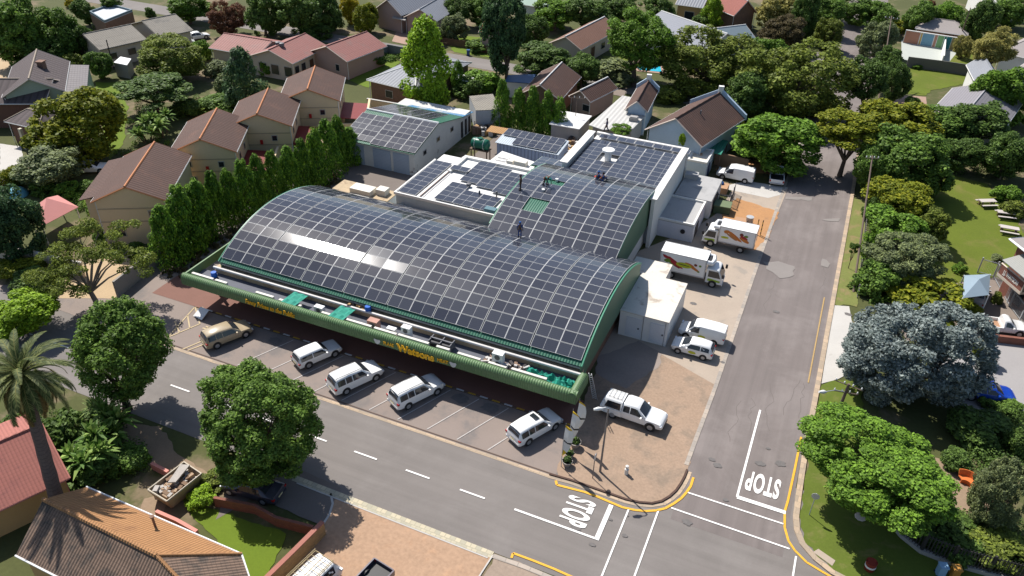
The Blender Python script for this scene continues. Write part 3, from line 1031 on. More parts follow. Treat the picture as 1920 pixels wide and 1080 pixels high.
kerb([(-30.5, 31.66), (-14.7, 31.6)], .10, .075, m=CONCW)
SK = [at(*p) for p in [(925, 1041), (985, 1062), (1040, 1085), (1075, 1105)]]
kerb([(p.x, p.y - .1) for p in SK], .35, .08)
kerb([at(*p) for p in [(620, 926), (624, 945), (618, 965), (605, 985), (598, 998)]], .16, .06, m=CONCW)
kerb([(-52.4, 46.08), (-14.0, 46.08)], .14, .14, m=mat('dark_kerb', ()))
mb = MB()
for i in range(34):
    x = -51.6 + i * 1.13
    mb.box(x, x + .72, 46.0, 46.16, .13, .146, i % 2)
o = mb.build('kerb_paint', [mat('worn_white_paint', (.5, .5, .5), .7, .1, 2, 8, .15), mat('worn_yellow_paint', (.45, .26, .03), .7, .1, 2, 8, .15)])
o['kind'] = 'structure'
# painted markings
def lines(name, segs, w, m, z=.062):
    mb = MB()
    for a, b in segs:
        a, b = Vector((a[0], a[1])), Vector((b[0], b[1]))
        d = (b - a).normalized()
        n_ = Vector((-d.y, d.x)) * w / 2
        mb.poly([(a.x - n_.x, a.y - n_.y, z), (b.x - n_.x, b.y - n_.y, z), (b.x + n_.x, b.y + n_.y, z), (a.x + n_.x, a.y + n_.y, z)])
    o = mb.build(name, m)
    o['kind'] = 'structure'
    return o


AP = lambda *p: [at(*q) for q in p]
lines('lane_dashes', [((-19.15 - 4.62 * k, 36.22), (-17.1 - 4.62 * k, 36.22)) for k in range(16)], .14, WHITEP)
lines('road_marking', [((-14.72, 36.22), (-8.3, 36.22)), ((-.13, 44.22), (-.13, 54.6))], .17, WHITEP)
lines('road_marking', [((-8.42, 36.14), (-8.42, 39.55)), ((-.13, 44.22), (3.4, 44.22))], .34, WHITEP, .066)
lines('road_marking', [((-3.6, 43.1), (3.45, 43.1)), ((-4.35, 41.15), (4.1, 41.05)), ((-7.15, 39.7), (-7.12, 31)), ((-5.14, 40.5), (-5.12, 31)), ((4.6, 40.6), (4.7, 31))], .13, WHITEP)
YL = AP((1042, 902), (1044, 910), (1095, 923), (1120, 932), (1167, 952), (1190, 957), (1210, 959), (1230, 958), (1247, 954), (1263, 945), (1277, 935), (1287, 924), (1295, 912), (1300, 896))
lines('yellow_line', list(zip(YL, YL[1:])), .19, YELP)
YR = AP((1502, 820), (1490, 880), (1477, 940), (1471, 960), (1471, 990), (1478, 1015), (1490, 1033), (1512, 1055), (1540, 1072), (1575, 1092), (1620, 1110))
lines('yellow_line', list(zip(YR, YR[1:])), .17, YELP)
YS = AP((959, 1047), (962, 1038), (1000, 1052), (1040, 1068), (1080, 1086))
lines('yellow_line', list(zip(YS, YS[1:])), .17, YELP)
lines('yellow_line', [((3.05, 74.5), (3.15, 60))], .12, mat('worn_yellow_line', (.36, .24, .10), .8, .15, 2, 8, .2))
bl = []
for k in range(15):
    x = -50.9 + 2.72 * k + .37
    if k == 0 or x > -15.5:
        continue
    bl.append(((x - 1.1, 40.75), (x + 1.15, 45.8)))
lines('bay_line', bl[2:], .085, mat('thin_white_paint', (.42, .39, .37), .8, .15, 2, 8, .25))
hp = AP((318, 630), (366, 576), (375, 608), (318, 632), (337, 624), (328, 603), (356, 616), (352, 592), (342, 656), (392, 635), (352, 658), (392, 643))
lines('bay_line', [(hp[0], hp[1]), (hp[1], hp[2]), (hp[2], hp[3]), (hp[4], hp[5]), (hp[6], hp[7]), (hp[8], hp[9]), (hp[10], hp[11])], .13, PALEY)
c = at(386, 618)
lines('bay_symbol', [((c.x - .4, c.y), (c.x + .3, c.y + .1)), ((c.x, c.y - .4), (c.x + .1, c.y + .4)), ((c.x - .3, c.y + .35), (c.x + .4, c.y + .3))], .16, PALEY)
for M, sx, sy in ((Matrix.Translation((-10.6, 37.95, .066)) @ Matrix.Rotation(R(-90), 4, 'Z'), 1.02, 1.0), (Matrix.Translation((1.45, 46.35, .066)) @ Matrix.Rotation(R(180), 4, 'Z'), .98, 1.0)):
    o = text_obj('stop_lettering', 'STOP', 1.0, WHITEP, None, M, 0, .035, sx * .98, 2.75 * sy, 1.12)
    o['kind'] = 'structure'
# repairs, oil and manholes
rr = random.Random(21)
mb = MB()
for px, py, s in ((1080, 990, .5), (1145, 975, .2), (1171, 1005, .28), (1110, 1022, .3), (1175, 967, .2), (1288, 980, .5), (1335, 862, .35), (1345, 873, .5), (1440, 842, .25), (1360, 938, .3), (1463, 870, .6), (1425, 870, .5), (1590, 590, .5), (1455, 585, .4), (1355, 680, .3), (1300, 570, .45), (516, 640, .9), (610, 747 - 100, .9), (863, 748, 1.1), (920, 766, 1.1)):
    p = at(px, py)
    mb.poly([(p.x + s * .6 * (1 + .6 * rr.random()) * math.cos(t), p.y + s * .4 * (1 + .6 * rr.random()) * math.sin(t), .0605) for t in [k * math.pi / 7 for k in range(14)]])
o = mb.build('oil_stain', mat('oil_stain', (.125, .115, .110), .85, .25, 3, 8, .2))
o['kind'] = 'structure'
for pts in ([(1432, 492), (1462, 490), (1490, 500), (1487, 520), (1462, 523), (1452, 512), (1438, 505)], [(1540, 485), (1552, 488), (1558, 495), (1550, 502), (1538, 498)], [(1472, 368), (1525, 372), (1522, 377), (1470, 374)], [(1540, 412), (1573, 410), (1570, 416), (1550, 415)]):
    patch('road_patch', pts, .057, mat('pale_road_patch', (.205, .185, .172), .9, .1, .6, 12, .1))
mb = MB()
rr = random.Random(4)
for k in range(7):
    x, y = rr.uniform(-3.2, 3), rr.uniform(44, 100)
    pts = [(x, y)]
    for j in range(8):
        x += rr.uniform(-.35, .35)
        y += rr.uniform(.3, 1.1)
        pts.append((x, y))
    mb.strip([p for p in pts if -4 < p[0] < 3.6] or [(0, 50), (0, 51)], .05, .024, .0256)
o = mb.build('road_crack', mat('tar_crack', (.128, .110, .102), .9))
o['kind'] = 'structure'
# verges, lawns and drives
patch('verge', [(1598, 372), (1628, 378), (1606, 575), (1562, 572)], .045, GRASSV)
patch('pavement', [(1563, 573), (1592, 575), (1612, 690), (1570, 712), (1540, 720)], .05, CONCW)
patch('verge', [(1538, 720), (1572, 712), (1615, 706), (1620, 790), (1640, 900), (1668, 985), (1760, 1045), (1920, 1095), (1920, 1130), (1640, 1108), (1560, 1068), (1508, 1015), (1500, 965), (1512, 880)], .045, mat('corner_grass', (.085, .115, .014), .95, .2, .3, 6, .2, (.15, .14, .045), (.52, .7), .4))
patch('concrete_slab', [(1534, 1030), (1566, 1052), (1560, 1062), (1524, 1036)], .06, CONC)
patch('lawn', [(1660, 350), (1700, 330), (1790, 330), (1850, 345), (1900, 400), (1920, 440), (1900, 520), (1800, 530), (1720, 565), (1650, 560), (1640, 450)], .04, GRASS)
patch('drive', [(1660, 565), (1800, 530), (1870, 520), (1960, 600), (1960, 645), (1830, 640), (1700, 640)], .042, mat('drive_paving', (.19, .155, .13), .9, .2, .4, 6, .12))
patch('drive', [(1745, 690), (1815, 640), (2050, 640), (2050, 790), (1890, 770), (1800, 790)], .046, mat('grey_drive', (.27, .255, .25), .9, .1, .4, 8, .08))
patch('lawn', [(1700, 128), (1790, 130), (1850, 150), (1745, 170), (1735, 180), (1698, 176)], .04, GRASS)
patch('court', [(1690, 76), (1800, 92), (1775, 122), (1690, 112)], .05, mat('pale_court', (.36, .38, .35), .9, .08, .4, 6, .05))
patch('lawn', [(1772, 92), (1830, 95), (1830, 130), (1772, 122)], .048, GRASS)
patch('paving', [(1680, 178), (1736, 182), (1740, 215), (1670, 208)], .045, mat('pink_paving', (.30, .20, .155), .9, .12, .5, 7, .12))
patch('lawn', [(690, 165), (655, 152), (700, 122), (738, 110), (752, 116), (726, 135)], .04, mat('bright_lawn', (.098, .145, .010), .95, .15, .3, 5, .15))
patch('lawn', [(178, 155), (216, 155), (240, 200), (232, 270), (205, 300), (190, 220)], .04, mat('bright_lawn', ()))
patch('lawn', [(360, 195), (470, 185), (450, 215), (375, 218)], .04, mat('bright_lawn', ()))
patch('lawn', [(150, 375), (195, 360), (205, 395), (165, 405)], .04, mat('bright_lawn', ()))
patch('lawn', [(830, 65), (905, 70), (945, 112), (850, 98)], .04, mat('bright_lawn', ()))
patch('lawn', [(1130, 105), (1200, 110), (1200, 128), (1130, 122)], .04, GRASS)
patch('lawn', [(1135, 140), (1195, 147), (1185, 157), (1130, 150)], .045, GRASSV)
patch('drive', [(745, 55), (800, 68), (790, 90), (735, 78)], .046, mat('pink_paving', ()))
patch('drive', [(1115, 150), (1180, 158), (1170, 182), (1110, 170)], .046, mat('drive_paving', ()))
patch('drive', [(0, 270), (40, 275), (45, 305), (15, 345), (0, 345)], .046, CONCW)
patch('drive', [(-80, 90), (30, 95), (15, 165), (-80, 170)], .046, mat('sandy_yard', (.38, .28, .17), .9, .15, .4, 6, .12))
patch('drive', [(130, 505), (225, 475), (270, 500), (216, 560), (150, 560), (110, 560)], .046, mat('sandy_yard', ()))
patch('bare_ground', [(1520, 985 - 170), (1810, 870), (1860, 940), (1830, 1010), (1780, 960)], .03, BARE)
# lower lot
patch('gravel_lot', [(520, 1130), (560, 1060), (607, 985), (622, 960), (632, 922), (660, 937), (925, 1043), (880, 1130)], .05, mat('tan_grit', (.33, .215, .14), .95, .12, .5, 3.5, .3, (.38, .235, .145), (.5, .7), .6))
patch('gravel_lot', [(926, 1044), (960, 1050), (1075, 1105), (1075, 1140), (884, 1140)], .048, mat('grey_grit', (.26, .20, .155), .95, .12, .5, 3.5, .25))
lines('bay_line', [(at(924, 1042), at(880, 1110))], .10, CONCW, .07)
patch('driveway', [(405, 975), (440, 880), (520, 860), (640, 915), (622, 960), (605, 987), (575, 975), (480, 930)], .048, mat('yard_asphalt', ()))
patch('lawn', [(330, 930), (420, 960), (540, 1000), (500, 1080), (560, 1130), (440, 1130), (430, 1040), (380, 985)], .04, mat('bright_lawn', ()))
patch('drive', [(270, 935), (318, 925), (300, 985), (262, 962)], .046, BARE)
patch('verge', [(225, 790), (300, 800), (340, 860), (400, 890), (380, 935), (290, 880), (235, 850)], .036, BARE)


# ------------------------------------------------------------------ houses
BROWNT = mat('brown_roof_tile', (.092, .052, .041), .8, .12, .4, 7, .08, (.118, .062, .046), (.5, .7), .4, ribs=(.42, .38), rows=(.38, .18))
DARKT = mat('dark_roof_tile', (.085, .066, .066), .8, .12, .4, 7, .08, ribs=(.9, .3), rows=(.36, .4))
GREYT = mat('grey_roof_sheet', (.20, .21, .235), .6, .1, .4, 6, .05, ribs=(.55, .28))
PINKT = mat('red_roof_sheet', (.25, .105, .090), .7, .1, .4, 6, .05, (.22, .115, .10), (.5, .7), .4, ribs=(.5, .2), rows=(1.6, .1))
ASB = mat('asbestos_roof', (.225, .205, .175), .9, .14, .3, 6, .1, (.15, .14, .125), (.5, .68), .3, ribs=(.35, .22), rows=(1.8, .12))
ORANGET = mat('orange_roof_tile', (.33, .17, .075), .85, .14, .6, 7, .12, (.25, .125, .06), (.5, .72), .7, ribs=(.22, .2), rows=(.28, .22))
DARKT2 = mat('shaded_dark_tile', (.17, .115, .085), .85, .2, .6, 7, .15, (.08, .065, .055), (.45, .65), .8, ribs=(.22, .42), rows=(.28, .32))  # darker copy of the orange tile: the unlit slope's shade is in the colour
PINKT2 = mat('pink_roof_tile', (.33, .125, .10), .85, .12, .6, 7, .1, (.27, .105, .09), (.5, .7), .6, ribs=(.24, .2), rows=(.28, .26))
TERRA = mat('terracotta_ridge', (.42, .17, .075), .8, .1, 1, 6, .1)
CREAMW = mat('cream_plaster', (.62, .47, .30), .85, .06, .4, 5, .05)
BEIGEW = mat('beige_plaster', (.52, .43, .345), .85, .08, .4, 5, .05)
OCHREW = mat('ochre_plaster', (.46, .29, .13), .85, .1, .4, 5, .05)
BRICKB = mat('brown_brick', (.20, .12, .085), .85, .12, .5, 6, .1, brick=(.24, .085, .01))
LBLUEW = mat('light_blue_plaster', (.36, .45, .54), .85, .08, .6, 5, .1, (.26, .33, .40), (.6, .75), .6)
PINKW = mat('mauve_plaster', (.36, .25, .21), .85, .08, .4, 5, .05)
GREYW = mat('grey_plaster', (.30, .28, .26), .85, .1, .4, 5, .08)
BARGE = mat('barge_board', (.50, .42, .36), .7, .08, 1, 5, .05)
GUTW = mat('white_gutter', (.58, .57, .55), .6, .05, 1, 5, .03)


def frame2(a, b):
    u = Vector((b.x - a.x, b.y - a.y))
    L = u.length
    u /= L
    return u, Vector((-u.y, u.x)), L


def wing(root, A, B, depth, ze, rise, axis, wallm, roofm, ridgem=None, hip=0, over=.45, barge=BARGE, gut=GUTW, base=0, far_hip=None):
    """one roofed volume: A-B is its near eave line, depth runs away from it"""
    u, v, L = frame2(A, B)
    A2 = Vector((A.x, A.y))
    P = lambda s, t, z: (A2.x + u.x * s + v.x * t, A2.y + u.y * s + v.y * t, z)
    o = over
    wl = MB().hexa([P(o, o, 0)[:2], P(L - o, o, 0)[:2], P(L - o, depth - o, 0)[:2], P(o, depth - o, 0)[:2]], base, ze)
    th = .13
    rf = MB()
    W2 = (depth if axis == 'u' else L) / 2
    zr = ze + rise
    zo = ze + rise * o / W2
    if axis == 'u':
        h = hip
        rf.slab([P(0, 0, ze + th), P(L, 0, ze + th), P(L - h, W2, zr + th), P(h, W2, zr + th)], th)
        rf.slab([P(h, W2, zr + th), P(L - h, W2, zr + th), P(L, depth, ze + th), P(0, depth, ze + th)], th)
        if h:
            rf.slab([P(0, depth, ze + th), P(0, 0, ze + th), P(h, W2, zr + th)], th)
            rf.slab([P(L, 0, ze + th), P(L, depth, ze + th), P(L - h, W2, zr + th)], th)
        else:
            for s in (o, L - o):
                wl.poly([P(s, o, ze), P(s, depth - o, ze), P(s, depth - o, zo), P(s, W2, zr - .01), P(s, o, zo)])
        ridge = [P(h, W2, zr + th), P(L - h, W2, zr + th)]
        eaves = [[P(0, 0, ze), P(L, 0, ze)], [P(0, depth, ze), P(L, depth, ze)]]
        ends = [] if h else [[P(s, 0, ze + .06), P(s, W2, zr + .06), P(s, depth, ze + .06)] for s in (0, L)]
        hips = [[P(0, 0, ze + th), P(h, W2, zr + th)], [P(L, 0, ze + th), P(L - h, W2, zr + th)], [P(0, depth, ze + th), P(h, W2, zr + th)], [P(L, depth, ze + th), P(L - h, W2, zr + th)]] if h else []
    else:
        rf.slab([P(0, 0, ze + th), P(W2, 0, zr + th), P(W2, depth, zr + th), P(0, depth, ze + th)], th)
        rf.slab([P(L, 0, ze + th), P(L, depth, ze + th), P(W2, depth, zr + th), P(W2, 0, zr + th)], th)
        for t in (o, depth - o):
            wl.poly([P(o, t, ze), P(L - o, t, ze), P(L - o, t, zo), P(W2, t, zr - .01), P(o, t, zo)])
        ridge = [P(W2, 0, zr + th), P(W2, depth, zr + th)]
        eaves = [[P(0, 0, ze), P(0, depth, ze)], [P(L, 0, ze), P(L, depth, ze)]]
        ends = [[P(0, t, ze + .06), P(W2, t, zr + .06), P(L, t, ze + .06)] for t in (0, depth)]
        hips = []
    wl.build('wall', wallm, root)
    roof = rf.build('roof', roofm, root)
    for s_, t_ in ((.3, .34), (L - .3, .34)):
        x_, y_, _ = P(s_, t_, 0)
        MB().tube([(x_, y_, .05), (x_, y_, ze - .05)], .05, 5).build('downpipe', gut, root)
    rc = MB().tube(ridge, .12, 6)
    for q in hips:
        rc.tube(q, .10, 6)
    rc.build('ridge_cap', ridgem or roofm, root)
    gm = MB()
    for q in eaves:
        gm.tube([(a, b, c + .05) for a, b, c in q], .075, 5)
    gm.each('gutter', gut, root)
    if ends:
        bm_ = MB()
        for q in ends:
            for p0, p1 in ((q[0], q[1]), (q[1], q[2])):
                bm_.tube([p0, p1], .085, 4)
        bm_.each('barge_board', barge, root)
    return P, L, depth, roof


def win(root, P, side, s, z0, w_, h_, L, depth, o=.45, door=False, wm=None):
    """window or door on the near (n), right (r) or left (l) wall of a wing"""
    def box(a0, a1, d0, d1, zz0, zz1):
        if side == 'n':
            q = [P(a0, o - d1, 0), P(a1, o - d1, 0), P(a1, o - d0, 0), P(a0, o - d0, 0)]
        elif side == 'r':
            q = [P(L - o + d0, a0, 0), P(L - o + d1, a0, 0), P(L - o + d1, a1, 0), P(L - o + d0, a1, 0)]
        else:
            q = [P(o - d1, a0, 0), P(o - d0, a0, 0), P(o - d0, a1, 0), P(o - d1, a1, 0)]
        return MB().hexa([(x, y) for x, y, _ in q], zz0, zz1)
    f = box(s, s + w_, .003, .07, z0, z0 + h_).build('door' if door else 'window', wm or mat('window_frame', (.42, .38, .34), .6), root)
    box(s + .08, s + w_ - .08, .072, .08, z0 + (.05 if door else .08), z0 + h_ - .08).build('panel' if door else 'pane', mat('door_wood', (.10, .05, .03), .6) if door else GLASSD, f)


def house(name, label, a, b, depth, ze, rise, axis, wallm, roofm, ridgem=None, hip=0, wins=(), cat='house', group=None, over=.45, chim=None, barge=BARGE, world=False, gut=GUTW):
    A, B = (Vector(a), Vector(b)) if world else (at(a[0], a[1], ze), at(b[0], b[1], ze))
    t = thing(name, label, cat, (A.x, A.y, 0), 0, group)
    P, L, D, roof = wing(t, A, B, depth, ze, rise, axis, wallm, roofm, ridgem, hip, over, barge, gut)
    for q in wins:
        win(t, P, q[0], q[1], q[2], q[3], q[4], L, D, over, len(q) > 5)
    if chim:
        s, tt, z0, z1 = chim
        p = Vector(P(s, tt, 0))
        MB().obox(p, (1, 0), .55, .55, z0, z1).obox(p, (1, 0), .7, .7, z1, z1 + .12).build('chimney', BRICKB, roof)
    return t, P, L, D


# the terrace of four brown-roofed houses
ang = Vector((-.4848, .8746))
perp = Vector((.8746, .4848))
TB = [(-63.0, 54.4, 7.7, 11.4), (-64.4, 67.3, 7.9, 9.6), (-63.3, 76.5, 8.2, 9.0), (-62.8, 86.5, 8.3, 9.4)]
TL = ['nearest cream townhouse with brown tiled gable roof and terracotta ridge', 'second cream townhouse from the store with a red lean-to at its foot',
      'third cream townhouse in the row with a red lean-to and small square windows', 'farthest cream townhouse of the row beside the bright lawn']
for k, (bx, by, w_, l_) in enumerate(TB):
    B = Vector((bx, by, 0))
    A = B - Vector((perp.x, perp.y, 0)) * w_
    t, P, L, D = house('townhouse', TL[k], A, B, l_, 5.3, 1.7, 'v', CREAMW, BROWNT, TERRA, 0, [('n', 5.4, 3.3, .75, .8), ('r', 2.2, 3.4, .7, .8), ('r', 5.0, 3.4, .7, .8), ('n', 1.6, 1.0, 1.0, 1.2)] + ([('n', 1.6, 3.4, .75, .8)] if k else []), group='brown roofed townhouses in a row', world=True, barge=TERRA, over=.35)
    mb = MB()
    for z in (4.3, 2.75):
        mb.hexa([P(.34, .30, 0)[:2], P(L - .34, .30, 0)[:2], P(L - .34, .352, 0)[:2], P(.34, .352, 0)[:2]], z, z + .12)
    mb.each('string_course', mat('dark_cream_band', (.40, .31, .21), .85), t)
    if k:
        mb = MB().slab([P(L - .3, .6, 2.75), P(L + 3.4, .6, 2.45), P(L + 3.4, 6.5, 2.45), P(L - .3, 6.5, 2.75)], .1)
        mb.build('lean_to_roof', mat('dark_red_sheet', (.19, .022, .022), .6, .08, .5, 5, .05, ribs=(.35, .3)), t)
        MB().hexa([P(L + 3.25, .5, 0)[:2], P(L + 3.55, .5, 0)[:2], P(L + 3.55, 7.2, 0)[:2], P(L + 3.25, 7.2, 0)[:2]], 0, 2.9).hexa([P(L - .3, .2, 0)[:2], P(L + 3.2, .2, 0)[:2], P(L + 3.2, .5, 0)[:2], P(L - .3, .5, 0)[:2]], 0, 2.0).each('side_wall', CREAMW, t)
        MB().hexa([P(3.9, .22, 0)[:2], P(4.25, .22, 0)[:2], P(4.25, .29, 0)[:2], P(3.9, .29, 0)[:2]], 2.9, 3.5).build('wall_plaque', mat('red_plaque', (.45, .02, .02), .6), t)
    else:
        Pq = lambda s, tt: P(s, tt, 0)[:2]
        MB().hexa([Pq(-1.2, 1.6), Pq(.4, 1.6), Pq(.4, 10.5), Pq(-1.2, 10.5)], 0, 5.0).build('side_wing', CREAMW, t)
        MB().slab([P(-1.7, 1.2, 5.05), P(.05, 1.2, 5.45), P(.05, 11, 5.45), P(-1.7, 11, 5.05)], .1).build('lean_to_roof', BROWNT, t)
# dark tiled house far left
A, B = Vector((-105.9, 68.7, 0)), Vector((-100.4, 74.3, 0))
t, P, L, D = house('dark_roofed_house', 'rambling house with dark purple brown tiles and a chimney at the left edge', A, B, 13.5, 4.4, 2.2, 'v', mat('pale_green_wall', (.30, .36, .29), .8, .08), DARKT, mat('pale_ridge', (.27, .22, .17), .8), 0, [], world=True)
c_ = at(79, 125, 6.2)
MB().obox((c_.x, c_.y), (1, .3), .8, .8, 5.0, 6.9).obox((c_.x, c_.y), (1, .3), 1.0, 1.0, 6.9, 7.05).build('chimney', BRICKB, t)
q = [at(126, 121, 4.4), at(167, 122, 3.9), at(163, 166, 3.9), at(122, 173, 4.4)]
MB().slab(q, .12).build('lean_to_roof', mat('grey_tile', (.17, .155, .155), .8, .1, .5, 6, .1, ribs=(.9, .1), rows=(.36, .3)), t)
q2 = [((p.x - q[0].x) * .95 + q[0].x, (p.y - q[0].y) * .97 + q[0].y) for p in q]
MB().hexa(q2, 0, 3.75).build('lean_to_wall', mat('pale_green_wall', ()), t)
wing(t, at(-60, 196, 3.6), at(84, 196, 3.6), 8.5, 3.6, 2.0, 'u', mat('red_brown_wall', (.14, .07, .05), .8, .1), DARKT, mat('pale_ridge', ()))
wing(t, at(8, 229, 3.0), at(70, 243, 3.0), 5.5, 3.0, 1.0, 'u', mat('red_brown_wall', ()), DARKT, mat('pale_ridge', ()), hip=1.5)
p = at(52, 250, 2.9)
mb = MB()
for px, py in ((37, 241), (63, 246)):
    p = at(px, py, 2.9)
    mb.obox((p.x, p.y), (1, 0), .4, .4, 0, 2.9)
mb.each('porch_column', mat('cream_column', ()), t)
# asbestos roofed house
t, P, L, D = house('long_grey_house', 'long low house under weathered grey asbestos roofs in the top left', (187, 95), (276, 75), 10, 3.2, 1.5, 'u', BEIGEW, ASB, None, 0, [('n', 1.5, 1.2, 1.3, 1.1), ('n', 4.6, 1.2, 1.5, 1.2), ('n', 8, 1.2, 1.0, 1.2)], gut=ASB, barge=ASB)
wing(t, at(300, 72, 3.3), at(363, 58, 3.3), 11, 3.3, 1.7, 'u', BEIGEW, ASB, None, gut=ASB, barge=ASB)
p = at(207, 93, 3.2)
MB().tube([(p.x, p.y - .3, 0), (p.x, p.y - .3, 4.9)], .09, 6).build('flue_pipe', DARK, t)
block('flat_roof_house', 'brick house with pale flat roof and blue parapet in the top left', 'house', [tuple(at(*p, 3.3)[:2]) for p in ((168, 22), (196, 40), (248, 19), (208, 8))], 3.1, BRICKB, mat('pale_roof_membrane', (.45, .47, .50), .8, .12, .4, 4, .1, (.30, .34, .40), (.55, .7), .4), .35, mat('slate_blue_parapet', (.12, .17, .20), .7))
# red sheet roofs
t, P, L, D = house('red_roofed_house', 'long cream house with three joined faded red sheet roofs', (391, 91), (482, 107), 8.5, 3.1, 1.3, 'u', BEIGEW, PINKT, None, 0, [('n', 4.5, .8, 2.4, 1.6), ('n', 8.2, .8, 1.6, 1.6)])
P, L, D, r_ = wing(t, at(465, 106, 3.1), at(549, 121, 3.1), 10, 3.1, 1.6, 'v', BEIGEW, PINKT)
for s in (1.6, 4.0, 6.6):
    win(t, P, 'n', s, .7, 1.6, 1.7, L, D)
for s in (.8, 2.6, 4.8, 6.8):
    win(t, P, 'r', s, .4, 1.2, 2.0, L, D, door=s > 4)
p = at(521, 82, 4.9)
mb = MB()
for k in range(2):
    mb.lathe([(.3, 0), (.3, .35), (.45, .4), (.4, .8), (.01, .9)], (p.x + k * .9, p.y - k * .2, 4.4), 10)
mb.each('roof_ventilator', mat('grey_machine', ()), t, smooth=True)
P, L, D, r_ = wing(t, at(577, 98, 3.1), at(651, 117, 3.1), 10, 3.1, 1.7, 'v', PINKW, PINKT)
win(t, P, 'n', 5.6, 1.0, .9, 1.2, L, D)
# grey hip house
A, B = at(687, 151, 3), at(778, 173, 3)
t, P, L, D = house('grey_hip_house', 'low house with pale grey hip roof behind the tall bright green tree', (687, 151), (778, 173), (at(887, 119, 3) - B).length, 3.0, 1.7, 'u', BRICKB, GREYT, GUTW, 5.0, [('n', 3.2, .9, 1.4, 1.2), ('n', 7.6, .2, 1.0, 2.0, 1)])
# brown houses in the middle distance
house('brown_gable_house', 'far house with plain brown tiled gable beside the umbrella shaped tree', (1028, 82), (1090, 95), 15, 3.1, 1.7, 'v', BEIGEW, mat('light_brown_tile', (.19, .10, .07), .8, .12, .4, 7, .08, ribs=(.42, .3), rows=(.38, .15)), GUTW, 0, [('r', .8, 1, .9, 1.2), ('r', 4.5, .5, 1.6, 1.9, 1), ('r', 8.5, 1, 1.6, 1.2)])
house('brown_gable_cottage', 'brown roofed cottage half hidden behind the five cypresses', (972, 178), (1051, 190), 11, 3.0, 1.9, 'v', BRICKB, BROWNT, GUTW, 0, [])
house('small_pink_cottage', 'small mauve walled cottage with brown gable roof and one grey window', (1066, 181), (1107, 193), 7.6, 2.8, 1.3, 'v', PINKW, BROWNT, GUTW, 0, [('n', 2.3, 1.1, 1.3, 1.1)])
t = thing('sheet_roof_store', 'pale corrugated low roofs between the cottages and the parapet hall', 'outbuilding', tuple(at(1150, 215, 3)[:2]) + (0,))
q = [at(*p, 3.0) for p in ((1104, 234), (1167, 179), (1192, 184), (1172, 208), (1210, 217), (1187, 241), (1130, 243))]
MB().slab(q, .1).build('roof', mat('pale_sheet_roof', (.43, .42, .40), .6, .1, .4, 5, .06, (.36, .33, .29), (.6, .75), .5, ribs=(.6, .12)), t)
MB().hexa([(p.x, p.y) for p in [at(1112, 232, 3), at(1168, 182, 3), at(1190, 186, 3), at(1170, 208, 3), at(1205, 218, 3), at(1185, 238, 3)]], 0, 2.88).build('wall', GREYW, t)
p = at(1188, 226, 3.0)
MB().obox((p.x, p.y), (1, .1), 1.2, .9, 3.0, 3.5).obox((p.x, p.y), (1, .1), 1.0, .7, 3.5, 3.62).build('roof_box', mat('grey_frame', ()), t)
t = thing('white_sheet_garage', 'garage with white flat sheet roof beside the cypress trees', 'garage', tuple(at(1080, 225, 2.8)[:2]) + (0,))
q = [at(*p, 2.8) for p in ((1052, 207), (1110, 217), (1086, 242), (1030, 232))]
MB().slab(q, .12).build('roof', mat('white_roof_coating', ()), t)
MB().hexa([(p.x, p.y) for p in [at(1056, 209, 2.8), at(1106, 218, 2.8), at(1085, 240, 2.8), at(1034, 231, 2.8)]], 0, 2.65).build('wall', GREYW, t)
def parapet_house(name, label, a, b, depth, ze, rise, roofm, wallm, wins):
    t, P, L, D = house(name, label, a, b, depth, ze, rise, 'v', wallm, roofm, None, 0, wins)
    mb = MB()
    W2 = L / 2
    for s0, z0, s1, z1 in ((-.1, ze, W2, ze + rise), (W2, ze + rise, L + .1, ze)):
        p, q_ = P(s0, D - .05, z0 - .1), P(s1, D - .05, z1 - .1)
        p2, q2 = P(s1, D + .3, z1 - .1), P(s0, D + .3, z0 - .1)
        b = len(mb.v)
        mb.v += [p, q_, p2, q2] + [(x, y, z + .75) for x, y, z in (p, q_, p2, q2)]
        for f in ((0, 1, 5, 4), (1, 2, 6, 5), (2, 3, 7, 6), (3, 0, 4, 7), (4, 5, 6, 7)):
            mb.f.append(tuple(b + i for i in f))
            mb.m.append(0)
    mb.build('gable_parapet', LBLUEW, t)
    x, y, z = P(W2, D + .1, 0)
    MB().obox((x, y), (1, .2), .7, .5, ze + rise, ze + rise + 1.0).build('chimney', WHITE, t)
    return t, P, L, D


parapet_house('small_parapet_house', 'small white gabled house with grey brown tiles on the pale sheet roofs', (1171, 206), (1214, 212), 9, 3.6, 1.4, BROWNT, LBLUEW, [])
t, P, L, D = parapet_house('blue_gable_house', 'large brown roofed house with streaked pale blue gable behind the parapet hall', (1209, 244), (1316, 277), 12.5, 3.9, 2.7, BROWNT, LBLUEW, [])
x, y, z = P(L * .62, 5, 0)
MB().tube([(x, y, 5.4), (x, y, 6.6)], .1, 6).build('flue_pipe', mat('grey_machine', ()), t)
t = thing('green_carport', 'green sheet carport roof tucked beside the blue gabled house', 'carport', tuple(at(1330, 268, 2.4)[:2]) + (0,))
MB().slab([at(*p, 2.5) for p in ((1313, 280), (1330, 256), (1366, 264), (1352, 290))], .08).build('roof', mat('green_carport_sheet', (.02, .17, .12), .6, .1, .5, 5, .06, ribs=(.3, .25)), t)
mb = MB()
for px, py in ((1315, 279), (1364, 265), (1351, 288)):
    p = at(px, py, 2.4)
    mb.tube([(p.x, p.y, 0), (p.x, p.y, 2.4)], .06, 6)
mb.each('post', TIMBER, t)
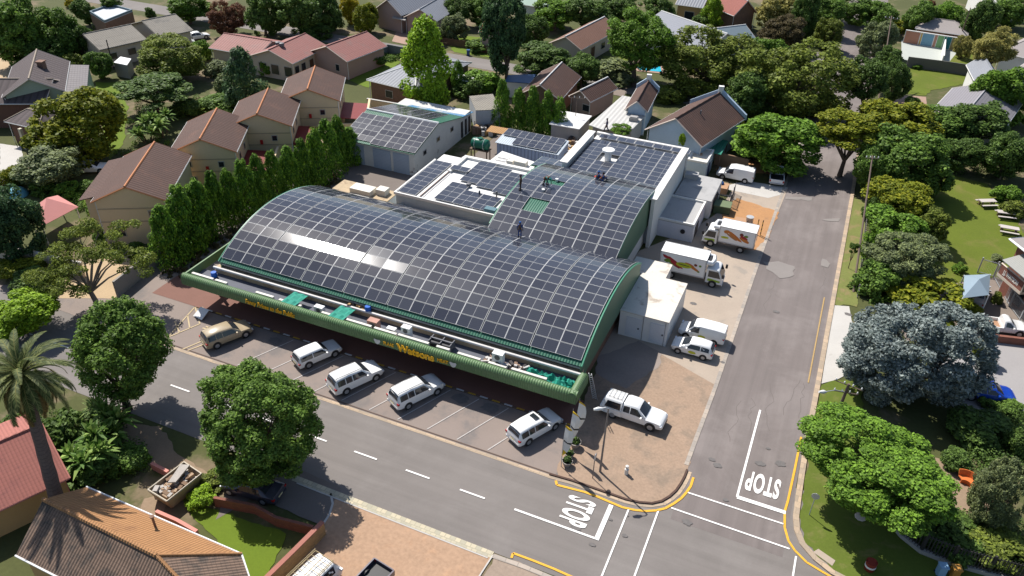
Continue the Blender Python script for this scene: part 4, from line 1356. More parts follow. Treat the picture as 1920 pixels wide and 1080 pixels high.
# far roofs
house('slate_long_house', 'far long house with plain slate grey roof behind the umbrella tree', (1196, 52), (1318, 98), 11, 3.2, 2.2, 'u', WHITE, mat('slate_roof', (.19, .20, .23), .7, .1, .3, 5, .05, rows=(.5, .1)), GUTW, 0, [])
house('slate_wing_house', 'far blue grey roofed house right of the long slate roof', (1348, 92), (1424, 82), 9, 3.2, 2.0, 'u', WHITE, mat('slate_blue_roof', (.13, .17, .20), .7, .1, .3, 5, .05), GUTW, 0, [])
house('yellow_far_house', 'far ochre walled house with grey roof at the top edge', (1266, 9), (1318, 16), 9, 3.4, 1.6, 'u', OCHREW, GREYT, GUTW, 0, [('n', 2, .8, 2, 1.6), ('n', 6, .8, 1.5, 1.6)])
house('red_far_house', 'far house with steep red roof at the top right of the centre', (1376, 31), (1420, 25), 12, 3.2, 2.6, 'v', BRICKB, PINKT2, GUTW, 0, [])
t, P, L, D = house('slate_street_house', 'pink walled house with two slate gables across the far street', (757, 33), (819, 41), 9, 3.1, 1.8, 'v', PINKW, GREYT, None, 0, [('n', 2.0, .3, 3.0, 1.9, 1), ('n', 6.2, 1, 1.0, 1.1)])
wing(t, at(702, 18, 3.4), at(752, 30, 3.4), 17, 3.4, 2.3, 'v', PINKW, GREYT)
mb = MB().hexa([(p.x, p.y) for p in (at(735, 33, 2.9), at(760, 38, 2.9), at(764, 30, 2.9), at(740, 26, 2.9))], 2.75, 2.9)
mb.build('porch_roof', mat('grey_plaster', ()), t)
house('orange_tile_cottage', 'tiny orange tiled cottage peeping out left of the tall grey green tree', (897, 61), (930, 66), 6, 3.4, 1.6, 'u', PINKW, mat('bright_orange_tile', (.55, .15, .06), .8, .1, .4, 6, .06, ribs=(.5, .3)), None, 0, [])
house('far_top_house', 'far white house glimpsed behind trees at the top edge', (960, 6), (1020, 16), 8, 3.2, 1.4, 'u', WHITE, mat('sage_roof', (.22, .30, .25), .7), None, 0, [])
t, P, L, D = house('grey_right_house', 'right hand house with grey ribbed tile roof beside the bright tree', Vector((11.7, 124.8, 0)), Vector((21.2, 122.4, 0)), 13.4, 3.3, 2.1, 'v', WHITE, mat('grey_lined_tile', (.19, .18, .195), .8, .08, .4, 6, .05, rows=(.42, .45)), mat('grey_ridge', (.30, .29, .30), .8), 0, [('l', 2, 1, 1.3, 1.2), ('l', 6, 1, 1.3, 1.2)], world=True)
wing(t, at(1826, 152, 3.3), at(1880, 158, 3.3), 8, 3.3, 1.9, 'v', WHITE, GREYT, barge=WMETAL)
t, P, L, D = house('far_right_hall', 'large grey roofed house spread along the top right edge', (1872, 98), (2000, 128), 16, 3.4, 2.0, 'u', WHITE, mat('mauve_grey_roof', (.25, .225, .215), .85, .1, .3, 5, .08), None, 3, [])
MB().obox(Vector(P(6, 4, 0)), (1, 0), 1.6, 1.6, 4.6, 6.2).build('roof_box', mat('slate_blue_parapet', ()), t)
wing(t, at(1905, 130, 3.2), at(1990, 150, 3.2), 9, 3.2, 1.4, 'v', mat('blue_white_wall', (.42, .45, .52), .8), mat('mauve_grey_roof', ()))
house('far_brown_court_roof', 'low mauve brown flat topped roof behind the painted mural wall', Vector((9.2, 173.9, 0)), Vector((18.5, 173.2, 0)), 9, 2.4, 1.2, 'u', BRICKB, mat('mauve_grey_roof', ()), None, 3, [], world=True)
house('far_corner_house', 'far pale roofed house glimpsed among trees at the top right corner', (1842, 8), (1910, 12), 10, 3.2, 1.4, 'u', WHITE, mat('pale_sheet_roof', ()), None, 0, [])
# pink roofed garden pavilion
t = thing('pink_pavilion', 'open garden pavilion with faded pink pyramid roof on white posts', 'pavilion', tuple(at(95, 410, 2.5)[:2]) + (0,))
cn = [at(*p, 2.5) for p in ((50, 398), (77, 425), (147, 388), (108, 366))]
ap = at(87, 371, 3.9)
mb = MB()
for i in range(4):
    mb.slab([cn[i], cn[(i + 1) % 4], ap], .07)
mb.build('roof', mat('faded_pink_cloth', (.50, .21, .19), .8, .08, .5, 5, .05), t)
mb = MB()
for p in cn:
    d = (ap - p) * .08
    mb.tube([(p.x + d.x, p.y + d.y, 0), (p.x + d.x, p.y + d.y, 2.5)], .07, 6)
mb.each('post', WMETAL, t)
# red brick building with balcony
wbA, wbB = at(1871, 510, 3.0), at(1914, 547, 3.0)
u, v, L = frame2(wbA, wbB)
n_ = -v if (-v).dot(Vector((-wbA.x, -wbA.y))) > 0 else v
t = thing('brick_building', 'red brick building with a lettered balcony at the right edge', 'building', (wbA.x, wbA.y, 0))
Q = lambda s, d, z=None: (wbA.x + u.x * s + n_.x * d, wbA.y + u.y * s + n_.y * d) if z is None else (wbA.x + u.x * s + n_.x * d, wbA.y + u.y * s + n_.y * d, z)
MB().hexa([Q(-.6, -1.6), Q(L + 9, -1.6), Q(L + 9, -12), Q(-.6, -12)], 0, 6.0).build('wall', BRICKR, t)
MB().slab([Q(-1.2, -1.0, 6.15), Q(L + 9, -1.0, 6.15), Q(L + 9, -12.4, 6.5), Q(-1.2, -12.4, 6.5)], .15).build('roof', mat('mauve_grey_roof', ()), t)
MB().tube([Q(-1.25, -12.4, 6.4), Q(-1.25, -.95, 6.05), Q(L + 9, -.95, 6.05)], .14, 4).build('fascia', WMETAL, t)
MB().hexa([Q(0, .02), Q(L, .02), Q(L, -1.6), Q(0, -1.6)], 2.65, 2.95).build('balcony_slab', mat('cream_band', (.50, .42, .34), .8), t)
bp = MB().hexa([Q(.1, .0), Q(L - .1, .0), Q(L - .1, -.12), Q(.1, -.12)], 2.96, 3.95).build('balcony_panel', BRICKR, t)
MB().tube([Q(0, -.05, 2.9), Q(0, -.05, 4.05), Q(L, -.05, 4.05), Q(L, -.05, 2.9)], .09, 4).tube([Q(0, -.05, 4.05), Q(0, -1.6, 4.05)], .06, 4).build('balcony_frame', mat('cream_band', ()), t)
M = Matrix(((u.x, 0, n_.x, 0), (u.y, 0, n_.y, 0), (0, 1, 0, 0), (0, 0, 0, 1)))
pz = Q(L * .5, .012, 3.42)
M.translation = Vector(pz) - t.location
text_obj('balcony_lettering', 'J.J. WATSON', .62, mat('white_letter', (.62, .58, .52), .6), t, M, .012, .02, L * .72 / 4.0 if L > 3 else .9)
MB().slab([Q(.4, .5, 4.75), Q(L + 6, .5, 4.75), Q(L + 6, -1.7, 5.35), Q(.4, -1.7, 5.35)], .08).build('awning_roof', mat('grey_lined_sheet', (.27, .27, .25), .7, .08, .5, 5, .05, rows=(.2, .3)), t)
for s in (1.2, 3.6):
    MB().hexa([Q(s, -1.595), Q(s + 1.4, -1.595), Q(s + 1.4, -1.54), Q(s, -1.54)], .3, 2.3).build('window', GLASSD, t)
    MB().hexa([Q(s, -1.595), Q(s + 1.6, -1.595), Q(s + 1.6, -1.54), Q(s, -1.54)], 3.1, 5.0).build('window', GLASSD, t)
# bottom left houses
house('pink_roof_house', 'house with pink tile roof and tan wall under the palm', (-70, 992), (131, 898), 9.0, 2.4, 1.9, 'u', OCHREW, PINKT2, None, 0, [], over=.3, gut=mat('pink_trim', (.50, .20, .16), .7), barge=mat('pink_trim', ()))
F0, F1 = at(162, 913, 3.0), at(453, 1039, 3.0)
R0, R1 = at(81, 936, 5.0), at(294, 1042, 5.0)
t = thing('orange_roof_house', 'house in the bottom left corner with sunlit orange tiles and slope coloured dark for shade', 'house', (R0.x, R0.y, 0))
N0, N1 = Vector((2 * R0.x - F0.x, 2 * R0.y - F0.y, 3.0)), Vector((2 * R1.x - F0.x + (R1 - R0).x * .0 - (R1.x - R0.x) + (F1.x - F0.x) * .86, 2 * R1.y - F0.y - (R1.y - R0.y) + (F1.y - F0.y) * .86, 3.0))
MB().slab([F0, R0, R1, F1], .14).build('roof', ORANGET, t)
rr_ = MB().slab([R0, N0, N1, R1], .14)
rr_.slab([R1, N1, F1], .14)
rr_.build('shaded_roof', DARKT2, t)  # slopes turned from the sun, their shade painted into the tiles
MB().tube([R0, R1], .16, 6).tube([R1, F1], .14, 6).tube([R1, N1], .12, 6).build('ridge_cap', ORANGET, t)
MB().tube([F0, F1, N1, N0], .08, 5).build('gutter', WMETAL, t)
cc = (F0 + F1 + N0 + N1) / 4
mb = MB().hexa([(p.x + (cc.x - p.x) * .07, p.y + (cc.y - p.y) * .07) for p in (N0, N1, F1, F0)], 0, 2.85)
q = [Vector((p.x + (cc.x - p.x) * .07, p.y + (cc.y - p.y) * .07, p.z)) for p in (N0, R0, F0)]
mb.poly([(q[0].x, q[0].y, 2.85), (q[2].x, q[2].y, 2.85), (q[1].x, q[1].y, 4.8)])
mb.build('wall', OCHREW, t)
p = at(288, 978, 4.0)
MB().tube([(p.x, p.y, 3.5), (p.x, p.y, 4.45)], .08, 8).tube([(p.x, p.y, 4.45), (p.x, p.y, 4.52)], .15, 8).build('flue_pipe', BRICKB, t)


# ------------------------------------------------------------------ walls and fences
def wall(name, label, pts, h, th, m, cap=None, cat='wall', world=False):
    P = [Vector(p) for p in pts] if world else [at(*p) for p in pts]
    t = thing(name, label, cat, (P[0].x, P[0].y, 0))
    MB().strip([(p.x, p.y) for p in P], th, 0, h).build('wall', m, t)
    if cap:
        MB().strip([(p.x, p.y) for p in P], th + .1, h, h + .09).build('coping', cap, t)
    return t


wall('boundary_wall', 'plain grey concrete wall between the townhouse drive and the parking entrance', [(221, 558), (299, 494), (345, 455)], 1.9, .22, mat('grey_concrete_wall', (.24, .225, .205), .9, .16, .5, 6, .12))
wall('boundary_wall', 'cream garden wall with pale coping at the left edge under the pine', [(-60, 475), (0, 482), (70, 498), (160, 520)], 1.7, .22, BEIGEW, CONCW)
wall('boundary_wall', 'low cream wall left of the sparse grey tree', [(98, 505), (125, 512), (158, 522)], .8, .2, BEIGEW)
wall('brick_garden_wall', 'tan brick wall with red coping between the white van and the small lawn', [(500, 1112), (560, 1052), (609, 1002)], 1.3, .24, mat('tan_brick', (.36, .22, .10), .85, .12, .6, 6, .1, brick=(.24, .085, .01)), mat('red_coping', (.30, .12, .09), .8))
wall('low_brick_wall', 'low dark red wall behind the dark car under the big tree', [(405, 948), (480, 962), (520, 985), (590, 1003)], .9, .22, BRICKR)
wall('low_pink_wall', 'short low pink wall on the lawn edge beside the orange roof', [(296, 968), (335, 985), (372, 1006)], .6, .25, mat('pink_trim', ()))
wall('low_pink_wall', 'short pink wall stub beside the rubble skip', [(287, 878), (318, 894)], .6, .25, mat('pink_trim', ()))
wall('brown_yard_wall', 'brown wall behind the white panel van', [(1338, 308), (1400, 322)], 1.8, .22, mat('brown_plaster', (.22, .145, .09), .85, .1))
wall('grey_garden_wall', 'long dark grey slab wall in the top right gardens', [(1698, 126), (1762, 134), (1840, 146)], 1.9, .2, mat('dark_slab_wall', (.12, .115, .105), .9, .15, .4, 5, .1))
wall('white_court_wall', 'white wall dividing the pale court from the garden', [(1768, 82), (1764, 124)], 1.9, .22, WHITE)
t = wall('mural_wall', 'white capped wall painted in coloured panels behind the pale court', [(1692, 80), (1800, 97)], 2.4, .2, WHITE, WHITE)
a, b = at(1692, 80), at(1800, 97)
u, v, L = frame2(a, b)
for k, (f0, f1, c_) in enumerate(((.01, .26, (.42, .20, .13)), (.275, .30, (.50, .33, .07)), (.31, .50, (.17, .32, .42)), (.515, .56, (.42, .22, .16)), (.57, .67, (.20, .36, .16)), (.68, .71, (.03, .25, .13)), (.72, .80, (.05, .25, .26)), (.81, 1., (.38, .30, .12)))):
    p, q = Vector((a.x, a.y)) + u * L * f0 - v * .105, Vector((a.x, a.y)) + u * L * f1 - v * .105
    MB().hexa([(p.x, p.y), (q.x, q.y), (q.x - v.x * -.02, q.y - v.y * -.02), (p.x + v.x * .02, p.y + v.y * .02)][::1], .1, 2.35).build('painted_panel', mat('mural_paint_%s' % 'abcdefgh'[k], c_, .8, .08), t)
wall('brick_parking_wall', 'low red brick wall between the white pickup and the grey drive', [(1856, 640), (1960, 652)], .8, .3, BRICKR)
wall('yellow_yard_wall', 'cream yard wall between the townhouses and the grey hip house', [(690, 208), (770, 222), (800, 215)], 1.9, .22, CREAMW, CONCW)
wall('painted_garden_wall', 'grey blue painted garden wall beside the bright lawn', [(657, 146), (700, 118), (728, 103), (765, 110)], 1.9, .2, mat('grey_blue_wall', (.17, .19, .19), .85, .3, .5, 3, .2))


def fence(name, label, pts, h, m, gap=.16, post=2.2, bar=.05, base=0, basem=None, cat='fence', world=False):
    P = [Vector(p) for p in pts] if world else [at(*p) for p in pts]
    t = thing(name, label, cat, (P[0].x, P[0].y, 0))
    b, r_, ps = MB(), MB(), MB()
    for p, q in zip(P, P[1:]):
        L = (q - p).length
        d = (q - p) / L
        n = max(1, int(L / gap))
        for k in range(n):
            c = p + d * (k + .5) * L / n
            b.obox((c.x, c.y), (d.x, d.y), bar, .03, base, h)
        for z in (base + .15, h - .2):
            r_.obox(((p + q) / 2)[:2], (d.x, d.y), L, .05, z, z + .06)
        for k in range(int(L / post) + 1):
            c = p + d * min(k * post, L)
            ps.obox((c.x, c.y), (d.x, d.y), .12, .12, 0, h + .08)
    b.build('bars', m, t)
    r_.each('rail', m, t)
    ps.each('post', m, t)
    if base:
        MB().strip([(p.x, p.y) for p in P], .3, 0, base).build('plinth', basem or GREYW, t)
    return t


fence('palisade_fence', 'curved dark palisade fence on a plinth under the bright green tree', [(1664, 978), (1690, 1008), (1725, 1036), (1780, 1058), (1850, 1078), (1960, 1106)], 1.9, mat('dark_steel', (.035, .033, .032), .5), .20, 3.2, .07, .35, GREYW)
fence('steel_fence', 'silver mesh fence on posts in front of the brick building', [(1832, 512), (1862, 520), (1892, 575), (1940, 640)], 1.9, GALV, .14, 2.4, .015)
fence('wooden_fence', 'brown timber fence along the far street verge', [(826, 83), (870, 90), (918, 102)], 1.3, mat('brown_timber', (.13, .07, .04), .8), .2, 2.5, .16)
fence('yard_gate_fence', 'grey steel barred fence round the pallet pen beside the smaller truck', [(1342, 384), (1368, 388), (1377, 362)], 1.6, mat('grey_machine', ()), .18, 2.2, .05)
fence('garden_fence', 'thin wire fence along the grass verge by the right road', [(1622, 420), (1606, 560)], 1.1, mat('thin_wire', (.16, .15, .14), .6), .5, 4, .03)


# ------------------------------------------------------------------ vehicles
def paint(name, col):
    return mat(name, col, .32, .02, 1, 5, .01, coat=.7, spec=.4)


SILV = mat('alloy_rim', (.38, .38, .39), .4, .05, 2, 6, .04, metal=.5)
REDL = mat('red_lamp', (.35, .012, .012), .25)
HEADL = mat('clear_lamp', (.55, .57, .6), .15, metal=.3)
BLACKP = mat('black_trim', (.022, .022, .024), .5, .05)
PLATE = mat('number_plate', (.60, .52, .30), .6)
# stations: x, sill z, shoulder z, top z, sill half-width, shoulder half-width, roof half-width  (fractions of length, height, half width)
SHAPES = {
    'suv': [(-.5, .24, .50, .52, .80, .84, .74), (-.485, .16, .56, .66, .92, .95, .78), (-.462, .15, .57, .86, .95, .98, .72), (-.42, .15, .575, .955, .97, 1, .72),
            (-.20, .145, .575, .995, .98, 1, .74), (.07, .145, .57, .965, .98, 1, .73), (.235, .145, .56, .60, .98, 1, .80), (.34, .145, .545, .575, .97, .99, .82), (.45, .15, .50, .525, .92, .94, .76), (.49, .18, .40, .43, .80, .84, .66), (.5, .24, .36, .38, .7, .72, .6)],
    'hatch': [(-.5, .22, .48, .50, .78, .82, .72), (-.487, .15, .55, .63, .9, .93, .78), (-.455, .14, .58, .82, .94, .97, .70), (-.39, .14, .585, .95, .96, 1, .70),
              (-.15, .14, .58, 1.0, .97, 1, .73), (.05, .14, .575, .965, .97, 1, .71), (.27, .14, .56, .60, .97, 1, .78), (.38, .14, .52, .55, .95, .97, .78), (.46, .16, .46, .48, .88, .90, .7), (.5, .24, .36, .38, .7, .74, .6)],
    'wagon': [(-.5, .24, .50, .52, .84, .86, .78), (-.49, .16, .56, .60, .92, .95, .82), (-.475, .15, .58, .78, .95, .97, .76), (-.43, .15, .585, .97, .96, .99, .76),
              (-.18, .15, .585, 1.0, .97, 1, .77), (.06, .15, .58, .98, .97, 1, .76), (.20, .15, .575, .61, .97, 1, .84), (.36, .15, .545, .57, .96, .98, .84), (.47, .16, .50, .53, .92, .94, .82), (.5, .22, .40, .43, .85, .87, .76)],
    'sedan': [(-.5, .24, .50, .53, .78, .82, .7), (-.485, .16, .60, .64, .9, .93, .76), (-.36, .15, .62, .68, .95, .98, .78), (-.22, .15, .615, .95, .96, 1, .66), (-.08, .15, .61, 1.0, .97, 1, .68), (.08, .15, .60, .965, .97, 1, .68),
              (.25, .15, .58, .63, .97, 1, .78), (.38, .15, .54, .57, .95, .97, .76), (.46, .17, .47, .50, .88, .9, .7), (.5, .24, .38, .4, .7, .74, .6)],
    'van': [(-.5, .17, .50, .90, .92, .95, .82), (-.49, .14, .51, .965, .96, .99, .84), (-.30, .14, .51, 1.0, .98, 1, .86), (.05, .14, .51, 1.0, .98, 1, .86), (.17, .14, .51, .93, .98, 1, .82),
            (.30, .14, .50, .545, .98, 1, .82), (.42, .15, .45, .48, .95, .97, .78), (.48, .17, .37, .40, .85, .87, .68), (.5, .22, .32, .34, .75, .78, .6)],
    'kombi': [(-.5, .17, .50, .80, .88, .92, .8), (-.485, .14, .52, .95, .95, .98, .82), (-.30, .14, .52, 1.0, .98, 1, .85), (.20, .14, .52, 1.0, .98, 1, .85), (.38, .14, .51, .94, .98, 1, .80),
              (.465, .14, .50, .56, .96, .98, .86), (.49, .16, .44, .47, .9, .92, .8), (.5, .2, .3, .33, .8, .84, .7)],
    'cab': [(-.16, .17, .55, .60, .94, .96, .84), (-.155, .17, .555, .92, .95, .98, .72), (-.10, .17, .555, .985, .96, 1, .73), (.04, .17, .555, .985, .97, 1, .73), (.09, .17, .55, .95, .97, 1, .72), (.23, .17, .545, .60, .97, 1, .80), (.38, .17, .53, .56, .96, .98, .82), (.465, .18, .48, .51, .92, .94, .78), (.495, .2, .38, .41, .84, .87, .7), (.5, .26, .34, .36, .75, .78, .62)],
    'single': [(-.02, .17, .55, .60, .94, .96, .84), (-.01, .17, .555, .94, .95, .98, .72), (.03, .17, .555, .985, .97, 1, .73), (.10, .17, .55, .95, .97, 1, .72), (.23, .17, .545, .60, .97, 1, .80), (.38, .17, .53, .56, .96, .98, .82), (.465, .18, .48, .51, .92, .94, .78), (.495, .2, .38, .41, .84, .87, .7), (.5, .26, .34, .36, .75, .78, .62)],
}


def ringpts(st, L, Wd, H):
    x, zs, zb, zt, ws, wb, wr = st
    hw = Wd / 2
    cab = zt - zb > .08
    zt_, zb_, zs_ = zt * H, zb * H, zs * H
    half = [(ws * hw * .86, zs_), (ws * hw, zs_ + .10), (wb * hw, (zs_ + zb_) * .52), (wb * hw * .985, zb_)]
    if cab:
        half += [(wr * hw, zt_ - .09), (wr * hw - .11, zt_ - .015), (0, zt_ + .012)]
    else:
        half += [(max(wr * hw, wb * hw * .86), zb_ + (zt_ - zb_) * .55), (wr * hw * .8, zt_ - .004), (0, zt_ + .008)]
    X = x * L
    return [Vector((X, y, z)) for y, z in half] + [Vector((X, -y, z)) for y, z in half[-2::-1]]


def loft(name, shape, L, Wd, H, m, root):
    S_ = SHAPES[shape]
    rings = [ringpts(s, L, Wd, H) for s in S_]
    n = len(rings[0])
    mb = MB()
    mb.v = [tuple(p) for r_ in rings for p in r_]
    for i in range(len(rings) - 1):
        for k in range(n - 1):
            mb.f.append((i * n + k, (i + 1) * n + k, (i + 1) * n + k + 1, i * n + k + 1))
            mb.m.append(0)
        mb.f.append((i * n + n - 1, (i + 1) * n + n - 1, (i + 1) * n, i * n))
        mb.m.append(0)
    mb.f.append(tuple(range(n)))
    e = (len(rings) - 1) * n
    mb.f.append(tuple(range(e + n - 1, e - 1, -1)))
    mb.m += [0, 0]
    o = mb.build(name, m, root, True, local=True)
    return o, rings, S_


def lerpring(rings, L, S_, x, idx):
    xs_ = [s[0] * L for s in S_]
    for i in range(len(xs_) - 1):
        if xs_[i] <= x <= xs_[i + 1]:
            t = (x - xs_[i]) / (xs_[i + 1] - xs_[i])
            return rings[i][idx].lerp(rings[i + 1][idx], t)
    return rings[0][idx] if x < xs_[0] else rings[-1][idx]


def glass_quad(pts, lift=.014):
    c = (pts[2] - pts[0]).cross(pts[3] - pts[1]).normalized()
    mid = sum(pts, Vector()) / len(pts)
    if c.dot(mid - Vector((mid.x * .7, 0, .7))) < 0:
        c = -c
        pts = pts[::-1]
    return [p + c * lift for p in pts]


def add_wheels(t, L, Wd, xf, xr, r_, wd=.22, rims=SILV):
    for x in (xf, xr):
        for s in (-1, 1):
            y = s * (Wd / 2 - wd / 2 + .012)
            a = MB().tube([(x, s * (Wd / 2 - .25), r_ + .04), (x, s * (Wd / 2 + .006), r_ + .04)], r_ * 1.16, 20).build('wheel_arch', BLACKP, t, True, local=True)
            w_ = MB().tube([(x, y - s * wd / 2, r_), (x, y - s * wd * .4, r_), (x, y + s * wd * .4, r_), (x, y + s * wd / 2, r_)], [r_ * .9, r_, r_, r_ * .9], 20).build('wheel', RUBBER, t, True, local=True)
            rm = MB().tube([(x, y + s * wd * .5, r_), (x, y + s * (wd * .5 + .012), r_)], r_ * .60, 14)
            rm.build('rim', rims, w_, local=True)


def car(name, label, shape, L, Wd, H, body, loc, rz, group=None, cat='car', rails=False, roofm=None, sideg=None, plates=True, sunroof=False, tint=None, bed=None, canopy=False, wheelr=.34, wins=None):
    t = thing(name, label, cat, (loc[0], loc[1], .06), rz, group)
    bo, rings, S_ = loft('body', shape, L, Wd, H, body, t)
    gl = tint or GLASSD
    G_ = lambda x, i: lerpring(rings, L, S_, x, i)
    n = len(rings[0])
    xs_ = [s[0] * L for s in S_]
    hts = [s[3] - s[2] for s in S_]
    cabs = [i for i, h in enumerate(hts) if h > .2]
    i0, i1 = cabs[0], cabs[-1]
    # windscreen and rear window lie on the sloped loft faces
    def screen(nm, ia, ib, f0, f1):
        p = []
        for f in (f0, f1):
            for idx in (5, n - 6):
                p.append(rings[ia][idx].lerp(rings[ib][idx], f))
        l0 = rings[ia][4].lerp(rings[ib][4], f0)
        l1 = rings[ia][4].lerp(rings[ib][4], f1)
        a, b = p[0].lerp(l0, .6), p[2].lerp(l1, .6)
        c, d = Vector((b.x, -b.y, b.z)), Vector((a.x, -a.y, a.z))
        mid0, mid1 = rings[ia][6].lerp(rings[ib][6], f0), rings[ia][6].lerp(rings[ib][6], f1)
        q = [a, b, Vector((b.x, b.y * .35, mid1.z)), Vector((b.x, -b.y * .35, mid1.z)), c, d, Vector((a.x, -a.y * .35, mid0.z)), Vector((a.x, a.y * .35, mid0.z))]
        nn = (b - a).cross(d - a).normalized()
        if nn.z < 0:
            nn = -nn
        MB().poly([v + nn * .03 for v in q]).build(nm, gl, t, local=True)
    screen('windscreen', i1, i1 + 1, .10, .93)
    if shape in ('cab', 'single'):
        pass
    else:
        screen('rear_window', i0 - 1, i0, .15, .96) if shape not in ('van',) else None
        if shape == 'suv' or shape == 'hatch' or shape == 'wagon':
            screen('rear_window', i0, i0 + 1, .0, .55)
    if wins is None:
        w0 = xs_[i0] + .05 * L if shape != 'sedan' else xs_[i0] - .06 * L
        w1 = xs_[i1] + .10 * L
        mid = (xs_[i0] + xs_[i1]) / 2
        wins = {'suv': [(w0 - .02 * L, w0 + .13 * L), (w0 + .145 * L, mid + .05 * L), (mid + .065 * L, w1)], 'hatch': [(w0, mid - .01 * L), (mid + .01 * L, w1)], 'wagon': [(w0 - .01 * L, w0 + .25 * L), (w0 + .27 * L, w1)],
                'sedan': [(w0 + .02 * L, mid), (mid + .015 * L, w1)], 'van': [(xs_[i1] - .12 * L, w1)], 'kombi': [(-.44 * L, -.2 * L), (-.18 * L, .08 * L), (.10 * L, .36 * L)],
                'cab': [(xs_[i0] + .02 * L, -.035 * L), (-.02 * L, w1)], 'single': [(xs_[i0] + .03 * L, w1)]}[shape]
    for a, b in wins:
        for s in (0, 1):
            lo, hi = (3, 4) if s == 0 else (n - 4, n - 5)
            f = lambda x, h: G_(x, lo).lerp(G_(x, hi), h)
            bu = min(b, xs_[i1] - .005 * L)
            au = max(a, xs_[i0] + .005 * L)
            steps = 4
            for k in range(1):
                low = [f(a + (b - a) * j / steps, .10) for j in range(steps + 1)]
                up = [f(au + (bu - au) * j / steps, .86) for j in range(steps + 1)]
                mbw = MB()
                for j in range(steps):
                    mbw.poly(glass_quad([low[j], low[j + 1], up[j + 1], up[j]]))
                mbw.build('side_window', gl, t, local=True)
    for s in (-1, 1):
        p = G_(xs_[i1] + .07 * L, 3)
        MB().box(p.x - .07, p.x + .07, s * (p.y) - .02 if s > 0 else s * p.y - .2, s * p.y + .2 if s > 0 else s * p.y + .02, p.z + .0, p.z + .14).build('mirror', body, t, local=True)
        MB().box(.455 * L, .487 * L, s * Wd * .44 - .16, s * Wd * .44 + .0 if s > 0 else s * Wd * .44 + .16, H * .385, H * .45).build('headlight', HEADL, t, local=True)
        if shape not in ('cab', 'single'):
            MB().box(-.503 * L, -.462 * L, s * Wd * .43 - .10, s * Wd * .43 + .10, H * .46, H * .56).build('tail_light', REDL, t, local=True)
    MB().box(.488 * L, .505 * L, -Wd * .3, Wd * .3, H * .2, H * .30).build('grille', BLACKP, t, local=True)
    if shape not in ('cab', 'single'):
        MB().box(-.508 * L, -.49 * L, -Wd * .43, Wd * .43, H * .22, H * .32).build('bumper', body if shape != 'wagon' else BLACKP, t, local=True)
        MB().box(-.512 * L, -.508 * L, -.26, .26, H * .36, H * .36 + .12).build('number_plate', PLATE, t, local=True)
    if rails:
        mb = MB()
        for s in (-1, 1):
            mb.tube([(xs_[i0] + .1, s * Wd * .31, H * .95), (xs_[i0] + .2, s * Wd * .32, H * 1.0 + .035), (xs_[i1] - .1, s * Wd * .32, H * .985 + .03), (xs_[i1], s * Wd * .32, H * .96)], .022, 5)
        mb.each('roof_rail', BLACKP, t, local=True)
    if sunroof:
        MB().box(-.06 * L, .035 * L, -.38, .38, H * .995 + .002, H * 1.0 + .022).build('sunroof', gl, t, local=True)
    add_wheels(t, L, Wd, .315 * L, -.295 * L if shape not in ('kombi',) else -.3 * L, wheelr)
    if shape in ('cab', 'single'):
        x1, x0 = xs_[0] + .02, -.5 * L
        hw = Wd / 2
        zb, zf = H * .54, H * .36
        mb = MB().box(x0, x1, -hw * .94, hw * .94, H * .2, zf, 0, 1)
        for s in (-1, 1):
            mb.box(x0, x1, s * hw * .97 - .05, s * hw * .97 + .05, H * .24, zb)
        mb.box(x0 - .03, x0 + .05, -hw * .92, hw * .92, H * .24, zb).box(x1 - .06, x1, -hw * .92, hw * .92, zf, zb)
        mb.build('load_bed', [body, bed or BLACKP], t, local=True)
        for s in (-1, 1):
            MB().box(x0 - .04, x0 + .06, s * hw * .9 - .08, s * hw * .9 + .08, H * .34, H * .5).build('tail_light', REDL, t, local=True)
        MB().box(x0 - .14, x0 - .03, -hw * .85, hw * .85, H * .2, H * .28).build('bumper', SILV, t, local=True)
        if canopy:
            c0, c1 = x0 + .05, x1 - .02
            mb = MB()
            ring = lambda x, k: [Vector((x, y * hw, z * H)) for y, z in ((.97, .545), (.76 * k, .93), (.62 * k, .985), (0, 1.0), (-.62 * k, .985), (-.76 * k, .93), (-.97, .545))]
            rs = [ring(c0, .93), ring(c0 + .35, 1), ring(c1, 1)]
            for p in (0,):
                for r_ in rs[0:1]:
                    for v in r_:
                        pass
            rs[0] = [Vector((c0 + .28 * ((v.z / H - .545) / .45), v.y, v.z)) for v in rs[0]]
            mb.v = [tuple(v) for r_ in rs for v in r_]
            for i in range(2):
                for k in range(6):
                    mb.f.append((i * 7 + k, i * 7 + k + 1, (i + 1) * 7 + k + 1, (i + 1) * 7 + k))
                    mb.m.append(0)
            mb.f.append(tuple(range(6, -1, -1)))
            mb.m.append(0)
            mb.build('canopy', body, t, True, local=True)
            for s in (-1, 1):
                y0, y1 = .955 * hw, .80 * hw
                z0, z1 = .58 * H, .90 * H
                q = [Vector((c0 + .3, s * y0, z0)), Vector((c1 - .12, s * y0, z0)), Vector((c1 - .12, s * y1, z1)), Vector((c0 + .5, s * y1, z1))]
                MB().poly(glass_quad(q, .03)).build('canopy_window', gl, t, local=True)
            mb = MB()
            for y in (-.5, .5):
                mb.tube([(c0 + .4, y, H * 1.0 + .06), (c1 - .1, y, H * 1.0 + .06)], .02, 5)
            for x in np.linspace(c0 + .5, c1 - .2, 4):
                mb.tube([(x, -.5, H * 1.0 + .07), (x, .5, H * 1.0 + .07)], .018, 5)
            mb.build('roof_rack', BLACKP, t, local=True)
    if sideg:
        for s in (-1, 1):
            e = MB().poly([(-.02 * L + .36 * math.cos(a), s * (Wd / 2 + .012), H * .38 + .15 * math.sin(a)) for a in [k * math.pi / 8 for k in range(16)]])
            e.build('door_emblem', sideg, t, local=True)
    return t


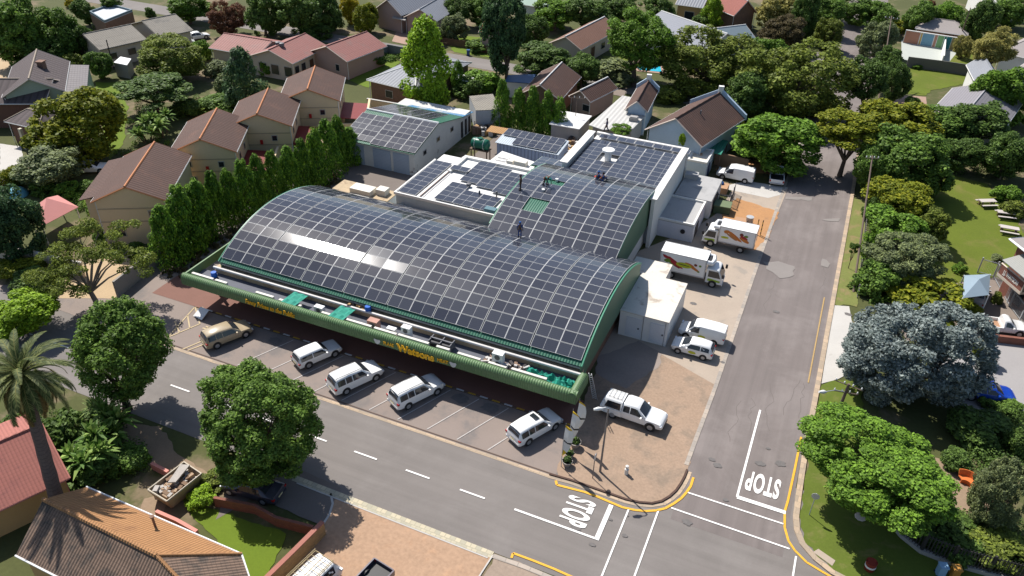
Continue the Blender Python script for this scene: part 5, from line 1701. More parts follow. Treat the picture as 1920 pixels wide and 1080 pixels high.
def hd(a, b):
    """ground position and heading from rear and front wheel spots of the visible side"""
    return math.atan2(b.y - a.y, b.x - a.x)


CW = paint('white_gloss_paint', (.72, .72, .71))
YEMB = mat('yellow_green_emblem', (.45, .46, .03), .6)
HB = R(63)
GC = 'white cars parked in the angled bays'
def side_car(pr, pf, side, Wd, *a, **k):
    """place from the two visible wheels on one side ('r' right, 'l' left)"""
    A_, B_ = at(*pr), at(*pf)
    h = k.pop('heading', None)
    if h is None:
        h = hd(A_, B_)
    d = Vector((math.cos(h), math.sin(h)))
    lft = Vector((-d.y, d.x))
    c = (Vector((A_.x, A_.y)) + Vector((B_.x, B_.y))) / 2 + lft * (Wd / 2 if side == 'r' else -Wd / 2) * .93
    return c, h


def place(name, label, shape, L, Wd, H, body, pr, pf, side, heading=None, **k):
    c, h = side_car(pr, pf, side, Wd, heading=heading)
    return car(name, label, shape, L, Wd, H, body, (c.x, c.y), h, **k)


BEI = paint('beige_gloss_paint', (.36, .29, .19))
place('parked_car', 'beige hatchback alone at the left end of the angled parking bays', 'suv', 4.45, 1.82, 1.62, BEI, (411, 655), (458, 634), 'r', HB)
place('parked_car', 'small old white station wagon, second car from the left of the bays', 'wagon', 4.25, 1.66, 1.5, CW, (580, 691), (627, 671), 'r', HB, group=GC)
place('parked_car', 'white sport utility car just left of the yellow store name', 'suv', 4.75, 1.86, 1.82, CW, (652, 740), (702, 716), 'r', HB, group=GC, rails=True)
place('parked_car', 'white sport utility car with black roof rails below the yellow store name', 'suv', 4.75, 1.86, 1.82, CW, (767, 767), (817, 743), 'r', HB, group=GC, rails=True)
place('parked_car', 'white car with dark sunroof at the right end of the bays', 'suv', 4.6, 1.86, 1.66, CW, (988, 835), (1041, 808), 'r', HB, group=GC, sunroof=True)
place('double_cab_pickup', 'white double cab pickup with canopy and roof rack on the brown gravel corner', 'cab', 5.35, 1.86, 1.85, CW, (1145, 784), (1217, 808), 'r', R(-3), cat='pickup', canopy=True, wheelr=.39)
place('parked_car', 'small white hatchback with a yellow door emblem beside the cold room', 'hatch', 3.8, 1.66, 1.5, CW, (1317, 676), (1271, 664), 'l', R(180), sideg=YEMB, wheelr=.29)
place('small_panel_van', 'white panel van pickup with a yellow door emblem behind the small hatchback', 'van', 4.3, 1.70, 1.75, CW, (1338, 648), (1285, 636), 'l', R(180), cat='van', sideg=YEMB, wheelr=.3)
place('panel_van', 'white panel van parked against the brown wall on orange gravel', 'van', 4.7, 1.8, 1.85, CW, (1395, 345), (1355, 337), 'l', R(180), cat='van')
c_ = at(1455, 335)
car('single_cab_pickup', 'white pickup seen from behind at the left edge of the shaded road', 'single', 5.0, 1.78, 1.75, CW, (c_.x, c_.y), R(97), cat='pickup')
place('parked_car', 'bright blue sedan on the grey drive behind the silver tree', 'sedan', 4.55, 1.78, 1.45, paint('blue_gloss_paint', (.004, .045, .34)), (1822, 752), (1878, 760), 'r', R(12))
place('single_cab_pickup', 'white pickup with open rusty load bed beside the low red brick wall', 'single', 4.7, 1.75, 1.6, CW, (1852, 628), (1902, 630), 'r', R(12), cat='pickup', bed=mat('rusty_bed', (.30, .17, .10), .8))
c_ = at(1830, 572)
car('parked_car', 'silver sedan parked under the grey shade sail', 'sedan', 4.5, 1.76, 1.45, paint('silver_gloss_paint', (.33, .31, .30)), (c_.x, c_.y + 1.2), R(80))
c_ = at(480, 925)
car('parked_car', 'dark sedan in the shade of the big round tree', 'sedan', 4.6, 1.78, 1.42, paint('dark_gloss_paint', (.045, .045, .06)), (c_.x - .2, c_.y), R(186))
c_ = at(370, 74)
car('parked_car', 'far white sedan beside the grey roofed long house', 'sedan', 4.5, 1.76, 1.45, CW, (c_.x, c_.y), R(60))
c_ = at(360, 84)
car('parked_car', 'far white hatchback half hidden by the olive tree', 'hatch', 4.0, 1.7, 1.5, CW, (c_.x - 1, c_.y - 1), R(50))
c_ = at(172, 322)
car('parked_car', 'white sedan under the yellow green tree left of the townhouses', 'sedan', 4.5, 1.76, 1.45, CW, (c_.x, c_.y), R(30))
# kombi with roof rack, dark pickup in the lower lot
a0, a1 = at(540, 1100, 2.0), at(625, 1018, 2.0)
hk = math.atan2(a1.y - a0.y, a1.x - a0.x)
p0 = at(600, 1068, 1.9)
kb = car('white_minibus', 'white minibus with a full length tan roof rack on the lower gravel lot', 'kombi', 4.8, 1.78, 1.95, CW, (p0.x - .5, p0.y - .9), hk, cat='minibus')
mb = MB()
for y in (-.78, 0, .78):
    mb.tube([(-2.25, y, 2.10), (1.75, y, 2.10)], .028, 5)
for k in range(11):
    x = -2.25 + k * .4
    mb.tube([(x, -.78, 2.12), (x, .78, 2.12)], .022, 5)
for y in (-.78, .78):
    mb.tube([(-2.25, y, 2.28), (1.75, y, 2.28)], .025, 5)
    for k in range(6):
        mb.tube([(-2.25 + k * .8, y, 2.28), (-2.25 + k * .8, y * .97, 1.9)], .02, 5)
mb.build('roof_rack', mat('tan_rack', (.42, .32, .17), .6), kb, local=True)
p0 = at(688, 1066, 1.0)
car('single_cab_pickup', 'dark pickup with open black load bed at the bottom edge', 'single', 4.9, 1.75, 1.65, paint('violet_dark_paint', (.05, .04, .065)), (p0.x + .4, p0.y - 1.6), hk + math.pi, cat='pickup')


def truck(label, L, Wd, H, boxl, p, rz, group, oval):
    """L overall length, boxl box length; local +x forward"""
    t = thing('delivery_truck', label, 'truck', (p[0], p[1], .06), rz, group)
    hw = Wd / 2
    b0 = -L / 2
    b1 = b0 + boxl
    z0 = .95
    MB().box(b0, b1, -hw, hw, z0, H).build('box_body', GLOSSW, t, local=True)
    mb = MB()
    for x in (b0 + .03, b1 - .03):
        for s in (-1, 1):
            mb.box(x - .05, x + .05, s * hw - .03, s * hw + .03, z0 - .02, H + .02)
    for s in (-1, 1):
        mb.box(b0, b1, s * hw - .03, s * hw + .03, H - .06, H + .025).box(b0, b1, s * hw - .03, s * hw + .03, z0 - .05, z0 + .06)
    mb.build('box_trim', mat('grey_trim', (.45, .44, .43), .5), t, local=True)
    MB().box(b0, L / 2 - .5, -.42, .42, .5, .8).build('chassis', BLACKP, t, local=True)
    # cab
    c0, c1 = b1 + .12, L / 2
    ch = 2.15
    prof = [(c0, .45), (c1 - .05, .45), (c1, .75), (c1 - .03, 1.15), (c1 - .45, ch - .12), (c1 - .65, ch), (c0, ch)]
    mb = MB()
    w_ = hw * .90
    n = len(prof)
    mb.v = [(x, -w_, z) for x, z in prof] + [(x, w_, z) for x, z in prof]
    mb.f = [tuple(range(n - 1, -1, -1)), tuple(range(n, 2 * n))] + [(i, (i + 1) % n, n + (i + 1) % n, n + i) for i in range(n)]
    mb.f = [f[::-1] for f in mb.f]
    mb.m = [0] * len(mb.f)
    cb = mb.build('cab', GLOSSW, t, local=True)
    bv = cb.modifiers.new('bevel', 'BEVEL')
    bv.width = .07
    bv.segments = 2
    pa, pb = Vector((c1 - .03, 0, 1.15)), Vector((c1 - .45, 0, ch - .12))
    nn = Vector((pb.z - pa.z, 0, -(pb.x - pa.x))).normalized() * .012
    q = [pa.lerp(pb, .08) + nn, pa.lerp(pb, .95) + nn]
    MB().poly([(q[0].x, -w_ * .9, q[0].z), (q[0].x, w_ * .9, q[0].z), (q[1].x, w_ * .86, q[1].z), (q[1].x, -w_ * .86, q[1].z)]).build('windscreen', GLASSD, t, local=True)
    for s in (-1, 1):
        y = s * (w_ + .012)
        MB().poly([(c0 + .22, y, 1.2), (c1 - .22, y, 1.2), (c1 - .52, y, ch - .2), (c0 + .22, y, ch - .2)]).build('side_window', GLASSD, t, local=True)
        MB().poly([(c0 + .2, y, .72), (c1 - .25, y, .72), (c1 - .2, y, .92), (c0 + .5, y, 1.02), (c0 + .25, y, 1.0)]).build('door_graphic', mat('lime_graphic', (.28, .40, .03), .5), t, local=True)
        MB().box(c1 - .1, c1 + .12, s * (w_ + .03), s * (w_ + .22) if s > 0 else s * (w_ + .03) + .0, 1.45, 1.85).build('mirror', BLACKP, t, local=True) if s > 0 else MB().box(c1 - .1, c1 + .12, -(w_ + .22), -(w_ + .03), 1.45, 1.85).build('mirror', BLACKP, t, local=True)
        MB().box(c1 - .02, c1 + .015, s * w_ * .72 - .14, s * w_ * .72 + .14, .66, .84).build('headlight', HEADL, t, local=True)
    MB().box(c1 - .02, c1 + .05, -w_, w_, .42, .6).build('bumper', GLOSSW, t, local=True)
    # cooling unit over the cab
    mb = MB()
    mb.tube([(b1 + .02, -hw * .72, H - .35), (b1 + .5, -hw * .7, H - .38), (b1 + .62, 0, H - .38), (b1 + .5, hw * .7, H - .38), (b1 + .02, hw * .72, H - .35)], .24, 10)
    cu = mb.build('cooling_unit', GLOSSW, t, True, local=True)
    MB().box(b1 + .02, b1 + .4, -hw * .5, hw * .5, H - .55, H - .2).build('fan_housing', BLACKP, cu, local=True)
    # flat printed graphic on both sides
    for s in (-1, 1):
        rr = random.Random(31 if oval else 33)
        y = s * (hw + .008)
        fx = lambda f: (b0 + boxl * f) if s < 0 else (b1 - boxl * f)
        zc = lambda g: z0 + (H - z0) * g
        def blob(cx, cz, rx, rz_, nm, m, lay, rot=0, nn_=12, rag=.25):
            pts = []
            for k in range(nn_):
                a = 2 * math.pi * k / nn_
                e = 1 + rag * (rr.random() - .5)
                dx, dz = rx * e * math.cos(a), rz_ * e * math.sin(a)
                sg = 1 if s < 0 else -1
                pts.append((fx(cx) + sg * (dx * math.cos(rot) - dz * math.sin(rot)), y + s * .0012 * lay, zc(cz) + dx * math.sin(rot) + dz * math.cos(rot)))
            MB().poly(pts).build(nm, m, t, local=True)
        RED = mat('print_red', (.34, .02, .03), .5)
        ORA = mat('print_orange', (.50, .16, .03), .5)
        GRN = mat('print_green', (.12, .22, .03), .5)
        MAR = mat('print_maroon', (.16, .035, .025), .5)
        LIM = mat('print_lime', (.40, .44, .02), .5)
        if oval:
            dd = -.45
            for cx, cz, rx, rz_, m, rot in ((.13, .74, .42, .17, RED, dd), (.27, .62, .75, .20, RED, dd), (.16, .55, .3, .22, GRN, .3), (.26, .50, .5, .2, GRN, dd), (.37, .42, .8, .17, RED, dd), (.34, .36, .55, .12, MAR, dd),
                                            (.66, .56, .55, .14, ORA, -.3), (.73, .44, .75, .16, ORA, -.45), (.82, .34, .35, .12, ORA, -.5), (.78, .62, .17, .15, MAR, 0), (.88, .62, .15, .13, GRN, 0), (.86, .28, .13, .1, GRN, 0)):
                blob(cx, cz, rx, rz_, 'produce_print', m, 1 + rr.random(), rot)
            blob(.53, .47, .82, .30, 'oval_print', LIM, 3, -.04, 20, 0)
            blob(.53, .48, .62, .05, 'script_print', mat('print_dark', (.05, .07, .03), .5), 4, -.08, 14, .5)
        else:
            for cx, cz, rx, rz_, m, rot in ((.2, .72, .3, .2, ORA, .4), (.42, .55, 1.0, .2, ORA, -.55), (.36, .45, .8, .13, mat('print_tan', (.38, .17, .06), .5), -.5), (.72, .40, .6, .22, ORA, -.4), (.62, .72, .22, .2, MAR, 0), (.74, .66, .25, .16, GRN, .3),
                                            (.18, .33, .45, .14, LIM, 0), (.70, .56, .45, .14, RED, -.3)):
                blob(cx, cz, rx, rz_, 'produce_print', m, 1 + rr.random(), rot)
    add_wheels(t, L, Wd * .92, L / 2 - .95, b0 + 1.35, .38, .26)
    return t


GT = 'white delivery trucks with produce prints'
A_, B_ = at(1252, 523), at(1335, 540)
truck('larger white box truck with yellow green oval on its produce print', 6.6, 2.1, 3.05, 4.75, ((A_.x + B_.x) / 2 - .15, A_.y + 1.2), R(1), GT, True)
A_, B_ = at(1327, 462), at(1392, 480)
truck('smaller white box truck facing the buildings with orange produce print', 5.6, 2.0, 2.85, 3.9, ((A_.x + B_.x) / 2 + .1, A_.y + .9), R(180), GT, False)


# ------------------------------------------------------------------ people
def skinned(name, chains, m, parent, smoothlv=1):
    """one continuous surface grown from a joint skeleton: chains of (point, radius), branching at shared points"""
    bm = bmesh.new()
    sl_ = bm.verts.layers.skin.verify()
    key = {}
    first = True
    for ch in chains:
        prev = None
        for p, r_ in ch:
            k = tuple(round(c, 4) for c in p)
            if k not in key:
                v = bm.verts.new(p)
                v[sl_].radius = (r_, r_)
                v[sl_].use_root = first
                first = False
                key[k] = v
            v = key[k]
            if prev is not None and prev is not v and not bm.edges.get((prev, v)):
                bm.edges.new((prev, v))
            prev = v
    me = bpy.data.meshes.new(name)
    bm.to_mesh(me)
    bm.free()
    o = bpy.data.objects.new(name, me)
    COL.objects.link(o)
    s = o.modifiers.new('skin', 'SKIN')
    s.use_smooth_shade = True
    if smoothlv:
        b = o.modifiers.new('sub', 'SUBSURF')
        b.levels = b.render_levels = smoothlv
    bpy.context.view_layer.update()
    dg = bpy.context.evaluated_depsgraph_get()
    n_ = bpy.data.meshes.new_from_object(o.evaluated_get(dg))
    bpy.data.objects.remove(o)
    n_.name = name
    n_.materials.clear()
    n_.materials.append(m)
    o = bpy.data.objects.new(name, n_)
    COL.objects.link(o)
    o.parent = parent
    return o


SKIN = mat('dark_skin', (.10, .052, .032), .6)


def person(label, loc, rz, J, top, legs, cap=None, group=None):
    """J: joint positions for pelvis, chest, neck, head, hands, elbows, feet, knees"""
    t = thing('person', label, 'person', loc, rz, group)
    V_ = {k: Vector(v) for k, v in J.items()}
    ch = [[(V_['pelvis'], .13), (V_['chest'], .14), (V_['neck'], .06), (V_['head'] - (V_['head'] - V_['neck']) * .2, .08), (V_['head'], .105), (V_['head'] + (V_['head'] - V_['neck']).normalized() * .09, .07)]]
    for s in ('l', 'r'):
        sgn = 1 if s == 'l' else -1
        sh_ = V_['chest'] + (V_['neck'] - V_['chest']) * .5 + Vector((0, sgn * .19, 0))
        hip = V_['pelvis'] + Vector((0, sgn * .1, -.04))
        e, h = V_[s + 'elbow'], V_[s + 'hand']
        d = (h - e).normalized()
        ch.append([(V_['chest'], .14), (sh_, .07), (e, .048), (h, .032), (h + d * .06, .042)])
        side = d.cross(Vector((0, 0, 1)))
        side = side.normalized() if side.length > .1 else Vector((0, 1, 0))
        palm = h + d * .06
        for k, (off, ln) in enumerate(((-.03, .07), (-.01, .085), (.012, .08), (.032, .065))):
            ch.append([(palm, .042), (palm + d * (.05) + side * off, .010), (palm + d * (.05 + ln * .5) + side * off * 1.1, .009), (palm + d * (.05 + ln) + side * off * 1.1 - Vector((0, 0, .015)), .008)])
        ch.append([(h + d * .02, .035), (h + d * .05 + side * .05, .011), (h + d * .085 + side * .065, .009)])
        f, kn = V_[s + 'foot'], V_[s + 'knee']
        ch.append([(V_['pelvis'], .13), (hip, .095), (kn, .062), (f + Vector((0, 0, .08)), .045), (f + Vector((.06, 0, .045)), .045), (f + Vector((.17, 0, .03)), .035)])
    body = skinned('body', ch, SKIN, t, 0)
    hd_ = V_['head']
    # face: eyes, nose, mouth, ears
    f = MB()
    for s in (-1, 1):
        f.lathe([(.012, -.01), (.014, 0), (.01, .01)], (hd_.x + .095, s * .035, hd_.z + .01), 8)
    f.build('eye', BLACKP, body, local=True)
    g_ = cap or mat('black_hair', (.012, .01, .01), .9)
    mb = MB().lathe([(.119, -.02), (.124, .03), (.10, .085), (.05, .115), (.01, .122)], (hd_.x - .01, hd_.y, hd_.z + .03), 12)
    if cap:
        mb.box(hd_.x + .08, hd_.x + .2, -.07, .07, hd_.z + .035, hd_.z + .05)
    mb.build('cap' if cap else 'hair', g_, t, True, local=True)
    sh = [[(V_['pelvis'] + Vector((0, 0, -.02)), .15), (V_['pelvis'].lerp(V_['chest'], .5), .15), (V_['chest'], .165), (V_['chest'].lerp(V_['neck'], .75), .085)]]
    for s in ('l', 'r'):
        sgn = 1 if s == 'l' else -1
        s_ = V_['chest'] + (V_['neck'] - V_['chest']) * .5 + Vector((0, sgn * .19, 0))
        sh.append([(V_['chest'], .165), (s_, .088), (V_[s + 'elbow'], .066), (V_[s + 'elbow'].lerp(V_[s + 'hand'], .8), .052)])
    skinned('jacket', sh, top, t, 1)
    tr_ = [[(V_['pelvis'] + Vector((0, 0, .05)), .155), (V_['pelvis'], .155)]]
    for s in ('l', 'r'):
        sgn = 1 if s == 'l' else -1
        tr_.append([(V_['pelvis'], .155), (V_['pelvis'] + Vector((0, sgn * .1, -.04)), .115), (V_[s + 'knee'], .082), (V_[s + 'foot'] + Vector((0, 0, .12)), .07)])
    skinned('trousers', tr_, legs, t, 1)
    for s in ('l', 'r'):
        f_ = V_[s + 'foot']
        MB().box(f_.x - .08, f_.x + .2, f_.y - .05, f_.y + .05, max(f_.z - .01, 0), f_.z + .1).build('shoe', BLACKP, t, local=True)
    return t


STAND = dict(pelvis=(0, 0, .95), chest=(0, 0, 1.28), neck=(.01, 0, 1.5), head=(.03, 0, 1.64), lelbow=(-.02, .28, 1.12), relbow=(-.02, -.28, 1.12), lhand=(.1, .27, .88), rhand=(.1, -.27, .88), lknee=(.03, .11, .5), rknee=(.03, -.11, .5), lfoot=(0, .12, .02), rfoot=(0, -.12, .02))
WALK = dict(STAND, lknee=(.2, .1, .5), rknee=(-.02, -.1, .5), lfoot=(.3, .12, .02), rfoot=(-.28, -.12, .04), lhand=(-.1, .3, .9), rhand=(.28, -.28, .98))
BEND = dict(pelvis=(-.2, 0, .88), chest=(.22, 0, 1.05), neck=(.42, 0, 1.0), head=(.55, 0, .94), lelbow=(.38, .26, .72), relbow=(.38, -.26, .72), lhand=(.5, .22, .45), rhand=(.5, -.22, .45), lknee=(.0, .14, .48), rknee=(-.12, -.14, .48), lfoot=(-.1, .18, .02), rfoot=(-.3, -.18, .02))
SIT = dict(pelvis=(0, 0, .16), chest=(.1, 0, .48), neck=(.16, 0, .69), head=(.22, 0, .82), lelbow=(.22, .27, .38), relbow=(.22, -.27, .38), lhand=(.42, .16, .40), rhand=(.42, -.16, .40), lknee=(.42, .16, .42), rknee=(.42, -.16, .42), lfoot=(.62, .16, .0), rfoot=(.62, -.16, .0))
NAVY = mat('navy_overall', (.008, .02, .09), .8)
BLK = mat('black_clothes', (.012, .012, .014), .8)
zr2 = lambda y: Z2 + math.sqrt(R2 * R2 - (y - Y2) ** 2) + .14
zr1 = lambda y: ZC + math.sqrt(RB * RB - (y - YC) ** 2) + .14
p = at(976, 357, 6.6)
person('person in black standing at the left edge of the rear barrel roof', (p.x, p.y, zr2(p.y)), R(200), STAND, BLK, BLK, BLK)
p = at(1024, 350, 6.6)
person('person in a turquoise shirt bending over panels on the rear barrel roof', (p.x, p.y, zr2(p.y)), R(-20), BEND, mat('turquoise_shirt', (.01, .20, .19), .8), mat('grey_trousers', (.06, .06, .065), .8), mat('turquoise_shirt', ()))
p = at(1119, 336, 6.3)
person('person in blue overalls sitting on the left of the pair behind the rear barrel', (p.x, p.y, zr2(min(p.y, 79.6))), R(60), SIT, BLUEO, BLUEO, BLUEO)
p = at(1128, 339, 6.3)
person('person in blue overalls sitting on the right of the pair with bare head', (p.x, p.y, zr2(min(p.y, 79.6))), R(60), SIT, BLUEO, BLUEO)
p = at(982, 429, 6.2)
person('person in blue overalls standing where the two barrel roofs meet', (p.x, p.y - 1.0, zr1(p.y - 1.0)), R(100), STAND, BLUEO, BLUEO, BLUEO)
p = at(1137, 246, 5.5)
person('person in blue jacket striding along the rear edge of the parapet hall', (p.x, p.y, 5.46), R(190), WALK, BLUEO, NAVY)
mb = MB().obox((-23.1, 78.6), (1, .1), .9, .4, zr2(78.6) - .06, zr2(78.6) + .05)
tag(mb.build('red_tool_bag', mat('red_cloth', (.5, .04, .03), .7)), 'red tool bag beside the two sitting workers', 'bag')
mb = MB().tube([(-25.6, 64.6, zr1(64.6) - .05), (-22.0, 64.6, zr1(64.6) - .05)], .07, 6)
tag(mb.build('white_pipe', mat('white_pipe', ())), 'white pipe lying in the valley beside the standing worker', 'pipe')
for lab, x, y in (('white bucket with handle standing on the green gap of the rear barrel', -27.0, 71.6), ('small tin standing on the upper green gap of the rear barrel', -26.6, 74.6)):
    mb = MB().lathe([(.13, 0), (.17, .3), (.18, .32)], (x, y, zr2(y) - .1), 12)
    tag(mb.build('bucket', WMETAL, None, True), lab, 'bucket')

# ------------------------------------------------------------------ street furniture and loose objects
b_ = at(1125, 885)
t = thing('street_lamp', 'slim street lamp on the gravel corner beside the white pickup', 'street lamp', (b_.x, b_.y, 0))
tp = at(1134, 770, 6.4)
tp = Vector((b_.x + .05, b_.y + .1, 6.45))
MB().tube([(b_.x, b_.y, 0), (b_.x, b_.y, 1.2), tuple(tp)], [.10, .085, .055], 8).build('pole', mat('rusty_lamp_pole', (.20, .17, .155), .6, .2, 2, 6, .15), t, True)
le = at(1122, 768, 6.5)
d = (Vector((le.x, le.y)) - Vector((tp.x, tp.y)))
MB().tube([tuple(tp), (tp.x + d.x * .3, tp.y + d.y * .3, 6.62), (le.x, le.y, 6.55)], .04, 6).build('arm', GALV, t, True)
u_ = d.normalized()
MB().tube([(le.x - u_.x * .3, le.y - u_.y * .3, 6.56), (le.x, le.y, 6.58), (le.x + u_.x * .35, le.y + u_.y * .35, 6.55)], [.08, .15, .09], 10).build('lamp_head', WMETAL, t, True)
# road sign seen from behind
b_ = at(1111, 897)
t = thing('road_sign', 'thin road sign post with round disc on the gravel near the street lamp', 'road sign', (b_.x, b_.y, 0))
MB().tube([(b_.x, b_.y, 0), (b_.x, b_.y, 2.6)], .04, 6).build('pole', mat('rusty_lamp_pole', ()), t)
ring = [(b_.x + .05, b_.y + .32 * math.cos(a), 2.3 + .32 * math.sin(a)) for a in [k * math.pi / 8 + math.pi / 8 for k in range(16)]]
MB().slab(ring, .02).build('sign_disc', GALV, t)
b_ = at(1517, 966)
t = thing('road_sign', 'grey road sign post on the corner lawn under the bright green tree', 'road sign', (b_.x, b_.y, 0))
MB().tube([(b_.x, b_.y, 0), (b_.x, b_.y, 2.3)], .035, 6).build('pole', GALV, t)
MB().slab([(b_.x + .3 * math.cos(a), b_.y - .05, 2.05 + .3 * math.sin(a)) for a in [k * math.pi / 4 + math.pi / 8 for k in range(8)]], .02).build('sign_disc', GALV, t)
# stubby white post
b_ = at(1174, 889)
t = thing('white_bollard', 'short white concrete marker post alone on the brown gravel', 'bollard', (b_.x, b_.y, 0))
MB().lathe([(.16, 0), (.15, .5), (.17, .55), (.10, .62), (.12, .75), (.13, .88), (.01, .93)], b_, 12).build('post', mat('chalky_white', (.58, .57, .54), .8, .1), t, True)
# flags and planters
FLW = mat('white_flag_cloth', (.60, .60, .58), .8)
FLY = mat('yellow_flag_cloth', (.55, .36, .02), .8)
FLK = mat('black_flag_print', (.03, .03, .03), .8)
for i, (bx, by, tx, ty, lab) in enumerate(((1052, 875, 1059, 784, 'left feather flag, white with yellow ends, at the gravel edge'), (1065, 848, 1072, 760, 'middle feather flag with broad yellow foot between two others'), (1077, 828, 1084, 738, 'right and tallest feather flag beside the canopy corner'))):
    b_ = at(bx, by)
    t = thing('feather_flag', lab, 'flag', (b_.x, b_.y, 0), 0, 'feather flags by the planters')
    hgt = 4.6
    MB().tube([(b_.x, b_.y, 0), (b_.x + .02, b_.y, hgt * .6), (b_.x + .12, b_.y + .05, hgt)], [.035, .03, .015], 6).build('pole', GALV, t)
    mb = MB()
    n_ = 18
    prev = None
    for k in range(n_ + 1):
        f = k / n_
        z = 1.35 + (hgt - 1.4) * f
        wdt = .72 * math.sin(math.pi * min(1, (1.04 - f) ** .75)) ** .6 if f < 1 else .02
        x0 = b_.x + .03 + .1 * max(0, f - .6) / .4
        sw = .10 * math.sin(f * 7 + i)
        cur = ((x0, b_.y, z), (x0 + wdt * .55, b_.y - .14 + sw, z - .05), (x0 + wdt, b_.y - .05 - sw * .6, z - .12))
        if prev:
            mi = 1 if f < .2 or f > .9 else (2 if k == 9 else 0)
            for a in range(2):
                mb.poly([prev[a], prev[a + 1], cur[a + 1], cur[a]], mi)
        prev = cur
    mb.build('flag_cloth', [FLW, FLY, FLK], t, True)
for px, py, s, lab in ((1063, 873, .55, 'dark planter pot at the foot of the left flag'), (1067, 858, .5, 'white rimmed planter with a small plant between the flags'), (1078, 838, .6, 'grey planter with bushy green plant at the right flag')):
    b_ = at(px, py)
    t = thing('planter', lab, 'planter', (b_.x, b_.y, 0), 0, 'planters at the flags')
    MB().lathe([(s * .45, 0), (s * .6, s * .5), (s * .75, s * .9), (s * .8, s), (s * .66, s), (s * .6, s * .85), (.01, s * .84)], b_, 14).build('pot', mat('planter_concrete', (.24, .22, .20), .85, .15), t, True)
    mb = MB()
    rr = random.Random(px)
    for k in range(90):
        a, e = rr.uniform(0, 6.28), rr.uniform(.2, 1.4)
        q = Vector((math.cos(a) * math.cos(e), math.sin(a) * math.cos(e), math.sin(e))) * rr.uniform(.1, .4)
        c = b_ + Vector((0, 0, s)) + q
        u = Vector((rr.gauss(0, 1), rr.gauss(0, 1), rr.gauss(0, 1))).normalized() * .09
        w_ = q.cross(u).normalized() * .06
        mb.poly([c - u - w_, c + u - w_, c + u + w_, c - u + w_])
    mb.build('plant', leaf('planter_leaf', (.05, .085, .025)), t)
# sandwich board / ramp at the left of the bays
b_ = at(373, 592)
t = thing('sloping_board', 'white sloping board on a low block at the end of the hatched bay', 'board', (b_.x, b_.y, 0))
MB().slab([at(362, 592, .15), at(376, 575, .7), at(392, 581, .7), at(378, 600, .15)], .06).build('board', WMETAL, t)
MB().hexa([(p.x, p.y) for p in (at(366, 590, 0), at(380, 577, 0), at(390, 585, 0), at(378, 599, 0))], 0, .14).build('block', mat('cream_kerb_paving', ()), t)


def utility_pole(name, label, base, top, r0, arms, lamp=None):
    t = thing(name, label, 'utility pole', (base.x, base.y, 0))
    MB().tube([tuple(base), tuple(base.lerp(top, .5)), tuple(top)], [r0, r0 * .85, r0 * .65], 8).build('pole', mat('pole_timber', (.13, .095, .075), .85, .2, 2, 8, .2), t, True)
    d = (top - base).normalized()
    for f, w_, hx in arms:
        c = base.lerp(top, f)
        h = Vector((math.cos(hx), math.sin(hx), 0)) * w_ / 2
        a = MB().tube([tuple(c - h), tuple(c + h)], .05, 5).build('cross_arm', mat('pole_timber', ()), t)
        mb = MB()
        for s in (-.9, -.3, .3, .9):
            q = c + h * s
            mb.lathe([(.03, .05), (.06, .1), (.06, .2), (.03, .26)], q, 8)
        mb.build('insulator', WMETAL, a)
    if lamp:
        c, e = lamp
        MB().tube([tuple(c), tuple(c.lerp(e, .5) + Vector((0, 0, .2))), tuple(e)], .035, 6).build('lamp_arm', GALV, t, True)
        u = (e - c).normalized()
        MB().tube([tuple(e - u * .3), tuple(e), tuple(e + u * .5)], [.07, .17, .08], 10).build('lamp_head', WMETAL, t, True)
    return t


b_ = at(1557, 806)
tp = Vector((b_.x + .25, b_.y + .2, 4.9))
utility_pole('utility_pole', 'timber utility pole with two cross arms and a street light on the right verge', b_, tp, .16, [(.97, 2.2, -.2), (.82, 1.9, .15)], (b_.lerp(tp, .83), at(1544, 735, 4.8)))
b_ = at(1600, 548)
utility_pole('utility_pole', 'tall leaning grey pole rising from the right verge past the hedge trees', b_, at(1636, 292, 9.2), .12, [(.98, 1.4, .3)])
b_ = at(1645, 203)
utility_pole('utility_pole', 'tall pole beside the far trees at the top of the right road', b_, at(1672, 30, 10.5), .13, [(.97, 2.0, 0)])
b_ = at(1077, 252)
utility_pole('aerial_pole', 'slender aerial mast behind the white sheet garage', b_, Vector((b_.x, b_.y, 5.6)), .06, [(.97, 2.4, .25)])
b_ = at(1797, 78)
utility_pole('utility_pole', 'distant pole with a lamp at the top right near the corner house', b_, at(1820, 15, 8.5), .12, [])

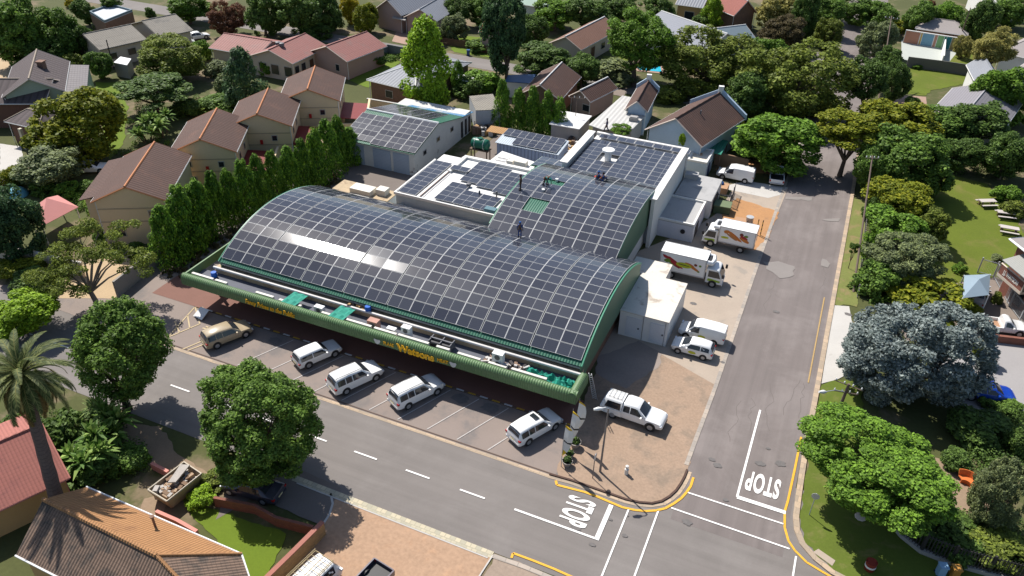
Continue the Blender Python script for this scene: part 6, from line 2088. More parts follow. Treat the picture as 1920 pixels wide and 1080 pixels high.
# skip with rubble
def skip_():
    c = [at(277, 920), at(313, 940), at(378, 895), at(345, 866)]
    top = [at(277, 918, 1.25), at(313, 940, 1.25), at(378, 888, 1.25), at(345, 866, 1.25)]
    cc = sum(top, Vector()) / 4
    cc.z = 0
    t = thing('rubble_skip', 'open pale steel skip loaded with broken building rubble on the verge', 'skip', tuple(cc))
    ins = [cc + (Vector((p.x, p.y, 0)) - cc) * .78 for p in top]
    mb = MB()
    for i in range(4):
        j = (i + 1) % 4
        mb.slab([ins[i] + Vector((0, 0, .12)), ins[j] + Vector((0, 0, .12)), top[j], top[i]], .06)
    mb.poly([p + Vector((0, 0, .14)) for p in ins])
    mb.build('skip_body', mat('skip_steel', (.34, .26, .17), .7, .2, 1, 6, .2), t)
    mb = MB()
    for i in range(4):
        mb.tube([tuple(top[i]), tuple(top[(i + 1) % 4])], .06, 5)
    mb.build('rim', mat('skip_rim', (.48, .42, .33), .7), t)
    rr = random.Random(12)
    mb = MB()
    u, v = (top[3] - top[0]), (top[1] - top[0])
    for k in range(110):
        p = top[0] + u * rr.uniform(.12, .85) + v * rr.uniform(.15, .85)
        a = rr.uniform(0, 3.14)
        s = rr.uniform(.1, .34)
        mb.obox((p.x, p.y), (math.cos(a), math.sin(a)), s * 1.6, s, .3, .75 + rr.random() * .5, k % 3)
    o = mb.build('rubble', [mat('rubble_tan', (.33, .23, .15), .9, .2, 2, 6, .2), mat('rubble_grey', (.36, .33, .30), .9, .2, 2, 6, .2), mat('rubble_brown', (.17, .11, .07), .9)])
    tag(o, 'loose broken rubble piled inside the steel skip', 'rubble')
    o['kind'] = 'stuff'
    mb = MB().slab([top[0] + u * .35 + v * .4 + Vector((0, 0, .2)), top[0] + u * .85 + v * .15 + Vector((0, 0, .35)), top[0] + u * .95 + v * .45 + Vector((0, 0, .35)), top[0] + u * .45 + v * .62 + Vector((0, 0, .2))], .1)
    tag(mb.build('broken_slab', mat('rubble_grey', ())), 'large pale broken slab lying on the rubble in the skip', 'slab')


skip_()
# shade sail carport
cn = [at(1805, 559, 2.6), at(1854, 553, 2.6), at(1857, 514, 2.6), at(1808, 516, 2.6)]
cc = sum(cn, Vector()) / 4 + Vector((0, 0, .75))
t = thing('shade_carport', 'blue grey peaked shade cloth carport over the silver sedan', 'carport', (cc.x, cc.y, 0))
mb = MB()
for i in range(4):
    mb.slab([cn[i], cn[(i + 1) % 4], cc], .03)
mb.build('shade_cloth', mat('grey_shade_cloth', (.20, .26, .31), .8, .06, .6, 6, .05), t)
mb = MB()
for p in cn:
    mb.tube([(p.x, p.y, 0), tuple(p)], .06, 6)
mb.each('post', WMETAL, t)
# picnic tables on the lawn
pt = None
for px, py, rz_, lab in ((1848, 386, .5, 'pale picnic table left of the round lawn shrub'), (1883, 408, .2, 'picnic table farthest right on the lawn under the shrubs'), (1889, 437, .05, 'picnic table directly behind the red brick building')):
    p = at(px, py)
    if pt is None:
        pt = thing('picnic_table', lab, 'picnic table', (p.x, p.y, 0), rz_, 'picnic tables on the lawn')
        MB().box(-1.0, 1.0, -.4, .4, .70, .78).build('table_top', mat('pale_timber', (.42, .38, .35), .8), pt, local=True)
        for s in (-1, 1):
            MB().box(-1.0, 1.0, s * .75 - .14, s * .75 + .14, .42, .48).build('bench', mat('pale_timber', ()), pt, local=True)
        for x in (-.75, .75):
            MB().box(x - .05, x + .05, -.8, .8, .36, .42).box(x - .05, x + .05, -.35, -.25, 0, .7).box(x - .05, x + .05, .25, .35, 0, .7).build('leg', TIMBER, pt, local=True)
    else:
        c = copy_tree(pt)
        c.location = (p.x, p.y, 0)
        c.rotation_euler.z = rz_
        c['label'] = lab
# rubbish bins and odd things near the palisade
def wheelie(px, py, m, lab):
    p = at(px, py)
    t = thing('wheeled_bin', lab, 'bin', (p.x, p.y, 0), .3)
    MB().hexa([(-.24, -.25), (.24, -.25), (.24, .25), (-.24, .25)], .06, .95).build('bin_body', m, t, local=True)
    MB().box(-.28, .3, -.29, .29, .95, 1.03).build('lid', m, t, local=True)
    mb = MB()
    for s in (-1, 1):
        mb.tube([(-.22, s * .2, .1), (-.22, s * .28, .1)], .1, 10)
    mb.build('wheel', RUBBER, t, local=True)


wheelie(1761, 1078, mat('pale_blue_plastic', (.22, .36, .50), .5), 'pale blue wheeled bin standing in front of the palisade fence')
wheelie(1786, 1082, mat('orange_bin_plastic', (.42, .20, .04), .5), 'orange wheeled bin next to the pale blue one')
wheelie(878, 104, mat('blue_bin_plastic', (.03, .08, .20), .5), 'far blue wheeled bin on the verge before the timber fence')
p = at(1629, 1068)
t = thing('litter_bin', 'dark red round litter bin on the shaded corner lawn', 'bin', (p.x, p.y, 0))
MB().lathe([(.28, 0), (.34, .1), (.36, .8), (.38, .84), (.30, .86), (.28, .6), (.01, .58)], p, 16).build('bin_body', mat('dark_red_steel', (.20, .03, .02), .5), t, True)
MB().lathe([(.371, .4), (.373, .55)], p, 16).build('white_band', WMETAL, t, True)
p = at(1816, 912)
t = thing('orange_chair', 'curved orange plastic garden seat beside the grey green shrub', 'seat', (p.x, p.y, 0), .8)
mb = MB()
ns = 10
for k in range(ns):
    a0, a1 = -1.3 + 2.6 * k / ns, -1.3 + 2.6 * (k + 1) / ns
    q = lambda a, r_, z: (r_ * math.cos(a) - .5, r_ * math.sin(a), z)
    mb.slab([q(a0, .45, .45), q(a1, .45, .45), q(a1, .95, .45), q(a0, .95, .45)], .08)
    mb.slab([q(a0, .92, .45), q(a1, .92, .45), q(a1, 1.05, .95), q(a0, 1.05, .95)], .07)
    mb.slab([q(a0, .55, 0), q(a1, .55, 0), q(a1, .55, .4), q(a0, .55, .4)], .06)
mb.build('seat_shell', ORANGEP, t, local=True)
p = at(1613, 970)
mb = MB().lathe([(.36, 0), (.42, .05), (.36, .12), (.1, .16), (.01, .16)], p, 9)
tag(mb.build('stone', mat('pale_stone', (.50, .42, .36), .9, .15, 3, 8, .2)), 'pale round stone on the corner lawn', 'stone')
# pallets and bins in the truck yard
p = at(1358, 345, 0)
t = thing('brown_crate_stack', 'tan open crate with blue cloth beside the rusty roofed block', 'crate', (-11.6, 93.6, 0))
MB().box(-12.6, -10.6, 92.7, 94.4, 0, .9).build('crate_body', mat('tan_crate', (.36, .21, .12), .85, .15), t)
MB().lathe([(.4, .9), (.35, 1.1), (.1, 1.3), (.01, 1.32)], (-11.6, 93.9, 0), 9).build('blue_cloth', BLUEO, t)
p = at(1372, 400)
t = thing('green_skip', 'dark green covered bin on the concrete behind the smaller truck', 'bin', (p.x - 1.2, p.y, 0))
c = p
MB().obox((c.x - 1.2, c.y), (1, .05), 1.9, 1.6, 0, .9).build('bin_body', mat('dull_green_steel', (.06, .10, .055), .6), t)
MB().obox((c.x - 1.2, c.y), (1, .05), 2.0, 1.7, .9, 1.05).build('lid', mat('dull_green_tarp', (.12, .155, .085), .8), t)
p = at(1388, 418)
tag(MB().obox((p.x, p.y), (1, .1), 1.3, 1.1, 0, .45).build('tan_box', mat('tan_crate', ())), 'small tan box on the ground beside the grey drum', 'box')
p = at(1396, 418)
tag(MB().lathe([(.4, 0), (.42, .05), (.42, .9), (.45, .95), (.01, .97)], (p.x + .5, p.y, 0), 16).build('grey_drum', GALV, None, True), 'grey steel drum near the tail of the smaller truck', 'drum')
p = at(1417, 440)
t = thing('caution_post', 'thin yellow and black post pair on the orange gravel', 'post', (p.x, p.y, 0))
mb = MB()
for k in range(8):
    for dx in (0, .5):
        mb.box(p.x + dx - .05, p.x + dx + .05, p.y - .05, p.y + .05, k * .25, k * .25 + .25, k % 2)
mb.build('striped_post', [mat('post_yellow', (.5, .33, .02), .6), BLACKP], t)
rr = random.Random(17)
mb = MB()
for k in range(70):
    a = rr.uniform(0, 3)
    mb.obox((-33.0 + rr.uniform(-1.0, 1.6), 96 + rr.uniform(-4, 3)), (math.cos(a), math.sin(a)), rr.uniform(.3, 1.1), rr.uniform(.2, .8), 0, .3 + rr.random() * 1.2, k % 4)
tag(mb.build('yard_scrap_heap', [mat('scrap_brown', ()), mat('tan_card', ()), mat('scrap_dark', ()), mat('scrap_pale', ())]), 'heap of pallets and scrap between the container shed and the parapet hall', 'scrap heap')
rr = random.Random(18)
mb = MB()
for k in range(40):
    a = rr.uniform(0, 3)
    mb.obox((-46.2 + rr.uniform(-1.6, 1.6), 97.5 + rr.uniform(-1.5, 1.5)), (math.cos(a), math.sin(a)), rr.uniform(.3, 1.1), rr.uniform(.2, .8), 0, .3 + rr.random() * .9, k % 4)
tag(mb.build('yard_scrap_heap', [mat('scrap_brown', ()), mat('tan_card', ()), mat('scrap_dark', ()), mat('scrap_pale', ())]), 'heap of scrap at the far corner of the peeling warehouse', 'scrap heap')
# swimming pools
def pool(label, pts, deck):
    t = thing('swimming_pool', label, 'pool', tuple(at(*pts[0])))
    q = [at(*p) for p in pts]
    cc = sum(q, Vector()) / len(q)
    MB().hexa([(cc.x + (p.x - cc.x) * 1.3, cc.y + (p.y - cc.y) * 1.3) for p in q], 0, .08).build('deck', deck, t)
    MB().poly([(p.x, p.y, .12) for p in q]).build('water', mat('pool_water', (.02, .38, .52), .08, .2, .6, 3, .1, ripple=.05), t)


pool('turquoise swimming pool under the umbrella shaped tree', [(1185, 118), (1215, 116), (1238, 126), (1240, 136), (1200, 132)], mat('pink_paving', ()))
q = [at(*p, 2.6) for p in ((955, 141), (1002, 140), (992, 155), (950, 152))]
t = thing('blue_roof_shed', 'low shed with dark blue roof behind the five cypresses', 'shed', tuple(at(975, 150, 0)))
MB().hexa([(p.x, p.y) for p in q], 0, 2.5).build('wall', WHITE, t)
MB().hexa([(p.x, p.y) for p in [q[0] + (q[0] - q[2]) * .06, q[1] + (q[1] - q[3]) * .06, q[2] + (q[2] - q[0]) * .06, q[3] + (q[3] - q[1]) * .06]], 2.5, 2.6).build('roof', mat('blue_shed_roof', (.03, .08, .18), .5), t)
block('old_workshop', 'weathered small workshop with pale slab roof left of the five cypresses', 'workshop', [tuple(at(*p, 3.0)[:2]) for p in ((880, 180), (924, 176), (938, 205), (892, 207))], 3.0, mat('mould_white_wall', (.40, .41, .42), .85, .14, .4, 4, .1, (.16, .15, .14), (.58, .72), .5), ASB)
t = thing('white_awning', 'white sheet awning in the garden right of the grey hip house', 'awning', tuple(at(870, 145, 0)))
MB().slab([at(*p, 2.4) for p in ((852, 148), (860, 137), (889, 146), (876, 153))], .06).build('sheet', WMETAL, t)
mb = MB()
for px, py in ((853, 148), (888, 146), (876, 152)):
    p = at(px, py, 2.35)
    mb.tube([(p.x, p.y, 0), (p.x, p.y, 2.35)], .05, 5)
mb.each('post', TIMBER, t)
block('white_lean_shed', 'small shed with white sheet roof beside the grey asbestos house', 'shed', [tuple(at(*p, 2.3)[:2]) for p in ((213, 117), (226, 106), (246, 110), (238, 122))], 2.3, GREYW, WMETAL)
t = thing('blue_garden_cover', 'domed pale blue cover in the garden behind the pine', 'cover', tuple(at(32, 366, 0)))
MB().lathe([(1.3, 0), (1.25, .35), (.9, .75), (.4, .95), (.01, 1.0)], at(32, 366, 0), 14).build('cover', mat('pale_blue_tarp', (.12, .35, .45), .6, .1), t, True)


# ------------------------------------------------------------------ trees and plants
def leaf_mesh(name, C, N, U, S_, asp=.62):
    """quads at C with normal N, in-plane axis U, half size S_"""
    n = len(C)
    U = U - N * (U * N).sum(1)[:, None]
    U /= np.linalg.norm(U, axis=1)[:, None] + 1e-9
    V = np.cross(N, U)
    s = S_[:, None]
    a = U * s
    b = V * s * asp
    co_ = np.stack([C - a, C + b * 1.0 - a * .1, C + a, C - b * 1.0 - a * .1], 1).reshape(-1, 3)
    me = bpy.data.meshes.new(name)
    me.vertices.add(4 * n)
    me.vertices.foreach_set('co', co_.ravel())
    me.loops.add(4 * n)
    me.loops.foreach_set('vertex_index', np.arange(4 * n, dtype=np.int32))
    me.polygons.add(n)
    me.polygons.foreach_set('loop_start', np.arange(0, 4 * n, 4, dtype=np.int32))
    me.polygons.foreach_set('loop_total', np.full(n, 4, dtype=np.int32))
    me.update(calc_edges=True)
    me.validate()
    return me


def unit(rg, n):
    v = rg.normal(size=(n, 3))
    return v / np.linalg.norm(v, axis=1)[:, None]


def clumps_mesh(name, rg, cen, rad, per, ls, up=.35, flat=1.0, inner=0, jit=.7):
    """leaves laid over the shells of many clumps"""
    Cs, Ns = [], []
    for c, r_ in zip(cen, rad):
        k = max(6, int(per * (r_ / np.mean(rad)) ** 2))
        d = unit(rg, int(k * 1.7))
        cn = c / (np.linalg.norm(c) + 1e-6)
        keep = (d @ cn) > -.45
        d = d[keep][:k]
        rr_ = r_ * rg.uniform(.35, 1.22, (len(d), 1)) ** .6
        p = c + d * rr_ * np.array([1, 1, flat])
        nn = d + rg.normal(size=d.shape) * jit + np.array([0, 0, up])
        Cs.append(p)
        Ns.append(nn)
    if inner:
        d = unit(rg, inner) * rg.uniform(.2, .62, (inner, 1))
        Cs.append(d)
        Ns.append(unit(rg, inner))
    C = np.concatenate(Cs)
    N = np.concatenate(Ns)
    N /= np.linalg.norm(N, axis=1)[:, None] + 1e-9
    n = len(C)
    return leaf_mesh(name, C, N, unit(rg, n), ls * rg.uniform(.6, 1.35, n))


def crown_broad(name, seed, K=70, per=170, ls=.06, rmin=.16, rmax=.30, lump=.25, shell=(.62, .92), bottom=-.55):
    rg = np.random.default_rng(seed)
    M_ = int(rg.integers(5, 9))
    lc = unit(rg, M_) * rg.uniform(.30, .30 + .6 * lump, (M_, 1)) * np.array([1.1, 1.1, .75])
    lr = rg.uniform(.36, .60, M_)
    lc = np.concatenate([lc, [[0, 0, -.05]]])
    lr = np.append(lr, .58)
    w_ = lr ** 2 / (lr ** 2).sum()
    cen = []
    while len(cen) < K:
        i = rg.choice(len(lr), p=w_)
        d = unit(rg, 1)[0]
        p = lc[i] + d * lr[i] * rg.uniform(.78, 1.06)
        if (np.linalg.norm(lc - p, axis=1) < lr * .78).any() or (p[2] < bottom and rg.random() < .5):
            continue
        cen.append(p)
    cen = np.array(cen)
    cen[:, :2] *= .93 / np.percentile(np.linalg.norm(cen[:, :2], axis=1), 96)
    cen[:, 2] -= (np.percentile(cen[:, 2], 98) + np.percentile(cen[:, 2], 2)) / 2
    cen[:, 2] *= .90 / np.percentile(np.abs(cen[:, 2]), 96)
    rad = rg.uniform(rmin, rmax, K)
    return clumps_mesh(name, rg, np.array(cen), rad, per, ls, inner=K * 9)


def crown_umbrella(name, seed, K=80, per=120, ls=.05):
    rg = np.random.default_rng(seed)
    cen = []
    for _ in range(K):
        a = rg.uniform(0, 6.28)
        r_ = rg.uniform(0, 1) ** .55
        z = .75 * (1 - r_ ** 2) ** .5 + rg.uniform(-.32, .1) - .1
        cen.append((r_ * math.cos(a) * .9, r_ * math.sin(a) * .9, z))
    return clumps_mesh(name, rg, np.array(cen), rg.uniform(.12, .22, K), per, ls, flat=.6, up=.7, inner=200)


def crown_cypress(name, seed, K=90, per=100, ls=.05):
    """unit height along z from 0 to 1, radius about .26 low down"""
    rg = np.random.default_rng(seed)
    cen, rad = [], []
    for _ in range(K):
        z = rg.uniform(.03, .97)
        w_ = (.28 * (1 - z) ** .62 + .015) * (min(1, z / .12) * .3 + .7)
        a = rg.uniform(0, 6.28)
        e = rg.uniform(.62, 1.08)
        cen.append((math.cos(a) * w_ * e, math.sin(a) * w_ * e, z))
        rad.append(.045 + .05 * (1 - z))
    Cs, Ns, Us = [], [], []
    for c, r_ in zip(cen, rad):
        d = unit(rg, per)
        out = np.array([c[0], c[1], .12])
        out /= np.linalg.norm(out)
        d = d[(d @ out) > -.35]
        p = np.array(c) + d * r_ * rg.uniform(.5, 1.1, (len(d), 1)) * np.array([1, 1, 1.7])
        Cs.append(p)
        Ns.append(d + out * .5 + rg.normal(size=d.shape) * .35)
        Us.append(np.tile([0, 0, 1.], (len(d), 1)) + rg.normal(size=d.shape) * .3)
    k = 700
    zz = rg.uniform(.02, .9, k)
    aa = rg.uniform(0, 6.28, k)
    w_ = .2 * (1 - zz) ** .7 * rg.uniform(.5, .95, k)
    Cs.append(np.stack([np.cos(aa) * w_, np.sin(aa) * w_, zz], 1))
    Ns.append(np.stack([np.cos(aa), np.sin(aa), .2 + 0 * aa], 1))
    Us.append(np.tile([0, 0, 1.], (k, 1)))
    C, N, U = np.concatenate(Cs), np.concatenate(Ns), np.concatenate(Us)
    N /= np.linalg.norm(N, axis=1)[:, None]
    return leaf_mesh(name, C, N, U, .021 * rg.uniform(.6, 1.4, len(C)), .5)


def crown_sparse(name, seed, ends, per=150, ls=.035, r_=(.16, .3)):
    rg = np.random.default_rng(seed)
    return clumps_mesh(name, rg, np.array(ends), rg.uniform(*r_, len(ends)), per, ls, flat=.6, up=.6, jit=.8)


def crown_column(name, seed, K=60):
    """tall irregular crown, unit height 0..1"""
    rg = np.random.default_rng(seed)
    cen = []
    for _ in range(K):
        z = rg.uniform(.12, .97)
        w_ = .30 * math.sin(math.pi * min(1, z * .92 + .1)) ** .6 * rg.uniform(.4, 1.1)
        a = rg.uniform(0, 6.28)
        cen.append((math.cos(a) * w_, math.sin(a) * w_, z))
    cen = np.array(cen)
    off = np.array([0, 0, .5])
    me = clumps_mesh(name, rg, cen - off, rg.uniform(.06, .12, K), 170, .022, flat=1.3, inner=0)
    me.transform(Matrix.Translation((0, 0, .5)))
    return me


def trunk_mesh(name, seed, spread=.55, n=6, r0=.07, fork=.35, sub=True):
    """tapered trunk from z=0 with limbs reaching z=1"""
    rr = random.Random(seed)
    mb = MB()
    lean = (rr.uniform(-.06, .06), rr.uniform(-.06, .06))
    f = Vector((lean[0], lean[1], fork))
    mb.tube([(0, 0, -.02), (lean[0] * .4, lean[1] * .4, fork * .5), tuple(f)], [r0 * 1.35, r0, r0 * .85], 8)
    ends = []
    for k in range(n):
        a = 2 * math.pi * (k + rr.uniform(-.3, .3)) / n
        s = spread * rr.uniform(.55, 1.1)
        e = Vector((math.cos(a) * s, math.sin(a) * s, rr.uniform(.75, 1.05)))
        m = f.lerp(e, .5) + Vector((math.cos(a) * s * .12, math.sin(a) * s * .12, -.04))
        mb.tube([tuple(f - Vector((0, 0, .03))), tuple(m), tuple(e)], [r0 * .6, r0 * .38, r0 * .14], 6)
        ends.append(e)
        if sub:
            for j in range(2):
                b = a + rr.uniform(-.8, .8)
                q = m + Vector((math.cos(b) * s * .45, math.sin(b) * s * .45, rr.uniform(.12, .3)))
                mb.tube([tuple(m), tuple(q)], [r0 * .3, r0 * .1], 5)
                ends.append(q)
    o = mb.build(name, BARK, None, True, local=True)
    me = o.data
    bpy.data.objects.remove(o)
    return me, ends


BROAD = [crown_broad('crown', 11 + i, 120, 125, .052, .11, .26, .40 + .07 * (i % 3)) for i in range(5)]
FINE = [crown_broad('crown', 31 + i, 170, 170, .034, .09, .22, .42) for i in range(3)]
BUSH = [crown_broad('crown', 51 + i, 44, 130, .085, .2, .36, .2, (.5, .8), -.2) for i in range(3)]
UMB = [crown_umbrella('crown', 61 + i) for i in range(2)]
CYP = [crown_cypress('crown', 71 + i) for i in range(4)]
COLM = [crown_column('crown', 81 + i) for i in range(2)]
HERO = [crown_broad('crown', 91 + i, 260, 260, .026, .07, .18, .24, (.60, 1.0), -.75) for i in range(3)]
TRUNK = [trunk_mesh('trunk', 5 + i) for i in range(3)]
LG = {
    'dark': leaf('dark_green_leaf', (0.064, 0.108, 0.028)),
    'mid': leaf('mid_green_leaf', (0.078, 0.135, 0.028)),
    'olive': leaf('olive_leaf', (0.108, 0.138, 0.028)),
    'yellow': leaf('yellow_green_leaf', (0.125, 0.155, 0.016), tip=(.17, .175, .014)),
    'gold': leaf('golden_leaf', (.20, .17, .012), tip=(.33, .27, .015)),
    'bright': leaf('bright_green_leaf', (0.09, 0.165, 0.024)),
    'lime': leaf('lime_leaf', (0.15, 0.24, 0.02)),
    'grey': leaf('grey_green_leaf', (0.118, 0.145, 0.072)),
    'silver': leaf('silver_leaf', (.125, .155, .145), .22, .3, tip=(.22, .25, .235)),
    'red': leaf('copper_leaf', (.115, .050, .028), tip=(.16, .075, .04)),
    'brown': leaf('brown_green_leaf', (.080, .066, .035)),
    'pale': leaf('pale_yellow_leaf', (.20, .19, .055), tip=(.28, .25, .075)),
    'cyp': leaf('cypress_leaf', (0.058, 0.128, 0.016), tip=(.12, .21, .018)),
    'pine': leaf('pine_needle', (0.042, 0.08, 0.036)),
}
TN = [0]


def leafobj(me, m, parent, M):
    if not me.materials:
        me.materials.append(m)
    o = bpy.data.objects.new('crown', me)
    COL.objects.link(o)
    o.parent = parent
    o.matrix_local = M
    o.material_slots[0].link = 'OBJECT'
    o.material_slots[0].material = m
    return o


def tree(px, py, hw, hh, kind, colr, label, group=None, name=None, lift=.4, cat='tree', zc=None):
    """crown centre and half sizes as surveyed on the photograph; the trunk stands below on the ground"""
    TN[0] += 1
    i = TN[0]
    z = zc or 4.0
    for _ in range(3):
        c = at(px, py, z)
        dist = (c - Vector((0, 0, CAM_H))).length
        dep = (c - Vector((0, 0, CAM_H))).dot(FW)
        rx, vh = hw * .97 * dep / FPX, hh * .95 * dep / FPX
        sp = (CAM_H - z) / dist
        cp = math.sqrt(1 - sp * sp)
        if kind in ('cyp', 'column'):
            H_ = 2 * vh / cp * .97
            z = H_ / 2
            continue
        rz = math.sqrt(max(vh * vh - (rx * sp) ** 2, (.42 * rx * cp) ** 2)) / cp
        rz = min(rz, rx * 1.5)
        if kind == 'bush':
            z = zc or rz * .75
        else:
            z = zc or rz * .95 + lift * min(2.2, rx * .6)
    c = at(px, py, z)
    rot = Matrix.Rotation(i * 2.399, 4, 'Z')
    t = thing(name or {'cyp': 'cypress_tree', 'bush': 'shrub'}.get(kind, 'tree'), label, {'bush': 'shrub'}.get(kind, cat), (c.x, c.y, 0), 0, group)
    m = LG[colr]
    if kind in ('cyp', 'column'):
        me = (CYP if kind == 'cyp' else COLM)[i % (4 if kind == 'cyp' else 2)]
        wr = rx / (.29 if kind == 'cyp' else .36)
        leafobj(me, m, t, Matrix.Translation((0, 0, .15)) @ rot @ Matrix.Diagonal((wr, wr, H_, 1)))
        o = bpy.data.objects.new('trunk', TRUNK[i % 3][0])
        COL.objects.link(o)
        o.parent = t
        o.matrix_local = Matrix.Diagonal((min(1, wr * .3), min(1, wr * .3), H_ * .55, 1))
        return t
    me = {'broad': BROAD, 'fine': FINE, 'bush': BUSH, 'umb': UMB, 'hero': HERO}[kind]
    me = me[i % len(me)]
    leafobj(me, m, t, Matrix.Translation((0, 0, z)) @ rot @ Matrix.Diagonal((rx, rx, rz, 1)))
    o = bpy.data.objects.new('stem' if kind == 'bush' else 'trunk', TRUNK[i % 3][0])
    COL.objects.link(o)
    o.parent = t
    w_ = rx * 1.0
    o.matrix_local = rot @ Matrix.Diagonal((w_, w_, z + rz * .35, 1))
    return t


T = tree
# far left and top
T(35, 60, 60, 58, 'broad', 'mid', 'large mid green tree in the top left corner')
T(112, 62, 46, 44, 'broad', 'mid', 'bushy green tree right of the corner tree at the top left')
T(75, 96, 45, 26, 'broad', 'dark', 'dark low tree behind the dark tiled house')
T(150, 78, 26, 30, 'broad', 'dark', 'dark tree between the corner trees and the grey asbestos roof')
T(162, 22, 24, 22, 'broad', 'dark', 'dark tree left of the flat roofed brick house')
T(206, 5, 22, 12, 'broad', 'mid', 'small tree rising in front of the flat pale roof', lift=2)
T(196, 45, 18, 12, 'bush', 'grey', 'grey green shrub before the flat roofed brick house')
T(222, 44, 16, 10, 'bush', 'olive', 'olive shrub right of the grey green shrub at the flat roofed house')
T(281, 24, 9, 9, 'bush', 'dark', 'small dark round shrub by the far street in the top left')
T(135, 6, 12, 10, 'bush', 'gold', 'tiny golden shrub at the top edge on the left')
T(352, 16, 42, 24, 'broad', 'bright', 'bright green street tree above the parked far cars')
T(427, 32, 34, 28, 'fine', 'red', 'copper leaved tree in the top left behind the red roofs')
T(492, 22, 36, 40, 'broad', 'dark', 'very dark tall tree right of the copper tree')
T(560, 24, 48, 40, 'broad', 'dark', 'widest of the very dark trees behind the red roofs')
T(612, 18, 34, 34, 'broad', 'dark', 'dark tree touching the golden tree on its left')
T(655, 20, 20, 24, 'broad', 'gold', 'golden yellow tree standing before the slate roofed house')
T(688, 34, 24, 24, 'broad', 'yellow', 'yellow green tree right of the golden one')
T(722, 34, 14, 16, 'bush', 'dark', 'dark shrub beside the pink walled slate house porch')
T(590, 62, 30, 14, 'bush', 'dark', 'dark hedge shrub under the wide dark trees')
T(134, 118, 22, 18, 'bush', 'olive', 'olive shrub between the lean to roof and the flue pipe')
T(182, 122, 26, 24, 'broad', 'mid', 'round green tree in front of the grey asbestos house')
T(318, 110, 66, 40, 'fine', 'olive', 'broad olive tree between the grey asbestos roof and the red roofs')
T(372, 98, 22, 20, 'bush', 'bright', 'bright leafy shrub left of the red roofed house')
T(286, 172, 74, 42, 'umb', 'dark', 'flat topped dark green tree in the middle of the left gardens')
T(146, 238, 86, 62, 'broad', 'yellow', 'big yellow green round tree in front of the dark tiled house')
T(405, 132, 26, 16, 'bush', 'grey', 'grey green shrub under the red roofed house windows')
T(428, 165, 24, 24, 'bush', 'grey', 'pale grey shrub left of the dark spire conifer')
T(455, 150, 44, 58, 'cyp', 'pine', 'broad dark spire conifer before the red roofed house')
T(500, 128, 20, 18, 'bush', 'bright', 'bright round shrub right of the dark spire conifer')
T(612, 112, 20, 22, 'bush', 'olive', 'small olive tree against the red roofed house gable', cat='tree', name='tree')
T(430, 198, 30, 14, 'bush', 'mid', 'low green shrub behind the farthest left townhouse roof')
T(90, 312, 66, 38, 'broad', 'grey', 'wide grey green bush tree left of the nearest townhouse', lift=.3)
T(85, 352, 26, 16, 'bush', 'mid', 'green shrub behind the pink pavilion roof')
T(128, 360, 24, 16, 'bush', 'bright', 'bright shrub right of the pink pavilion peak')
T(170, 350, 22, 14, 'bush', 'mid', 'green shrub by the bright lawn strip beside the nearest townhouse')
T(20, 335, 22, 20, 'bush', 'yellow', 'yellow green shrub at the left edge above the pine')
T(15, 425, 58, 68, 'broad', 'pine', 'dark bluish pine at the left edge beside the pink pavilion')
T(190, 445, 16, 14, 'bush', 'mid', 'small shrub on the sandy drive behind the sparse tree')
T(255, 470, 18, 14, 'bush', 'mid', 'small green shrub at the foot of the cypress row')
T(40, 505, 40, 12, 'bush', 'yellow', 'low yellow green hedge before the cream garden wall')
T(60, 528, 48, 14, 'bush', 'dark', 'dark low hedge nearest the cream garden wall')
T(205, 185, 14, 12, 'bush', 'bright', 'bright shrub on the narrow lawn beside the dark tiled house')
T(395, 195, 30, 14, 'bush', 'mid', 'green shrub beside the bright lawn behind the townhouses')
T(345, 205, 26, 18, 'bush', 'dark', 'dark shrub under the flat topped tree')
# centre back
T(796, 128, 54, 82, 'column', 'lime', 'tall bright green tree standing before the grey hip roof')
T(878, 168, 26, 20, 'bush', 'dark', 'dark shrub to the right of the tall bright green tree')
T(806, 60, 22, 18, 'broad', 'grey', 'grey green tree behind the tall bright green tree')
T(856, 52, 26, 22, 'broad', 'grey', 'small grey tree right of the slate gables')
T(862, 22, 28, 24, 'broad', 'dark', 'dark tree above the timber fence verge')
T(858, 148, 14, 30, 'column', 'bright', 'slim bright tree right of the tall bright green tree')
T(905, 152, 34, 20, 'bush', 'bright', 'bright clipped hedge left of the tall grey green tree')
T(712, 94, 12, 9, 'bush', 'red', 'small reddish shrub above the painted garden wall')
T(690, 112, 34, 10, 'bush', 'mid', 'low border shrub along the painted garden wall')
T(838, 62, 16, 12, 'bush', 'dark', 'round dark shrub in the front garden across the far street')
T(895, 88, 22, 9, 'bush', 'mid', 'low shrubs behind the timber fence')
T(950, 62, 46, 76, 'broad', 'pine', 'tall grey green tree towering in the top centre', lift=1.6)
T(905, 22, 30, 24, 'broad', 'mid', 'green tree left of the tall grey green tree')
T(1040, 26, 44, 26, 'broad', 'bright', 'light green trees mass behind the plain brown gable')
T(1000, 62, 30, 30, 'broad', 'dark', 'dark tree pressed against the plain brown gable on its left')
T(1105, 24, 44, 30, 'broad', 'dark', 'dark tree at the top edge left of the umbrella tree')
T(1165, 18, 44, 26, 'broad', 'dark', 'dark tree at the top edge right above the umbrella tree')
T(1235, 18, 34, 24, 'broad', 'dark', 'dark tree at the top edge beside the ochre far house')
T(1012, 112, 56, 28, 'broad', 'dark', 'wide dark tree behind the brown cottage and the five cypresses')
T(1092, 132, 36, 28, 'broad', 'dark', 'dark rounded tree behind the small mauve cottage')
T(1197, 78, 74, 52, 'fine', 'bright', 'large umbrella shaped tree with a visible dark trunk', lift=1.6)
T(1150, 134, 40, 10, 'bush', 'grey', 'grey hedge in front of the turquoise pool')
T(1170, 152, 24, 8, 'bush', 'grey', 'low grey hedge by the far drive')
